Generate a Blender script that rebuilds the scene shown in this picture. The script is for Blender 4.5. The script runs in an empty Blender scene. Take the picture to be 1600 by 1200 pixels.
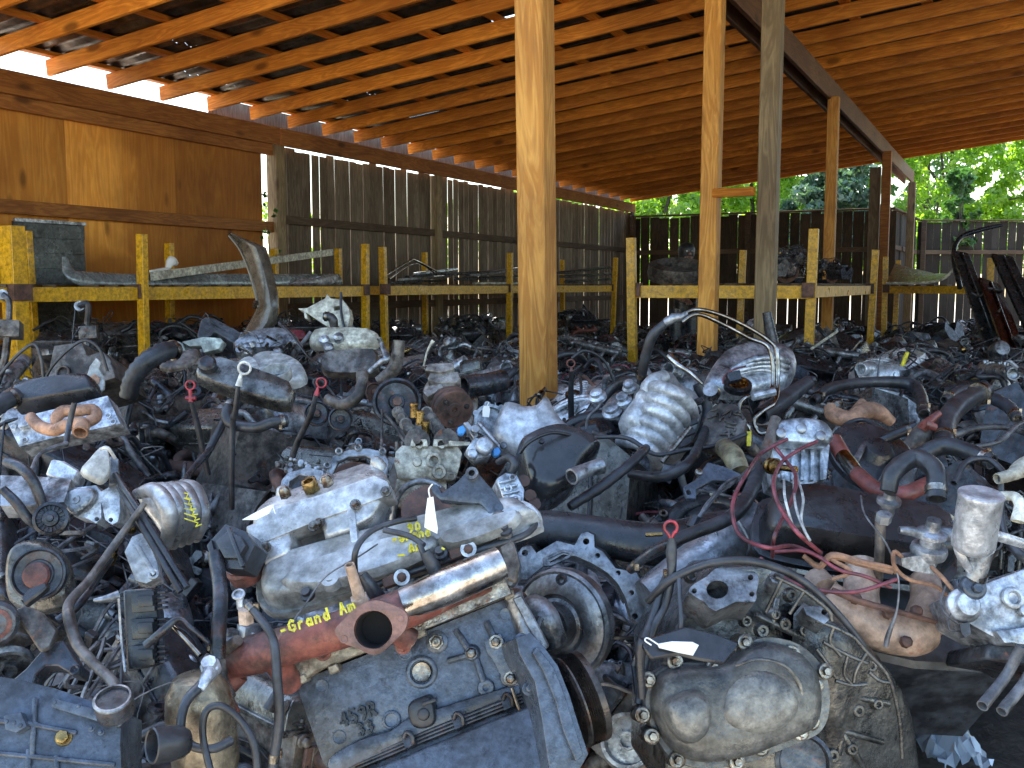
import bpy, bmesh, math, random
import numpy as np
from mathutils import Vector as V, Matrix, Euler
from mathutils.geometry import tessellate_polygon
R=math.radians
random.seed(7)
scene=bpy.context.scene
COL=scene.collection
# ---------------------------------------------------------------- camera
EYE=V((0,0,1.5)); FPX=1555.0; PITCH=math.atan(155/1555)
cam=bpy.data.cameras.new('camera'); camo=bpy.data.objects.new('camera',cam); COL.objects.link(camo)
cam.sensor_width=36; cam.lens=36*FPX/1600; cam.clip_start=.05; cam.clip_end=500
camo.location=EYE; camo.rotation_euler=(R(90)-PITCH,0,0); scene.camera=camo
# ---------------------------------------------------------------- light
SUN_EL=R(57); SUN_AZ=R(-14)    # azimuth from +Y towards +X
sd=V((math.cos(SUN_EL)*math.sin(SUN_AZ),math.cos(SUN_EL)*math.cos(SUN_AZ),math.sin(SUN_EL)))
w=bpy.data.worlds.new("World"); scene.world=w; w.use_nodes=True
nt=w.node_tree; sky=nt.nodes.new('ShaderNodeTexSky'); sky.sky_type='NISHITA'; sky.sun_disc=False
sky.sun_elevation=SUN_EL; sky.sun_rotation=SUN_AZ; sky.air_density=1.3; sky.dust_density=1.0
bg=nt.nodes['Background']; nt.links.new(sky.outputs[0],bg.inputs[0]); bg.inputs[1].default_value=.15
sl=bpy.data.lights.new('sun','SUN'); sl.energy=5; sl.angle=R(.5); sl.color=(1,.95,.87)
so=bpy.data.objects.new('sun',sl); COL.objects.link(so); so.rotation_euler=sd.to_track_quat('Z','Y').to_euler()
scene.view_settings.view_transform='Standard'; scene.view_settings.look='None'; scene.view_settings.gamma=1
scene.view_settings.exposure=1.88
scene.cycles.max_bounces=8; scene.cycles.diffuse_bounces=5; scene.cycles.use_denoising=True
scene.cycles.sample_clamp_indirect=6
# ---------------------------------------------------------------- projection helpers
CU=V((0,math.sin(PITCH),math.cos(PITCH))); CFW=V((0,math.cos(PITCH),-math.sin(PITCH))); CR=V((1,0,0))
def ray(px,py): return CR*((px-800)/FPX)+CU*(-(py-600)/FPX)+CFW
def P(px,py,Y):
    d=ray(px,py); return EYE+d*(Y/d.y)
class Frame:
    """a plane in the place: u right, v up, n towards the viewer side"""
    def __init__(s,px,py,Y,roll=0,tx=0,ty=0):
        s.o=P(px,py,Y); s.Y=Y
        m=Matrix.Rotation(R(roll),3,-CFW)
        u=m@CR; v=m@CU; n=u.cross(v)
        m=Matrix.Rotation(R(-tx),3,u); v=m@v; n=m@n
        m=Matrix.Rotation(R(ty),3,v); u=m@u; n=m@n
        s.u,s.v,s.n=u,v,n
    def hit(s,px,py,w=0):
        d=ray(px,py); o=s.o+s.n*w; t=(o-EYE).dot(s.n)/d.dot(s.n); return EYE+d*t
    def at(s,a,b,w=0): return s.o+s.u*a+s.v*b+s.n*w
    def m(s,px): return px*s.Y/FPX
    def mat(s):
        m=Matrix((s.u,s.v,s.n)).transposed().to_4x4(); m.translation=s.o; return m
# ---------------------------------------------------------------- mesh builder
class MB:
    def __init__(s): s.v=[]; s.f=[]
    def add(s,vs,fs):
        b=len(s.v); s.v.extend([tuple(x) for x in vs]); s.f.extend([tuple(i+b for i in f) for f in fs]); return s
    def box(s,c,size,rot=None):
        c=V(c); sx,sy,sz=[x/2 for x in size]; vs=[]
        for x in(-sx,sx):
            for y in(-sy,sy):
                for z in(-sz,sz):
                    p=V((x,y,z)); p=(rot@p) if rot else p; vs.append(c+p)
        return s.add(vs,[(0,1,3,2),(4,6,7,5),(0,4,5,1),(2,3,7,6),(0,2,6,4),(1,5,7,3)])
    def bar(s,p0,p1,w,h,up=V((0,0,1))):
        p0=V(p0);p1=V(p1);d=(p1-p0).normalized(); sd_=d.cross(up).normalized(); u=sd_.cross(d)
        a=sd_*w/2; b=u*h/2
        return s.add([p0-a-b,p0+a-b,p0+a+b,p0-a+b,p1-a-b,p1+a-b,p1+a+b,p1-a+b],[(0,1,2,3),(4,7,6,5),(0,4,5,1),(1,5,6,2),(2,6,7,3),(3,7,4,0)])
    def lathe(s,c,ax,prof,n=24,cap=True,ell=None):
        c=V(c); ax=V(ax).normalized(); t=ax.orthogonal().normalized(); b=ax.cross(t); vs=[]
        if ell: t=V(ell[0]); t=(t-ax*t.dot(ax)).normalized(); b=ax.cross(t)
        for r,h in prof:
            for k in range(n):
                a=2*math.pi*k/n; vs.append(c+ax*h+(t*math.cos(a)+b*math.sin(a)*(ell[1] if ell else 1))*r)
        fs=[]
        for i in range(len(prof)-1):
            for k in range(n):
                k2=(k+1)%n; fs.append((i*n+k,i*n+k2,(i+1)*n+k2,(i+1)*n+k))
        if cap:
            fs.append(tuple(range(n))[::-1]); fs.append(tuple((len(prof)-1)*n+k for k in range(n)))
        return s.add(vs,fs)
    def cyl(s,p0,p1,r0,r1=None,n=16):
        p0=V(p0);p1=V(p1); r1=r0 if r1 is None else r1
        return s.lathe(p0,p1-p0,[(r0,0),(r1,(p1-p0).length)],n)
    def gear(s,c,ax,r,h,teeth=60,d=.004):
        c=V(c); ax=V(ax).normalized(); t=ax.orthogonal().normalized(); b=ax.cross(t); n=teeth*2; vs=[]
        for hh in(0,h):
            for k in range(n):
                a=2*math.pi*k/n; rr=r if k%2 else r-d; vs.append(c+ax*hh+(t*math.cos(a)+b*math.sin(a))*rr)
        fs=[(k,(k+1)%n,n+(k+1)%n,n+k) for k in range(n)]+[tuple(range(n))[::-1],tuple(range(n,2*n))]
        return s.add(vs,fs)
    def tube(s,pts,r,n=10,seg=5,open_end=False,ribs=0,flat=1):
        pts=[V(p) for p in pts]
        rr=list(r) if hasattr(r,'__len__') else [r]*len(pts)
        P_,R_=[],[]
        if len(pts)>2 and seg>1:
            for i in range(len(pts)-1):
                a=pts[i-1] if i else pts[0]*2-pts[1]; b_=pts[i]; c=pts[i+1]; d=pts[i+2] if i+2<len(pts) else pts[-1]*2-pts[-2]
                for k in range(seg):
                    t=k/seg; P_.append(.5*((2*b_)+(c-a)*t+(2*a-5*b_+4*c-d)*t*t+(3*b_-a-3*c+d)*t**3)); R_.append(rr[i]*(1-t)+rr[i+1]*t)
            P_.append(pts[-1]);R_.append(rr[-1])
        else: P_,R_=pts,rr
        if ribs: R_=[x*(1+ribs*(i%2)) for i,x in enumerate(R_)]
        vs=[];prev=None;m=len(P_)
        for i in range(m):
            d=(P_[min(i+1,m-1)]-P_[max(i-1,0)])
            d=d.normalized() if d.length>1e-9 else V((0,0,1))
            if prev is None: t=d.orthogonal().normalized()
            else:
                t=prev-d*prev.dot(d); t=t.normalized() if t.length>1e-6 else d.orthogonal().normalized()
            prev=t;b=d.cross(t)
            for k in range(n):
                a=2*math.pi*k/n; vs.append(P_[i]+(t*math.cos(a)+b*math.sin(a)*flat)*R_[i])
        fs=[(i*n+k,i*n+(k+1)%n,(i+1)*n+(k+1)%n,(i+1)*n+k) for i in range(m-1) for k in range(n)]
        if open_end:   # hollow mouth at the last point (and first)
            for e,(i0,sg) in enumerate(((m-1,1),(0,-1))):
                d=(P_[-1]-P_[-2]).normalized() if e==0 else (P_[0]-P_[1]).normalized()
                base=len(vs); c=P_[i0]
                for kk,(q,dd) in enumerate(((.78,0),(.74,-2.2*R_[i0]))):
                    for k in range(n): vs.append(c+(V(vs[i0*n+k])-c)*q+d*dd)
                for k in range(n):
                    k2=(k+1)%n
                    fs.append((i0*n+k,i0*n+k2,base+k2,base+k)); fs.append((base+k,base+k2,base+n+k2,base+n+k))
                fs.append(tuple(base+n+k for k in range(n)))
        else: fs+= [tuple(range(n))[::-1],tuple((m-1)*n+k for k in range(n))]
        return s.add(vs,fs)
    def prism(s,front,nv,depth,holes=None):
        front=[V(p) for p in front]; n=len(front); nv=V(nv).normalized()
        back=[p-nv*depth for p in front]
        # orientation
        ar=V((0,0,0))
        for i in range(n): ar+=front[i].cross(front[(i+1)%n])
        if ar.dot(nv)<0: front.reverse(); back.reverse()
        loops=[front]; bl=[back]
        for h in holes or []:
            h=[V(p) for p in h]; ar=V((0,0,0))
            for i in range(len(h)): ar+=h[i].cross(h[(i+1)%len(h)])
            if ar.dot(nv)>0: h.reverse()
            loops.append(h); bl.append([p-nv*depth for p in h])
        vs=[p for l in loops for p in l]; N=len(vs); tri=tessellate_polygon(loops)
        fs=[]
        for t in tri:
            a,b,c=t; nn=(vs[b]-vs[a]).cross(vs[c]-vs[a])
            if nn.dot(nv)<0: a,c=c,a
            fs.append((a,b,c)); fs.append((a+N,c+N,b+N))
        allv=vs+[p for l in bl for p in l]; o=0
        for l in loops:
            m=len(l)
            for i in range(m):
                j=(i+1)%m; fs.append((o+i,o+i+N,o+j+N,o+j))
            o+=m
        return s.add(allv,fs)
    def pillow(s,front,nv,depth,prof=((1,0),(.97,.55),(.88,.85),(.7,1),(0.35,1.04)),c=None):
        """closed outline domed towards nv: prof = (scale, height share)"""
        front=[V(p) for p in front]; nv=V(nv).normalized(); n=len(front)
        ar=V((0,0,0))
        for i in range(n): ar+=front[i].cross(front[(i+1)%n])
        if ar.dot(nv)<0: front.reverse()
        c=c or sum(front,V((0,0,0)))/n; vs=[];fs=[]
        for sc,h in prof:
            for p in front: vs.append(c+(p-c)*sc+nv*depth*h)
        for i in range(len(prof)-1):
            for k in range(n):
                k2=(k+1)%n; fs.append((i*n+k,i*n+k2,(i+1)*n+k2,(i+1)*n+k))
        fs.append(tuple((len(prof)-1)*n+k for k in range(n))); fs.append(tuple(range(n))[::-1])
        return s.add(vs,fs)
    def bolt(s,c,ax,r=.008,h=.008,washer=True):
        c=V(c); ax=V(ax).normalized()
        if washer: s.lathe(c,ax,[(r*1.45,-.002),(r*1.45,h*.25)],12)
        s.lathe(c+ax*h*.25,ax,[(r,0),(r,h*.7),(r*.8,h)],6); return s
    def rough(s,amp,scale=8,seed=0):
        from mathutils import noise
        s.v=[tuple(V(p)+noise.noise_vector(V(p)*scale+V((seed,0,0)))*amp) for p in s.v]; return s
def smooth_poly(pts,seg=4):
    """closed Catmull-Rom through 2-D points"""
    out=[];n=len(pts)
    for i in range(n):
        a,b,c,d=[V((*pts[(i+j)%n],0)) for j in(-1,0,1,2)]
        for k in range(seg):
            t=k/seg; q=.5*((2*b)+(c-a)*t+(2*a-5*b+4*c-d)*t*t+(3*b-a-3*c+d)*t**3); out.append((q.x,q.y))
    return out
def circ(cx,cy,r,n=20,ry=None): return [(cx+r*math.cos(2*math.pi*k/n),cy+(ry or r)*math.sin(2*math.pi*k/n)) for k in range(n)]
def wloc(o):
    p=V((0,0,0))
    while o is not None: p=p+o.location; o=o.parent
    return p
def obj(name,mb,mat,parent=None,bevel=0,smooth=35,seg=1,loc=None):
    me=bpy.data.meshes.new(name)
    off=V(loc) if loc is not None else (wloc(parent) if parent is not None else V((0,0,0)))
    root_is_world=True
    vs=[(a-off.x,b-off.y,c-off.z) for a,b,c in mb.v]
    me.from_pydata(vs,[],mb.f); me.validate()
    if bevel:
        bm=bmesh.new(); bm.from_mesh(me); bmesh.ops.remove_doubles(bm,verts=bm.verts,dist=1e-5)
        es=[e for e in bm.edges if len(e.link_faces)==2 and e.calc_face_angle(0)>R(32)]
        try: bmesh.ops.bevel(bm,geom=es,offset=bevel,segments=seg,profile=.6,affect='EDGES',clamp_overlap=True)
        except Exception: pass
        bm.to_mesh(me); bm.free()
    for p in me.polygons: p.use_smooth=True
    me.set_sharp_from_angle(angle=R(smooth))
    mats=mat if isinstance(mat,(list,tuple)) else [mat]
    for m in mats: me.materials.append(m)
    o=bpy.data.objects.new(name,me); COL.objects.link(o)
    if parent is not None:
        o.parent=parent
        if loc is not None:
            o.location=off-wloc(parent)
    else: o.location=off
    return o
def tag(o,label=None,cat=None,group=None,kind=None):
    if label:o['label']=label
    if cat:o['category']=cat
    if group:o['group']=group
    if kind:o['kind']=kind
    return o
def thing(name,label,cat,loc,group=None):
    o=bpy.data.objects.new(name,None); COL.objects.link(o); o.location=V(loc); o.empty_display_size=.1
    o.matrix_world=Matrix.Translation(V(loc))
    return tag(o,label,cat,group)
def solo(name,label,cat,mb,mat,bevel=0,smooth=35,group=None):
    """a thing that is one mesh, its origin at its own base"""
    a=np.array(mb.v); c=(a.min(0)+a.max(0))/2; c[2]=a[:,2].min()
    o=obj(name,mb,mat,None,bevel,smooth,loc=V(c)); return tag(o,label,cat,group)
# ---------------------------------------------------------------- materials
def nodes(name):
    m=bpy.data.materials.new(name); m.use_nodes=True; t=m.node_tree; return m,t,t.nodes['Principled BSDF']
def N(t,kind,**kw):
    n=t.nodes.new(kind)
    for k,v in kw.items():
        if k in n.inputs.keys(): n.inputs[k].default_value=v
        else: setattr(n,k,v)
    return n
def ramp(t,src,stops):
    r=t.nodes.new('ShaderNodeValToRGB'); e=r.color_ramp.elements
    while len(e)<len(stops): e.new(.5)
    for i,(p,c) in enumerate(stops):
        e[i].position=p; e[i].color=(*c,1) if len(c)==3 else c
    t.links.new(src,r.inputs[0]); return r.outputs[0]
def mixc(t,f,a,b,mode='MIX'):
    n=t.nodes.new('ShaderNodeMix'); n.data_type='RGBA'; n.blend_type=mode
    for i,x in((0,f),(6,a),(7,b)):
        if hasattr(x,'links') or isinstance(x,bpy.types.NodeSocket): t.links.new(x,n.inputs[i])
        else: n.inputs[i].default_value=x if i==0 else (*x,1)
    return n.outputs[2]
def grime(name,base,dirt=None,metal=.6,rough=.45,scale=9,amount=.5,rust=0,bump=.25,vary=.25,dust=.25,spec=.5,fine=90,rustcol=(.22,.075,.03),speck=1):
    """worn workshop surface: base, grease, rust, a film of dust on what faces up"""
    m,t,b=nodes(name); L=t.links
    tc=N(t,'ShaderNodeTexCoord'); oi=N(t,'ShaderNodeObjectInfo')
    ad=N(t,'ShaderNodeVectorMath',operation='ADD'); L.new(tc.outputs['Object'],ad.inputs[0])
    sc=N(t,'ShaderNodeVectorMath',operation='SCALE'); sc.inputs[0].default_value=(37,17,53); L.new(oi.outputs['Random'],sc.inputs['Scale']); L.new(sc.outputs[0],ad.inputs[1])
    def noise(s,d=6,r=.6):
        n=N(t,'ShaderNodeTexNoise'); n.inputs['Scale'].default_value=s; n.inputs['Detail'].default_value=d; n.inputs['Roughness'].default_value=r; L.new(ad.outputs[0],n.inputs['Vector']); return n.outputs[0]
    dust*=.5; rough=max(.12,rough-.09); spec=.65; metal=min(1,metal*1.25) if metal>=.3 else metal; bump*=1.5
    dirt=tuple(x*.62 for x in (dirt or tuple(x*.3 for x in base))); base=tuple(x*.88 for x in base)
    n1=noise(scale,7,.65); lo=.5-.22*amount*1.4
    f=ramp(t,n1,[(max(0,.62-.35*amount-.06),(0,0,0)),(.62-.35*amount+.12,(1,1,1))])
    inv=mixc(t,f,dirt,base)
    if rust>0:
        n2=noise(scale*1.7+3,8,.7); fr=ramp(t,n2,[(.66-.35*rust,(0,0,0)),(.74-.3*rust,(1,1,1))]); inv=mixc(t,fr,inv,rustcol)
        n3=noise(scale*5,5); inv=mixc(t,ramp(t,n3,[(.5,(0,0,0)),(.9,(.8,.8,.8))]),inv,tuple(x*.55 for x in rustcol))
    # value variation
    n4=noise(fine*.4,5,.7); inv=mixc(t,.8,inv,mixc(t,1,inv,ramp(t,n4,[(.34,(.4,.4,.4)),(.64,(1.3,1.3,1.3))]),'MULTIPLY'))
    n6=noise(fine*.26,8,.75); inv=mixc(t,ramp(t,n6,[(.56,(0,0,0)),(.66,(min(1,(.25+amount)*speck),)*3)]),inv,tuple(x*.45 for x in dirt))
    if vary:
        rv=ramp(t,oi.outputs['Random'],[(0,(1-vary,)*3),(1,(1+vary,)*3)]); inv=mixc(t,1,inv,rv,'MULTIPLY')
    if dust:
        ge=N(t,'ShaderNodeNewGeometry'); sx=N(t,'ShaderNodeSeparateXYZ'); L.new(ge.outputs['Normal'],sx.inputs[0])
        up=ramp(t,sx.outputs[2],[(.35,(0,0,0)),(1,(dust,)*3)]); n5=ramp(t,noise(scale*2.2,6,.7),[(.35,(0,0,0)),(.65,(1,1,1))])
        inv=mixc(t,mixc(t,1,up,n5,'MULTIPLY'),inv,(.22,.23,.24))
    L.new(inv,b.inputs['Base Color'])
    b.inputs['Metallic'].default_value=metal; b.inputs['Specular IOR Level'].default_value=spec
    L.new(ramp(t,noise(scale*3,5),[(.3,(max(.05,rough-.16),)*3),(.75,(min(1,rough+.25),)*3)]),b.inputs['Roughness'])
    if bump:
        bn=N(t,'ShaderNodeBump'); bn.inputs['Strength'].default_value=bump; bn.inputs['Distance'].default_value=.004
        ma=N(t,'ShaderNodeMath',operation='ADD'); L.new(noise(fine,4,.6),ma.inputs[0]); L.new(n1,ma.inputs[1]); L.new(ma.outputs[0],bn.inputs['Height']); L.new(bn.outputs[0],b.inputs['Normal'])
    return m
def wood(name,c1,c2,c3,rough=.6,grain=1.0,knots=True,island=0.0,axis=0,stain=None,bump=.3):
    """boards: grain runs along the object's own x (axis=0) or z (axis=2)"""
    m,t,b=nodes(name); L=t.links
    tc=N(t,'ShaderNodeTexCoord'); oi=N(t,'ShaderNodeObjectInfo'); ge=N(t,'ShaderNodeNewGeometry')
    ad=N(t,'ShaderNodeVectorMath',operation='ADD'); L.new(tc.outputs['Object'],ad.inputs[0])
    sc=N(t,'ShaderNodeVectorMath',operation='SCALE'); sc.inputs[0].default_value=(31,13,47)
    sm=N(t,'ShaderNodeMath',operation='ADD'); L.new(oi.outputs['Random'],sm.inputs[0]); L.new(ge.outputs['Random Per Island'],sm.inputs[1]) 
    if not island: sm.inputs[1].default_value=0; [L.remove(l) for l in list(sm.inputs[1].links)]
    L.new(sm.outputs[0],sc.inputs['Scale']); L.new(sc.outputs[0],ad.inputs[1])
    mp=N(t,'ShaderNodeMapping'); mp.inputs['Scale'].default_value=((.12,1,1),None,(1,1,.12))[axis]; L.new(ad.outputs[0],mp.inputs[0])
    n1=N(t,'ShaderNodeTexNoise'); n1.inputs['Scale'].default_value=9*grain; n1.inputs['Detail'].default_value=5; n1.inputs['Distortion'].default_value=.8; L.new(mp.outputs[0],n1.inputs['Vector'])
    # rings: fold the noise
    mu=N(t,'ShaderNodeMath',operation='MULTIPLY'); mu.inputs[1].default_value=9; L.new(n1.outputs[0],mu.inputs[0])
    fr=N(t,'ShaderNodeMath',operation='PINGPONG'); fr.inputs[1].default_value=.5; L.new(mu.outputs[0],fr.inputs[0])
    n2=N(t,'ShaderNodeTexNoise'); n2.inputs['Scale'].default_value=60*grain; n2.inputs['Detail'].default_value=4; L.new(mp.outputs[0],n2.inputs['Vector'])
    a=mixc(t,ramp(t,fr.outputs[0],[(.1,(0,0,0)),(.5,(1,1,1))]),c2,c1)
    a=mixc(t,ramp(t,n2.outputs[0],[(.45,(0,0,0)),(.75,(.55,.55,.55))]),a,c3)
    if knots:
        vo=N(t,'ShaderNodeTexVoronoi'); vo.inputs['Scale'].default_value=2.6; mk=N(t,'ShaderNodeMapping'); mk.inputs['Scale'].default_value=((.55,1.3,1.3),None,(1.3,1.3,.55))[axis]; L.new(ad.outputs[0],mk.inputs[0]); L.new(mk.outputs[0],vo.inputs['Vector'])
        a=mixc(t,ramp(t,vo.outputs['Distance'],[(.07,(.9,.9,.9)),(.15,(0,0,0))]),a,tuple(x*.35 for x in c2))
    n3=N(t,'ShaderNodeTexNoise'); n3.inputs['Scale'].default_value=1.6; n3.inputs['Detail'].default_value=6; L.new(ad.outputs[0],n3.inputs['Vector'])
    a=mixc(t,1,a,ramp(t,n3.outputs[0],[(.3,(.68,.62,.58)),(.65,(1.12,1.12,1.1))]),'MULTIPLY')
    rs=N(t,'ShaderNodeMath',operation='FRACT'); m9=N(t,'ShaderNodeMath',operation='MULTIPLY'); m9.inputs[1].default_value=7.31; L.new(sm.outputs[0],m9.inputs[0]); L.new(m9.outputs[0],rs.inputs[0])
    a=mixc(t,1,a,ramp(t,rs.outputs[0],[(0,(.72,.68,.64)),(1,(1.18,1.16,1.14))]),'MULTIPLY')
    if stain: a=stain(t,tc,a)
    L.new(a,b.inputs['Base Color']); b.inputs['Roughness'].default_value=rough; b.inputs['Specular IOR Level'].default_value=.3
    bn=N(t,'ShaderNodeBump'); bn.inputs['Strength'].default_value=bump; bn.inputs['Distance'].default_value=.003; L.new(fr.outputs[0],bn.inputs['Height']); L.new(bn.outputs[0],b.inputs['Normal'])
    return m
def glossless(name,col,rough=.5,metal=0):
    m,t,b=nodes(name); b.inputs['Base Color'].default_value=(*col,1); b.inputs['Roughness'].default_value=rough; b.inputs['Metallic'].default_value=metal; return m
M={}
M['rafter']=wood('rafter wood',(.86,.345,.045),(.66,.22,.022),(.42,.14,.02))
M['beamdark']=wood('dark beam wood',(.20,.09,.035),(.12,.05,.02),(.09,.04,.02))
M['header']=wood('header wood',(.46,.20,.05),(.32,.12,.03),(.2,.08,.03))
M['post']=wood('post wood',(.86,.46,.11),(.64,.29,.055),(.40,.19,.06),axis=2,grain=1.0,bump=.5)
M['postgrey']=wood('weathered post wood',(.36,.28,.16),(.22,.16,.09),(.18,.15,.10),axis=2)
M['picketshade']=wood('shaded fence wood',(.095,.07,.05),(.06,.045,.033),(.05,.04,.03),axis=2,island=1,rough=.85,knots=False)  # fence wood with the far end's shade put into its colour
M['picketdeepshade']=wood('deep shade fence wood',(.05,.045,.04),(.035,.03,.026),(.03,.026,.022),axis=2,island=1,rough=.85,knots=False)  # darker again: deep shade of the far right put into the wood colour
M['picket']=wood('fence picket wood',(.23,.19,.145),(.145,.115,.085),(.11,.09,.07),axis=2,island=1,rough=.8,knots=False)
M['rail']=wood('fence rail wood',(.15,.11,.075),(.10,.07,.05),(.07,.055,.04),rough=.8)
M['roof']=grime('roofing sheet',(.17,.135,.11),(.06,.05,.045),metal=.5,rough=.5,scale=2,rust=.1,vary=.1,dust=0,fine=20)
def ystain(t,tc,a):
    sx=N(t,'ShaderNodeSeparateXYZ'); t.links.new(tc.outputs['Object'],sx.inputs[0]); return a
M['yellow']=grime('yellow rack paint',(.86,.47,.008),(1.15,.62,.012),speck=0,metal=0,rough=.45,scale=3,amount=.12,rust=.02,vary=.08,dust=0,bump=.1)
M['tag']=glossless('paper tag',(.85,.84,.80),.7)
M['silver']=grime('cast aluminium',(.76,.81,.87),(.36,.38,.41),metal=.55,rough=.5,amount=.45,vary=.12,dust=.3)
M['silverc']=grime('clean aluminium',(.96,.98,1.0),(.9,.92,.95),speck=.15,metal=.45,rough=.42,amount=.2,vary=.1,dust=.15)
M['alu']=grime('dirty aluminium',(.42,.44,.46),(.12,.125,.13),metal=.6,rough=.48,amount=.6,rust=.04,dust=.35)
M['iron']=grime('greasy cast iron',(.075,.085,.10),(.020,.022,.026),metal=.35,rough=.4,amount=.5,rust=.1,dust=.3)
M['block']=grime('painted engine block',(.10,.125,.165),(.05,.053,.06),metal=.25,rough=.36,scale=6,amount=.55,vary=.15,dust=.2,bump=.16,fine=160)
M['brown']=grime('brown grimy casting',(.22,.195,.17),(.07,.062,.055),metal=.3,rough=.6,amount=.5,rust=.15,dust=.4)
M['rust']=grime('rusty iron',(.20,.10,.07),(.09,.05,.04),metal=.1,rough=.75,scale=12,rust=.25,dust=.15,rustcol=(.26,.12,.07))
M['redrust']=grime('red rusted manifold',(.28,.085,.06),(.15,.065,.055),metal=.15,rough=.6,scale=9,rust=.12,dust=.2,rustcol=(.36,.22,.16))
M['tan']=grime('tan baked manifold',(.86,.66,.52),(.75,.52,.38),metal=.1,rough=.6,scale=6,amount=.25,rust=.12,dust=.05,rustcol=(.33,.15,.09),speck=.15)
M['orange']=grime('orange rusted pipe',(.50,.27,.16),(.30,.15,.09),metal=.05,rough=.75,scale=10,dust=.1)
M['rubber']=grime('black rubber',(.04,.045,.055),(.016,.016,.018),metal=0,rough=.5,scale=14,dust=.35,bump=.12,vary=.3)
M['plastic']=grime('black plastic',(.028,.03,.035),(.014,.014,.016),metal=0,rough=.38,scale=8,dust=.3,bump=.15)
M['bolt']=grime('worn bolt steel',(.45,.42,.36),(.16,.12,.09),metal=.8,rough=.4,scale=30,rust=.2,dust=0)
M['brass']=grime('brass fitting',(.55,.36,.13),(.25,.15,.06),metal=.9,rough=.35,scale=25)
M['chrome']=grime('chrome plating',(.82,.82,.80),(.4,.36,.3),metal=1,rough=.2,scale=10,amount=.25,rust=.12,dust=.1,bump=.08)
M['red']=grime('red plastic',(.66,.035,.06),(.38,.03,.05),metal=0,rough=.45,scale=30,amount=.3,dust=.4,speck=.4)
M['white']=grime('white plastic',(.88,.90,.88),(.75,.75,.70),speck=.2,metal=0,rough=.5,amount=.25,dust=.1,bump=.1)
M['cream']=grime('cream plastic',(.78,.76,.62),(.60,.56,.44),speck=.2,metal=0,rough=.55,amount=.35,dust=.2,bump=.1)
M['redhose']=grime('red silicone hose',(.34,.085,.065),(.20,.06,.05),metal=0,rough=.5,scale=12,dust=.25)
M['pinkwire']=grime('red wire sleeve',(.30,.06,.08),(.17,.05,.06),metal=0,rough=.5,scale=20,dust=.15,bump=.05)
M['wire']=grime('grey wire sleeve',(.20,.20,.21),(.06,.06,.065),metal=0,rough=.5,scale=16,dust=.2,bump=.05)
M['yellowpaint']=grime('yellow marker paint',(1.0,.88,.03),(1.2,1.0,.05),metal=0,rough=.6,scale=60,amount=.3,dust=0,speck=.3,vary=0)
M['greasy']=grime('greasy dark aluminium',(.20,.195,.18),(.035,.035,.037),metal=.55,rough=.34,scale=7,amount=.65,dust=.2,bump=.3)
M['blue']=glossless('blue plastic',(.08,.33,.75),.4)
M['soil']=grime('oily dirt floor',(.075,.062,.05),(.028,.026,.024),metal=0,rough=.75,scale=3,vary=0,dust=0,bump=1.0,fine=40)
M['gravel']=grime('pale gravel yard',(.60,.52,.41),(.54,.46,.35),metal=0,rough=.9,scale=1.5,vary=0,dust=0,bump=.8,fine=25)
# ================================================================ the shed
D1=V((.448,.894,0)).normalized(); D2=V((D1.y,-D1.x,0)); UP=V((0,0,1))
CN=V((2.45,20.6,0))                       # far corner of the long side
def S(s,t,z=0): return CN-D1*s+D2*t+UP*z  # s back along the long side, t away from it
SL=.112; EAVE=3.15                        # rafter underside at the long side
def rz(t): return EAVE+SL*t
g=MB()
g.add([(-60,-50,0),(90,-50,0),(90,90,0),(-60,90,0)],[(0,1,2,3)])
tag(obj('ground',g,M['gravel']),kind='structure')
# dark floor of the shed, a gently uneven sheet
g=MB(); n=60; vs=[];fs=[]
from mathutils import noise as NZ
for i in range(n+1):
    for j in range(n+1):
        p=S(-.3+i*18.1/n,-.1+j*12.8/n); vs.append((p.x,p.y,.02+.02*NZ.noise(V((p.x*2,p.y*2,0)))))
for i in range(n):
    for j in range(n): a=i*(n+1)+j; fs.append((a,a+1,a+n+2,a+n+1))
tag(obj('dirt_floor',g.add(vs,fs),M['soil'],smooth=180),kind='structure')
shed=thing('open_shed','long open sided timber shed with orange rafters under a dark sheet roof','shed',S(8,0))
def board(name,p0,p1,wd,h,mat,parent=shed,bev=.004):
    """board between two points, its own x along it"""
    p0=V(p0);p1=V(p1);L=(p1-p0).length; mb=MB().box((L/2,0,0),(L,wd,h))
    o=obj(name,mb,mat,None,bev,loc=V((0,0,0))); x=(p1-p0).normalized()
    ref=UP if abs(x.z)<.9 else D2
    y=ref.cross(x).normalized(); z=x.cross(y); m=Matrix((x,y,z)).transposed().to_4x4(); m.translation=p0-(parent.matrix_world.translation if parent else V((0,0,0)))
    o.matrix_basis=m
    if parent: o.parent=parent
    return o
def post(name,x,y,z0,z1,sx,sy,ang,mat,parent=shed,lean=(0,0),bev=.006):
    mb=MB().box((0,0,(z1-z0)/2),(sx,sy,z1-z0)); o=obj(name,mb,mat,None,bev,loc=V((0,0,0)))
    m=Matrix.Translation(V((x,y,z0))-(parent.matrix_world.translation if parent else V((0,0,0))))@Matrix.Rotation(lean[0],4,'Y')@Matrix.Rotation(lean[1],4,'X')@Matrix.Rotation(ang,4,'Z'); o.matrix_basis=m
    if parent: o.parent=parent
    return o
ANG=-math.atan2(D1.x,D1.y)
RS=[13.78+.6*k for k in range(6)]; s=13.78-.6
while s>-.1: RS.append(s); s-=.6
TEND=12.4; SFRONT=max(RS)
proto=None
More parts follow.
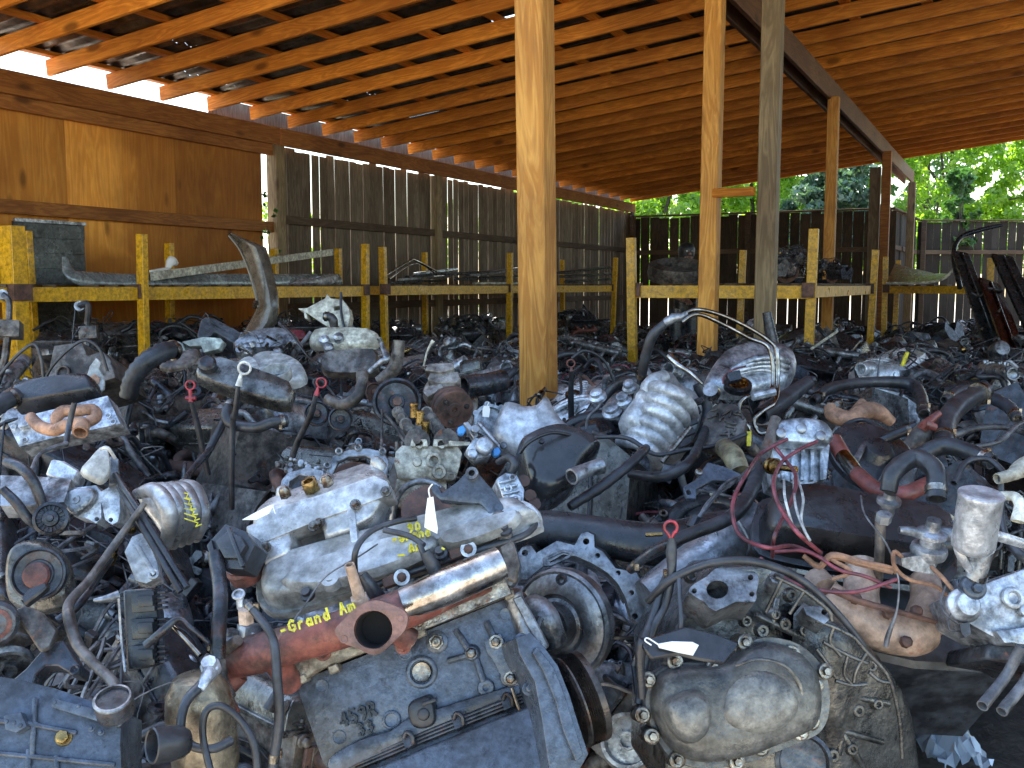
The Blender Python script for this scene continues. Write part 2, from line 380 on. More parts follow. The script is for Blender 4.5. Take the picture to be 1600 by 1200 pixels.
for i,s in enumerate(sorted(RS)):
    a=S(s,-.04,rz(-.04)+.105); b=S(s,TEND,rz(TEND)+.105)
    if proto is None: proto=board('rafter',a,b,.04,.128,M['rafter'])
    else:
        c=proto.copy(); COL.objects.link(c); c.parent=shed; c.matrix_basis=Matrix.Translation(a-S(sorted(RS)[0],-.04,rz(-.04)+.105)+D1*random.uniform(-.015,.015)+UP*random.uniform(-.008,.002))@proto.matrix_basis@Matrix.Rotation(random.uniform(-.035,.035),4,'X')@Matrix.Rotation(random.uniform(-.0015,.0015),4,'Z')
t=.03
k=0
while t<TEND:
    board('purlin',S(-.15,t,rz(t)+.19),S(SFRONT+.2,t,rz(t)+.19),.09,.036,M['rafter']); t+=.62; k+=1
# corrugated roofing over the purlins, ridges down the slope, a few short slits where sheets do not meet
def roofstrip(mb,s0,s1,t0,t1):
    n=max(2,int((s1-s0)/.038)); vs=[];fs=[]
    for i in range(n+1):
        s=s0+(s1-s0)*i/n; dz=.222+.016*math.cos(s*2*math.pi/.152)
        for t in(t0,t1): vs.append(S(s,t,rz(t)+dz))
    for i in range(n): fs.append((2*i,2*i+1,2*i+3,2*i+2))
    mb.add(vs,fs)
rr=random.Random(3); mb=MB()
slits=[]
s=-.3
while s<SFRONT+.35:
    s1=min(s+.81,SFRONT+.4); t=-.09
    while t<TEND+.2:
        t1=min(t+2.44,TEND+.25)
        cut=rr.random()<.35 and 1.2<s<13
        if cut:
            q0=t+rr.uniform(.2,1.6); q1=q0+rr.uniform(.12,.5); wd=rr.uniform(.008,.03)
            roofstrip(mb,s,s1,t,q0); roofstrip(mb,s,s1-wd,q0,q1); roofstrip(mb,s,s1,q1,t1)
        else: roofstrip(mb,s,s1,t,t1)
        t=t1
    s=s1
obj('roof_sheet',mb,M['roof'],shed,smooth=60)
board('fascia',S(11.75,-.26,EAVE+.10),S(-.2,-.26,EAVE+.10),.02,.27,M['picket'])
# plates along the long side: header, ledger, mid rail
board('header_beam',S(SFRONT+.3,.02,EAVE-.09),S(11.02,.02,EAVE-.09),.05,.18,M['header'])
board('header_beam',S(11.0,.02,EAVE-.09),S(-.1,.02,EAVE-.09),.05,.18,M['header'])
board('ledger',S(SFRONT+.3,-.028,EAVE-.228),S(11.08,-.028,EAVE-.228),.045,.125,M['header'])
board('middle_rail',S(SFRONT+.3,-.035,2.11),S(11.08,-.035,2.11),.045,.11,M['header'])
board('lower_rail',S(SFRONT+.3,-.035,1.0),S(11.08,-.035,1.0),.045,.11,M['header'])
# beam of two boards on the posts row
BT=5.1
for o_ in(-.075,.075):
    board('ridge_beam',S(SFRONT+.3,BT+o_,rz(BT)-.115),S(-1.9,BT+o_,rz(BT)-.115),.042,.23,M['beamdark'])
PT=rz(BT)-.002
def pz(px,Y): return P(px,445,Y)
for px,Y,wd,mat,top,ln in ((847,4.6,.137,'post',PT,-.014),(1106,7.0,.12,'post',PT,.004),(1294,11.0,.115,'post',PT-.2,.0),(1379,15.4,.13,'header',PT-.2,0)):
    p=pz(px,Y); post('post',p.x,p.y,0,top,wd,wd,ANG,M[mat],lean=(ln,0))
p=pz(1196,6.7); post('post',p.x,p.y,0,rz(5.5),.125,.125,ANG,M['postgrey'],lean=(.002,0))
p=pz(1362,15.6); post('post',p.x,p.y,0,3.3,.16,.1,ANG,M['picket'])
p=pz(1419,19.5); post('post',p.x,p.y,0,PT-.25,.14,.14,ANG,M['postgrey'])
a=P(1115,302,6.95);b=P(1178,299,6.68); board('brace',a,b,.04,.06,M['rafter'])
# tarnished downpipe-like strut hanging from far end
for s in(11.02,7.73,4.0,0):
    p=S(s,-.03); post('wall_post',p.x,p.y,0,EAVE-.18,.14,.14,ANG,M['postgrey'] if s>5 else M['picket'])
p=S(11.25,-.12); post('wall_post',p.x,p.y,0,EAVE-.1,.09,.03,ANG,M['silverc'])
# plywood cladding: one object whose z is up and x along the side
def plystain(t,tc,a):
    L=t.links; sx=N(t,'ShaderNodeSeparateXYZ'); L.new(tc.outputs['Object'],sx.inputs[0])
    n=N(t,'ShaderNodeTexNoise'); n.inputs['Scale'].default_value=1.3; n.inputs['Detail'].default_value=7; L.new(tc.outputs['Object'],n.inputs['Vector'])
    def ma(op,x,y):
        q=N(t,'ShaderNodeMath',operation=op)
        for i,v in enumerate((x,y)):
            if isinstance(v,(int,float)): q.inputs[i].default_value=v
            else: L.new(v,q.inputs[i])
        return q.outputs[0]
    xx=ma('ADD',sx.outputs[0],ma('MULTIPLY',n.outputs[0],1.1))     # x = metres from far end, negative towards the camera
    f=ramp(t,ma('ADD',xx,1.9),[(.35,(0,0,0)),(.75,(1,1,1))])
    zz=ma('ADD',sx.outputs[2],ma('MULTIPLY',ma('ADD',n.outputs[0],-.5),.8))
    g_=ramp(t,ma('SUBTRACT',2.05,zz),[(.1,(0,0,0)),(.35,(1,1,1))]); h=ramp(t,ma('ADD',ma('MULTIPLY',xx,.5),1.35),[(.1,(0,0,0)),(.4,(1,1,1))])
    gh=mixc(t,1,g_,h,'MULTIPLY'); f=mixc(t,1,f,gh,'LIGHTEN')
    return mixc(t,f,a,mixc(t,1,a,(.5,.44,.38),'MULTIPLY'))
M['ply']=wood('plywood',(.84,.40,.075),(.72,.30,.045),(.56,.22,.045),grain=.55,axis=2,island=1,stain=plystain,bump=.1,knots=True)
mb=MB(); x=0
seams=[-k*1.216 for k in range(6)]
for x in seams[:-1]:
    mb.box((x-.607,0,1.52),(1.214,.012,2.9))
o=obj('plywood_wall',mb,M['ply'],None,.002,loc=V((0,0,0)))
mm=Matrix((D1,D2*-1,UP)).transposed().to_4x4(); mm.translation=S(11.2,-.075,0)-shed.matrix_world.translation; o.matrix_basis=mm; o.parent=shed
mb=MB(); a_=S(15,TEND+.1); b_=S(-.1,TEND+.1); mb.bar(a_+UP*1.75,b_+UP*1.75,.02,3.4); obj('shade_wall',mb,M['beamdark'],shed)  # unseen wall added along the open right side to shade the interior
# ---------------------------------------------------------------- fences
def fence(label,p0,p1,top,mat='picket',wd=.14,gap=.012,seed=1,posts=(),rails=(.5,2.2),cap=False,name='picket_fence',skip=.1):
    rnd=random.Random(seed); p0=V(p0);p1=V(p1);d=(p1-p0);L=d.length;d.normalize(); nv=V((d.y,-d.x,0))
    if nv.dot(V((0,-1,0)))<0: nv=-nv
    f=thing(name,label,'fence',p0)
    mb=MB();x=0;rot=Matrix((d,d.cross(UP)*-1,UP)).transposed()
    while x<L:
        ww=wd*rnd.uniform(.9,1.05); g_=gap*rnd.choice((.15,.3,.6,1,1.7)); z1=top+rnd.uniform(-.02,.02); ln=rnd.uniform(-.004,.004)
        c=p0+d*(x+ww/2)-nv*rnd.uniform(0,.006)
        r2=rot@Matrix.Rotation(ln,3,'Y')
        mb.box(c+UP*(z1/2),(ww,.016,z1),r2); x+=ww+g_
    o=obj('picket_panel',mb,M[mat],f,.002)
    for z in rails:
        board('rail',p0+nv*.035+UP*z,p1+nv*.035+UP*z,.04,.09,M['rail'],f)
    if cap: board('cap_board',p0+UP*(top+.035)+nv*.02,p1+UP*(top+.035)+nv*.02,.12,.03,M['rail'],f)
    for q in posts:
        pp=p0+d*q+nv*.08; post('fence_post',pp.x,pp.y,0,top+.05,.1,.1,ANG,M['rail'],f)
    return f
fence('weathered brown picket fence closing the long left side of the shed',S(10.95,-.06),S(.07,-.06),2.965,'picket',.135,.018,5,rails=(.45,1.25,2.2))
e1=S(0,4.95); 
fence('brown picket fence across the far end of the shed under bright trees',S(-.02,.0),e1,2.85,'picketshade',.19,.02,9,posts=(.05,2.4,4.8),cap=True,rails=(.5,2.15))
e2=P(1427,445,21.6); e2.z=0
fence('short dark fence length stepping back beside the silver post',e1+D2*.03,e2,2.86,'picketdeepshade',.15,.02,11,rails=(.5,2.2),cap=True)
e3=V((16.5,21.6,0))
fence('dark picket fence at the far right below the sunny trees',e2+V((.05,0,0)),e3,2.84,'picketdeepshade',.17,.02,13,posts=(.1,2.6,5),cap=True,rails=(.5,2.2))
# ---------------------------------------------------------------- trees and growth outside
def leafmat(name,c1,c2,tr=.6):
    m=bpy.data.materials.new(name); m.use_nodes=True; t=m.node_tree; t.nodes.clear(); L=t.links
    out=N(t,'ShaderNodeOutputMaterial'); ge=N(t,'ShaderNodeNewGeometry'); d=N(t,'ShaderNodeBsdfDiffuse'); tl=N(t,'ShaderNodeBsdfTranslucent'); gl=N(t,'ShaderNodeBsdfGlossy'); gl.inputs['Roughness'].default_value=.4
    c=ramp(t,ge.outputs['Random Per Island'],[(0,c1),(1,c2)]); L.new(c,d.inputs[0])
    L.new(mixc(t,1,c,(1.9,2.15,1.0),'MULTIPLY'),tl.inputs[0])
    mx=N(t,'ShaderNodeMixShader'); mx.inputs[0].default_value=tr; L.new(d.outputs[0],mx.inputs[1]); L.new(tl.outputs[0],mx.inputs[2])
    m2=N(t,'ShaderNodeMixShader'); m2.inputs[0].default_value=.06; L.new(mx.outputs[0],m2.inputs[1]); L.new(gl.outputs[0],m2.inputs[2]); L.new(m2.outputs[0],out.inputs[0]); return m
M['leaf1']=leafmat('sunny leaf',(.13,.24,.02),(.26,.36,.05))
M['leaf2']=leafmat('deep leaf',(.04,.11,.025),(.08,.17,.04),.3)
M['leaf3']=leafmat('blue green leaf',(.06,.12,.08),(.12,.19,.13),.25)
M['bark']=grime('bark',(.11,.085,.06),(.05,.04,.03),metal=0,rough=.9,dust=0)
def leaves(cents,size,per,rng,droop=.0,spread=1.0):
    n=len(cents)*per; c=np.repeat(np.array([x[:3] for x in cents]),per,0); rad=np.repeat(np.array([x[3] for x in cents]),per)
    d=rng.normal(size=(n,3)); d/=np.linalg.norm(d,axis=1)[:,None]; rr_=rad*rng.random(n)**.45*spread
    pos=c+d*rr_[:,None]*np.array([1,1,.75])
    u=rng.normal(size=(n,3)); u/=np.linalg.norm(u,axis=1)[:,None]; v=rng.normal(size=(n,3)); v-= (v*u).sum(1)[:,None]*u; v/=np.linalg.norm(v,axis=1)[:,None]
    sz=size*rng.uniform(.6,1.3,n)[:,None]; u*=sz; v*=sz*.55
    q=np.stack([pos-u,pos+v*.9-u*.1,pos+u,pos-v*.9-u*.1],1).reshape(-1,3)
    return q,n
def tree(label,x,y,h,cw,cz0,mat,seed,nc=60,per=160,size=.06,trunk=.14,name='leafy_tree',group=None,cat='tree'):
    rng=np.random.default_rng(seed); rnd=random.Random(seed)
    t=thing(name,label,cat,(x,y,0),group)
    cents=[]
    for k in range(nc):
        a=rnd.uniform(0,6.28); rr_=cw*math.sqrt(rnd.random()); z=cz0+(h-cz0)*rnd.random()
        sh=1-.5*((z-cz0)/(h-cz0))**2
        cents.append((x+rr_*math.cos(a)*sh,y+rr_*math.sin(a)*sh,z,rnd.uniform(.3,.75)*cw*.33))
    q,n=leaves(cents,size,per,rng)
    me=bpy.data.meshes.new('crown'); me.vertices.add(4*n); me.vertices.foreach_set('co',(q-np.array([x,y,0])).ravel())
    me.loops.add(4*n); me.loops.foreach_set('vertex_index',np.arange(4*n)); me.polygons.add(n); me.polygons.foreach_set('loop_start',np.arange(0,4*n,4)); me.polygons.foreach_set('loop_total',np.full(n,4)); me.update(calc_edges=True)
    me.materials.append(M[mat]); o=bpy.data.objects.new('crown',me); COL.objects.link(o); o.parent=t
    mb=MB(); mb.tube([(x,y,-.1),(x+.1,y,h*.35),(x-.05,y+.1,h*.8)],[trunk,trunk*.7,trunk*.25],9)
    for k in range(8):
        c=cents[k*3%len(cents)]; z0=cz0*.7+rnd.random()*(h-cz0)*.4; mb.tube([(x+.05,y,z0),((x+c[0])/2,(y+c[1])/2,(z0+c[2])/2+.2),c[:3]],[trunk*.4,trunk*.25,trunk*.08],6)
    obj('trunk',mb,M['bark'],t); return t
G='trees beyond the far fence'
TR=[('bright yellow green tree behind the far left fence corner',3.6,25,6.2,1.9,1.6,'leaf1',1),
 ('pale green tree seen between the two near posts',6.3,26.5,6.0,1.9,1.6,'leaf1',2),
 ('blue green shrubby tree over the far fence',7.6,24,4.6,1.3,1.5,'leaf3',3),
 ('mid green tree behind the thin orange post',9.2,28,7.2,2.0,1.8,'leaf1',4),
 ('sunny tree right of the silver post',12.2,28,7.5,2.1,2,'leaf1',5),
 ('yellow green tree at the right edge of the photo',15.0,27,7.6,2.2,1.5,'leaf1',6),
 ('tall back tree far behind the right fence',13.5,33,9.5,3.0,2.0,'leaf2',7),
 ('tall back tree far behind the middle posts',7.5,33,9,3.0,2.0,'leaf2',8),
 ('tall back tree far behind the left corner',2.0,31,6.5,2.4,1.5,'leaf1',10)]
for lb,x,y,h,cw,cz,mt,sd_ in TR: tree(lb,x,y,h,cw,cz,mt,sd_,nc=120,per=135,size=.09,group=G)
tree('dark broad leaved vine climbing on the far right fence',9.75,21.9,3.95,.42,2.4,'leaf2',21,nc=45,per=26,size=.1,trunk=.03,name='climbing_vine',cat='vine')
tree('bushy green shrub outside the left picket fence',-3.2,14.5,2.6,.9,.4,'leaf1',31,nc=40,per=90,size=.05,trunk=.03,name='shrub',cat='shrub')
tree('green shrub outside the middle of the picket fence',-1.2,17.5,2.9,1.0,.4,'leaf1',32,nc=40,per=90,size=.05,trunk=.03,name='shrub',cat='shrub')
# a spray of vine leaves coming in past the plywood end
mb=MB(); rnd=random.Random(4); c0=S(11.2,.06)
tree('thin green creeper growing through the gap beside the plywood',c0.x-.02,c0.y-.05,2.5,.1,1.6,'leaf2',33,nc=14,per=9,size=.03,trunk=.006,name='creeper',cat='creeper')
# pale neighbouring building outside the long side: what glares through the eave gaps
nb=thing('neighbour_building','white clad building glimpsed through the gaps at the left eave','building',(-14,16,0))
mb=MB().box((-14,17,1.9),(9,9,3.8)); obj('wall',mb,M['white'],nb)
mb=MB().prism([(-18.8,12.2,3.8),(-9.2,12.2,3.8),(-14,12.2,5.4)],(0,-1,0),-9.6*-1); obj('roof',mb,M['silverc'],nb)
# ================================================================ yellow racks
def s_of(px,t):
    k=(px-800)/FPX; return (2.45+.894*t-k*(20.6-.448*t))/(.448-.894*k)
def rack(label,posts,shelves,w=.07,ztop=1.9,group='yellow racks',beams=None,slats=True,z0=0,wide=None):
    """posts: list of (front point, back point) pairs in order along the rack"""
    c=posts[0][0]; r=thing('storage_rack',label,'rack',(c.x,c.y,0),group)
    for i,(a,b) in enumerate(posts):
        for q,p in enumerate((a,b)):
            if p is None: continue
            ww=(wide or {}).get((i,q),w); post('post',p.x,p.y,z0,ztop+random.uniform(-.03,.03),ww,ww*.8,ANG,M['yellow'],r,(random.uniform(-.03,.03),random.uniform(-.02,.02)),.003)
            for z in shelves:
                mb=MB().box((p.x,p.y,z-.03),(ww*1.25,ww*1.1,.11),Matrix.Rotation(ANG,3,'Z')); obj('bracket',mb,M['rust'],r,.002)
    for z in shelves:
        for i in range(len(posts)-1):
            (a,b),(a2,b2)=posts[i],posts[i+1]
            for p,q in((a,a2),(b,b2)):
                if p is None or q is None: continue
                board('shelf_beam',V((p.x,p.y,z-.045)),V((q.x,q.y,z-.045)),.035,.1,M['yellow'],r,.002)
            if slats and b and b2:
                mb=MB(); L=(a2-a).length; n=int(L/.16)
                for k in range(n):
                    u=(k+.5)/n
                    if (k*7+i)%5==0: continue
                    mb.bar((a.lerp(a2,u))+UP*(z+.012-a.z),(b.lerp(b2,u))+UP*(z+.012-b.z),.09,.02)
                obj('shelf_boards',mb,M['rail'],r,.002)
        for a,b in posts:
            if a and b: board('end_beam',V((a.x,a.y,z-.045)),V((b.x,b.y,z-.045)),.03,.09,M['yellow'],r,.002)
    return r
random.seed(11)
SH=1.5
def sp(px,t): q=S(s_of(px,t),t); return q
rack('yellow rack along the left wall carrying the chrome bumper, below the plywood',[(sp(-80,1.2),sp(-60,.2)),(sp(27,1.2),sp(57,.2)),(sp(221,1.2),sp(262,.2)),(sp(570,1.2),sp(430,.2))],[SH-.02,.5],wide={(1,0):.13})
rack('yellow rack along the picket fence left of the centre post, loaded with trims',[(sp(603,1.2),sp(532,.2)),(sp(795,1.2),sp(665,.2)),(sp(955,1.2),sp(880,.2))],[SH-.015,.42],ztop=1.91)
a=pz(994,8.1); b=a+D2*1.36; 
rack('yellow rack standing free behind the two near posts',[(a,a+D1*3.4),(b,b+D1*3.6)],[SH-.01,.58],ztop=1.89)
a=pz(1385,13.5);b=pz(1548,12.6)
rack('far yellow rack under the dark right fence carrying the curved panel',[(a,a+D1*1.2),(b,b+D1*1.2)],[1.48,.45],ztop=1.85)
# ================================================================ engines: prototypes, then copies
def T(p,*a): return p
class EB:
    """parts of one prototype, built round the origin: x along the crank, z up"""
    def __init__(s,name,cat): s.root=thing(name,None,cat,(0,0,0)); s.ch=[]; s.cat=cat
    def part(s,name,mb,mat,bevel=0,smooth=35,parent=None): o=obj(name,mb,M[mat],parent or s.root,bevel,smooth); return o
def greeble(mb,r,n,lo,hi,nv,s=.02):
    """bosses, ribs, bolts on the face whose outward direction is nv"""
    nv=V(nv)
    for _ in range(n):
        p=V([r.uniform(a,b) for a,b in zip(lo,hi)]); k=r.random()
        if k<.35: mb.bolt(p,nv,r.uniform(.006,.011),r.uniform(.008,.016))
        elif k<.6: mb.lathe(p,nv,[(s*r.uniform(.5,1.2),-.01),(s*r.uniform(.5,1),r.uniform(.005,.03)),(s*.3,r.uniform(.005,.02))],12)
        elif k<.85: mb.box(p+nv*.004,(r.uniform(.015,.07),r.uniform(.01,.04),r.uniform(.01,.05)))
        else:
            q=p+V((r.uniform(-.06,.06),r.uniform(-.06,.06),r.uniform(-.06,.06)))+nv*.03; mb.tube([p,(p+q)/2+nv*.03,q],r.uniform(.004,.009),6,3)
    return mb
def pulley(r,w=.025,n=36,grooves=4,spokes=False):
    pr=[(r*.25,w*.5),(r*.25,w*.9),(r*.32,w*.9),(r*.36,w*.45),(r*.8,w*.4),(r*.86,w),(r,w)]
    for k in range(grooves): q=w-(k+.5)*w*.9/grooves; pr+=[(r*.95,q),(r,q-w*.35/grooves)]
    pr+=[(r,0),(r*.2,0)]; return pr
def hosepts(r,a,b,lift=.1,wob=.05,n=2):
    a=V(a);b=V(b); out=[a]
    for k in range(n):
        u=(k+1)/(n+1); out.append(a.lerp(b,u)+V((r.uniform(-wob,wob),r.uniform(-wob,wob),lift*math.sin(math.pi*u)+r.uniform(-wob,wob)*.5)))
    return out+[b]
def clutter(e,r,L,W,H,nh=4,nw=5,k=1):
    def pt(lo=.55,hi=1.05,wx=.55): return (r.uniform(-L,L)*wx,r.uniform(-W,W)*.62,H*r.uniform(lo,hi))
    for i in range(nh+2):
        e.part('hose',MB().tube(hosepts(r,pt(),pt(.3),.10,.06,3),r.choice((.006,.008,.010,.013,.017)),10,5,open_end=True),r.choice(['rubber','rubber','plastic','wire','iron']),smooth=60)
    mb=MB()
    for i in range(nw*3): mb.tube(hosepts(r,pt(.7),pt(.4),.08,.09,4),r.choice((.0018,.0025,.0035,.005)),5,4)
    e.part('wiring',mb,r.choice(['wire','rubber']),smooth=60)
    for i in range(5):
        c=V(pt(.8,1.03,.45)); q=Euler((r.random()*3,r.random()*3,r.random()*3)).to_matrix(); mb=MB().box(c,(r.uniform(.03,.07),r.uniform(.02,.05),r.uniform(.015,.04)),q); mb.box(c+q@V((.03,0,0)),(.03,.015,.012),q); e.part('connector',mb,r.choice(['plastic','plastic','alu','brown']),.003)
    for i in range(6):   # cast or pressed brackets with ears
        c=V(pt(.45,1.02,.55)); q=Euler((r.random()*6,r.random()*6,r.random()*6)).to_matrix(); n=r.choice((3,4,5)); a0=r.random(); rr=r.uniform(.025,.055)
        out=[]
        for j in range(n):
            a=a0+j*6.283/n; rj=rr*r.uniform(.6,1.3)
            for da in (-.25,0,.25): out.append((rj*(1.12 if da==0 else 1)*math.cos(a+da),rj*(1.12 if da==0 else 1)*math.sin(a+da)))
            out.append((rr*.42*math.cos(a+3.1416/n),rr*.42*math.sin(a+3.1416/n)))
        hl=[[c+q@V((rr*.22*math.cos(t),rr*.22*math.sin(t),0)) for t in [6.283*u/10 for u in range(10)]]]
        mb=MB().prism([c+q@V((x,y,0)) for x,y in out],q@V((0,0,1)),r.uniform(.006,.02),hl); e.part('bracket',mb,r.choice(['iron','iron','alu','brown','greasy','bolt','silver']),.0015)
    for i in range(6):
        c=V(pt(.6,1.0,.55)); q=Euler((r.random()*6,r.random()*6,0)).to_matrix(); a=r.uniform(.012,.03); mb=MB().lathe(c,q@V((0,0,1)),[(a*.6,0),(a,a*.3),(a,a*1.6),(a*.7,a*1.8),(a*.7,a*2.4),(a*.35,a*2.5),(a*.35,a*3.2)],14); e.part('sensor',mb,r.choice(['bolt','alu','iron','brass','plastic']))
    for i in range(3):
        c=V(pt(.7,1.0,.5)); d=V((r.uniform(-1,1),r.uniform(-1,1),r.uniform(.2,1))).normalized(); e.part('pipe',MB().tube([c,c+d*.05,c+d*.1+V((0,0,.02)),c+d*.16+V((r.uniform(-.04,.04),0,-.01))],r.choice((.005,.008,.012)),10,4,open_end=True),r.choice(['alu','brown','silver','rust']),smooth=60)
def valvecover(L,W,h,ridges=3,cap=True,r=None):
    mb=MB(); x=L/2; y=W/2
    out=smooth_poly([(-x,-y*.7),(-x*.92,-y),(x*.92,-y),(x,-y*.7),(x,y*.7),(x*.92,y),(-x*.92,y),(-x,y*.7)],2)
    mb.prism([(a*1.04,b*1.07,.008) for a,b in out],(0,0,1),.012)
    mb.pillow([(a,b,0.004) for a,b in out],(0,0,1),h,((1,0),(.985,.55),(.93,.88),(.82,1),(.4,1.02)))
    for k in range(ridges): mb.box((0,(k-(ridges-1)/2)*W*.2,h*1.0),(L*.7,W*.06,h*.16))
    for sx in(-.9,-.3,.3,.9):
        for sy in(-1,1): mb.bolt((x*sx,y*sy*1.0,.014),(0,0,1),.007,.012)
    return mb
def flange(mb,c,ax,r,n=2,th=.01):
    c=V(c);ax=V(ax).normalized();t=ax.orthogonal().normalized();b=ax.cross(t); pts=[]
    for k in range(24):
        a=2*math.pi*k/24; rr=r*(1+.55*max(0,math.cos(a*n/1.0))**3); pts.append(c+(t*math.cos(a)+b*math.sin(a))*rr)
    hole=[c+(t*math.cos(2*math.pi*k/16)+b*math.sin(2*math.pi*k/16))*r*.75 for k in range(16)]
    mb.prism(pts,ax,th,[hole])
def mp(mb,m):
    o=MB(); o.v=[tuple(m@V(p)) for p in mb.v]; o.f=list(mb.f); return o
def merge(a,b,m=None):
    return a.add([(m@V(p)) if m else p for p in b.v],b.f)
def inline_engine(seed,pal):
    r=random.Random(seed); e=EB('car_engine','engine'); L=.46;bm_,hm,vm,im,xm=pal
    mb=MB(); sec=[(-.13,.12),(-.15,.16),(-.12,.2),(-.12,.38),(.12,.38),(.12,.2),(.15,.16),(.13,.12)]
    mb.prism([(-L/2,y,z) for y,z in sec],(-1,0,0),-L)
    for k in range(5): mb.box((-L/2+.03+k*.1,-.122,.27),(.018,.02,.2)); mb.box((-L/2+.03+k*.1,.122,.27),(.018,.02,.2))
    for k in range(3):
        for s_ in(-1,1): mb.lathe((-.15+k*.15,.12*s_,.3),(0,s_,0),[(.024,0),(.024,.004),(.018,.005),(.017,.001)],18)
    greeble(mb,r,26,(-L/2,-.125,.14),(L/2,-.122,.36),(0,-1,0)); greeble(mb,r,26,(-L/2,.122,.14),(L/2,.125,.36),(0,1,0)); greeble(mb,r,16,(-L/2-.002,-.11,.16),(-L/2,.11,.36),(-1,0,0),.025)
    e.part('block',mb,bm_,.004)
    mb=MB().pillow([(-L/2,-.14,.12),(L/2,-.14,.12),(L/2,.14,.12),(-L/2,.14,.12)],(0,0,-1),.12,((1,0),(1,.1),(.9,.15),(.8,.9),(.7,1))); e.part('oil_pan',mb,'iron',.004)
    mb=MB().box((0,0,.43),(L*.98,.25,.1)); 
    for k in range(4): mb.box((-.17+k*.113,-.135,.43),(.05,.03,.06)); mb.box((-.17+k*.113,.135,.43),(.05,.03,.06))
    greeble(mb,r,8,(-L/2,-.13,.39),(L/2,-.128,.47),(0,-1,0),.012)
    e.part('cylinder_head',mb,hm,.003)
    mb=mp(valvecover(L*.98,.22,.07,r.choice((0,2,3))),Matrix.Translation((0,0,.48))); vc=e.part('valve_cover',mb,vm,.002)
    mb=MB().lathe((r.uniform(-.12,.12),.02,.55),(0,0,1),[(.028,0),(.028,.02),(.024,.03),(.01,.03)],16); e.part('oil_cap',mb,'plastic',0,parent=vc)
    # intake
    mb=MB()
    for k in range(4):
        x=-.17+k*.113; mb.tube([(x,.13,.44),(x,.19,.455),(x,.225,.51),(x,.19,.57)],.016,12,4)
    mb.tube([(-.2,.19,.575),(.18,.19,.575),(.24,.2,.56)],[.03,.032,.024],14,3); mb.box((0,.145,.44),(L*.95,.012,.07)); mb.lathe((.24,.2,.56),(1,0,.1),[(.03,0),(.03,.04),(.024,.04),(.023,.01)],18); greeble(mb,r,10,(-.2,.17,.6),(.2,.21,.603),(0,0,1),.01)
    e.part('intake_manifold',mb,im,.001,60)
    mb=MB(); xs=[-.17+k*.113 for k in range(4)]
    for x in xs: mb.tube([(x,-.13,.43),(x,-.19,.43),(x*.5,-.22,.36),(x*.15,-.21,.27)],.02,10,4)
    mb.box((0,-.142,.43),(L*.92,.01,.06)); flange(mb,(0,-.21,.22),(0,-.1,-1),.035); mb.tube([(0,-.21,.3),(0,-.21,.21)],.032,14,1,open_end=True)
    for x in xs: mb.bolt((x+.05,-.148,.45),(0,-1,0),.008,.014)
    e.part('exhaust_manifold',mb,xm,.001,60)
    # front
    mb=MB().prism([(L/2+.05,y,z) for y,z in smooth_poly([(-.11,.15),(.11,.15),(.13,.3),(.12,.52),(-.12,.52),(-.13,.3)],2)],(1,0,0),.05); greeble(mb,r,24,(L/2+.05,-.1,.18),(L/2+.051,.1,.5),(1,0,0),.016); e.part('timing_cover',mb,r.choice(['plastic',hm]),.003)
    for c,rr in(((0,.19),.075),((.13,.36),.05),((-.14,.4),.04),((-.02,.42),.045)):
        if r.random()<.9: e.part('pulley',MB().lathe((L/2+.05,c[0],c[1]),(1,0,0),pulley(rr)),r.choice(['iron','brown','rust','alu']),0,30)
    mb=MB().lathe((L/2-.12,.2,.33),(1,0,0),[(.02,0),(.05,.005),(.062,.02),(.062,.1),(.05,.12),(.02,.125)],20)
    for k in range(14): a=k*.45; mb.box((L/2-.06,.2+.062*math.cos(a),.33+.062*math.sin(a)),(.08,.004,.006),Matrix.Rotation(a,3,'X'))
    e.part('alternator',mb,'alu',0,30)
    mb=MB().gear((-L/2-.02,0,.22),(-1,0,0),.15,.012,70); mb.lathe((-L/2-.03,0,.22),(-1,0,0),[(.13,0),(.125,.01),(.06,.014),(.05,.03),(.02,.03)],28); e.part('flywheel',mb,'rust',0,30)
    mb=MB(); ring=[(-L/2-.012,math.cos(a)*.19,.23+math.sin(a)*(.2 if math.sin(a)>0 else .16)) for a in [2*math.pi*k/28 for k in range(28)]]; mb.prism(ring,(-1,0,0),.012); e.part('rear_plate',mb,bm_,.001)
    clutter(e,r,L,.36,.55,3,5); return e
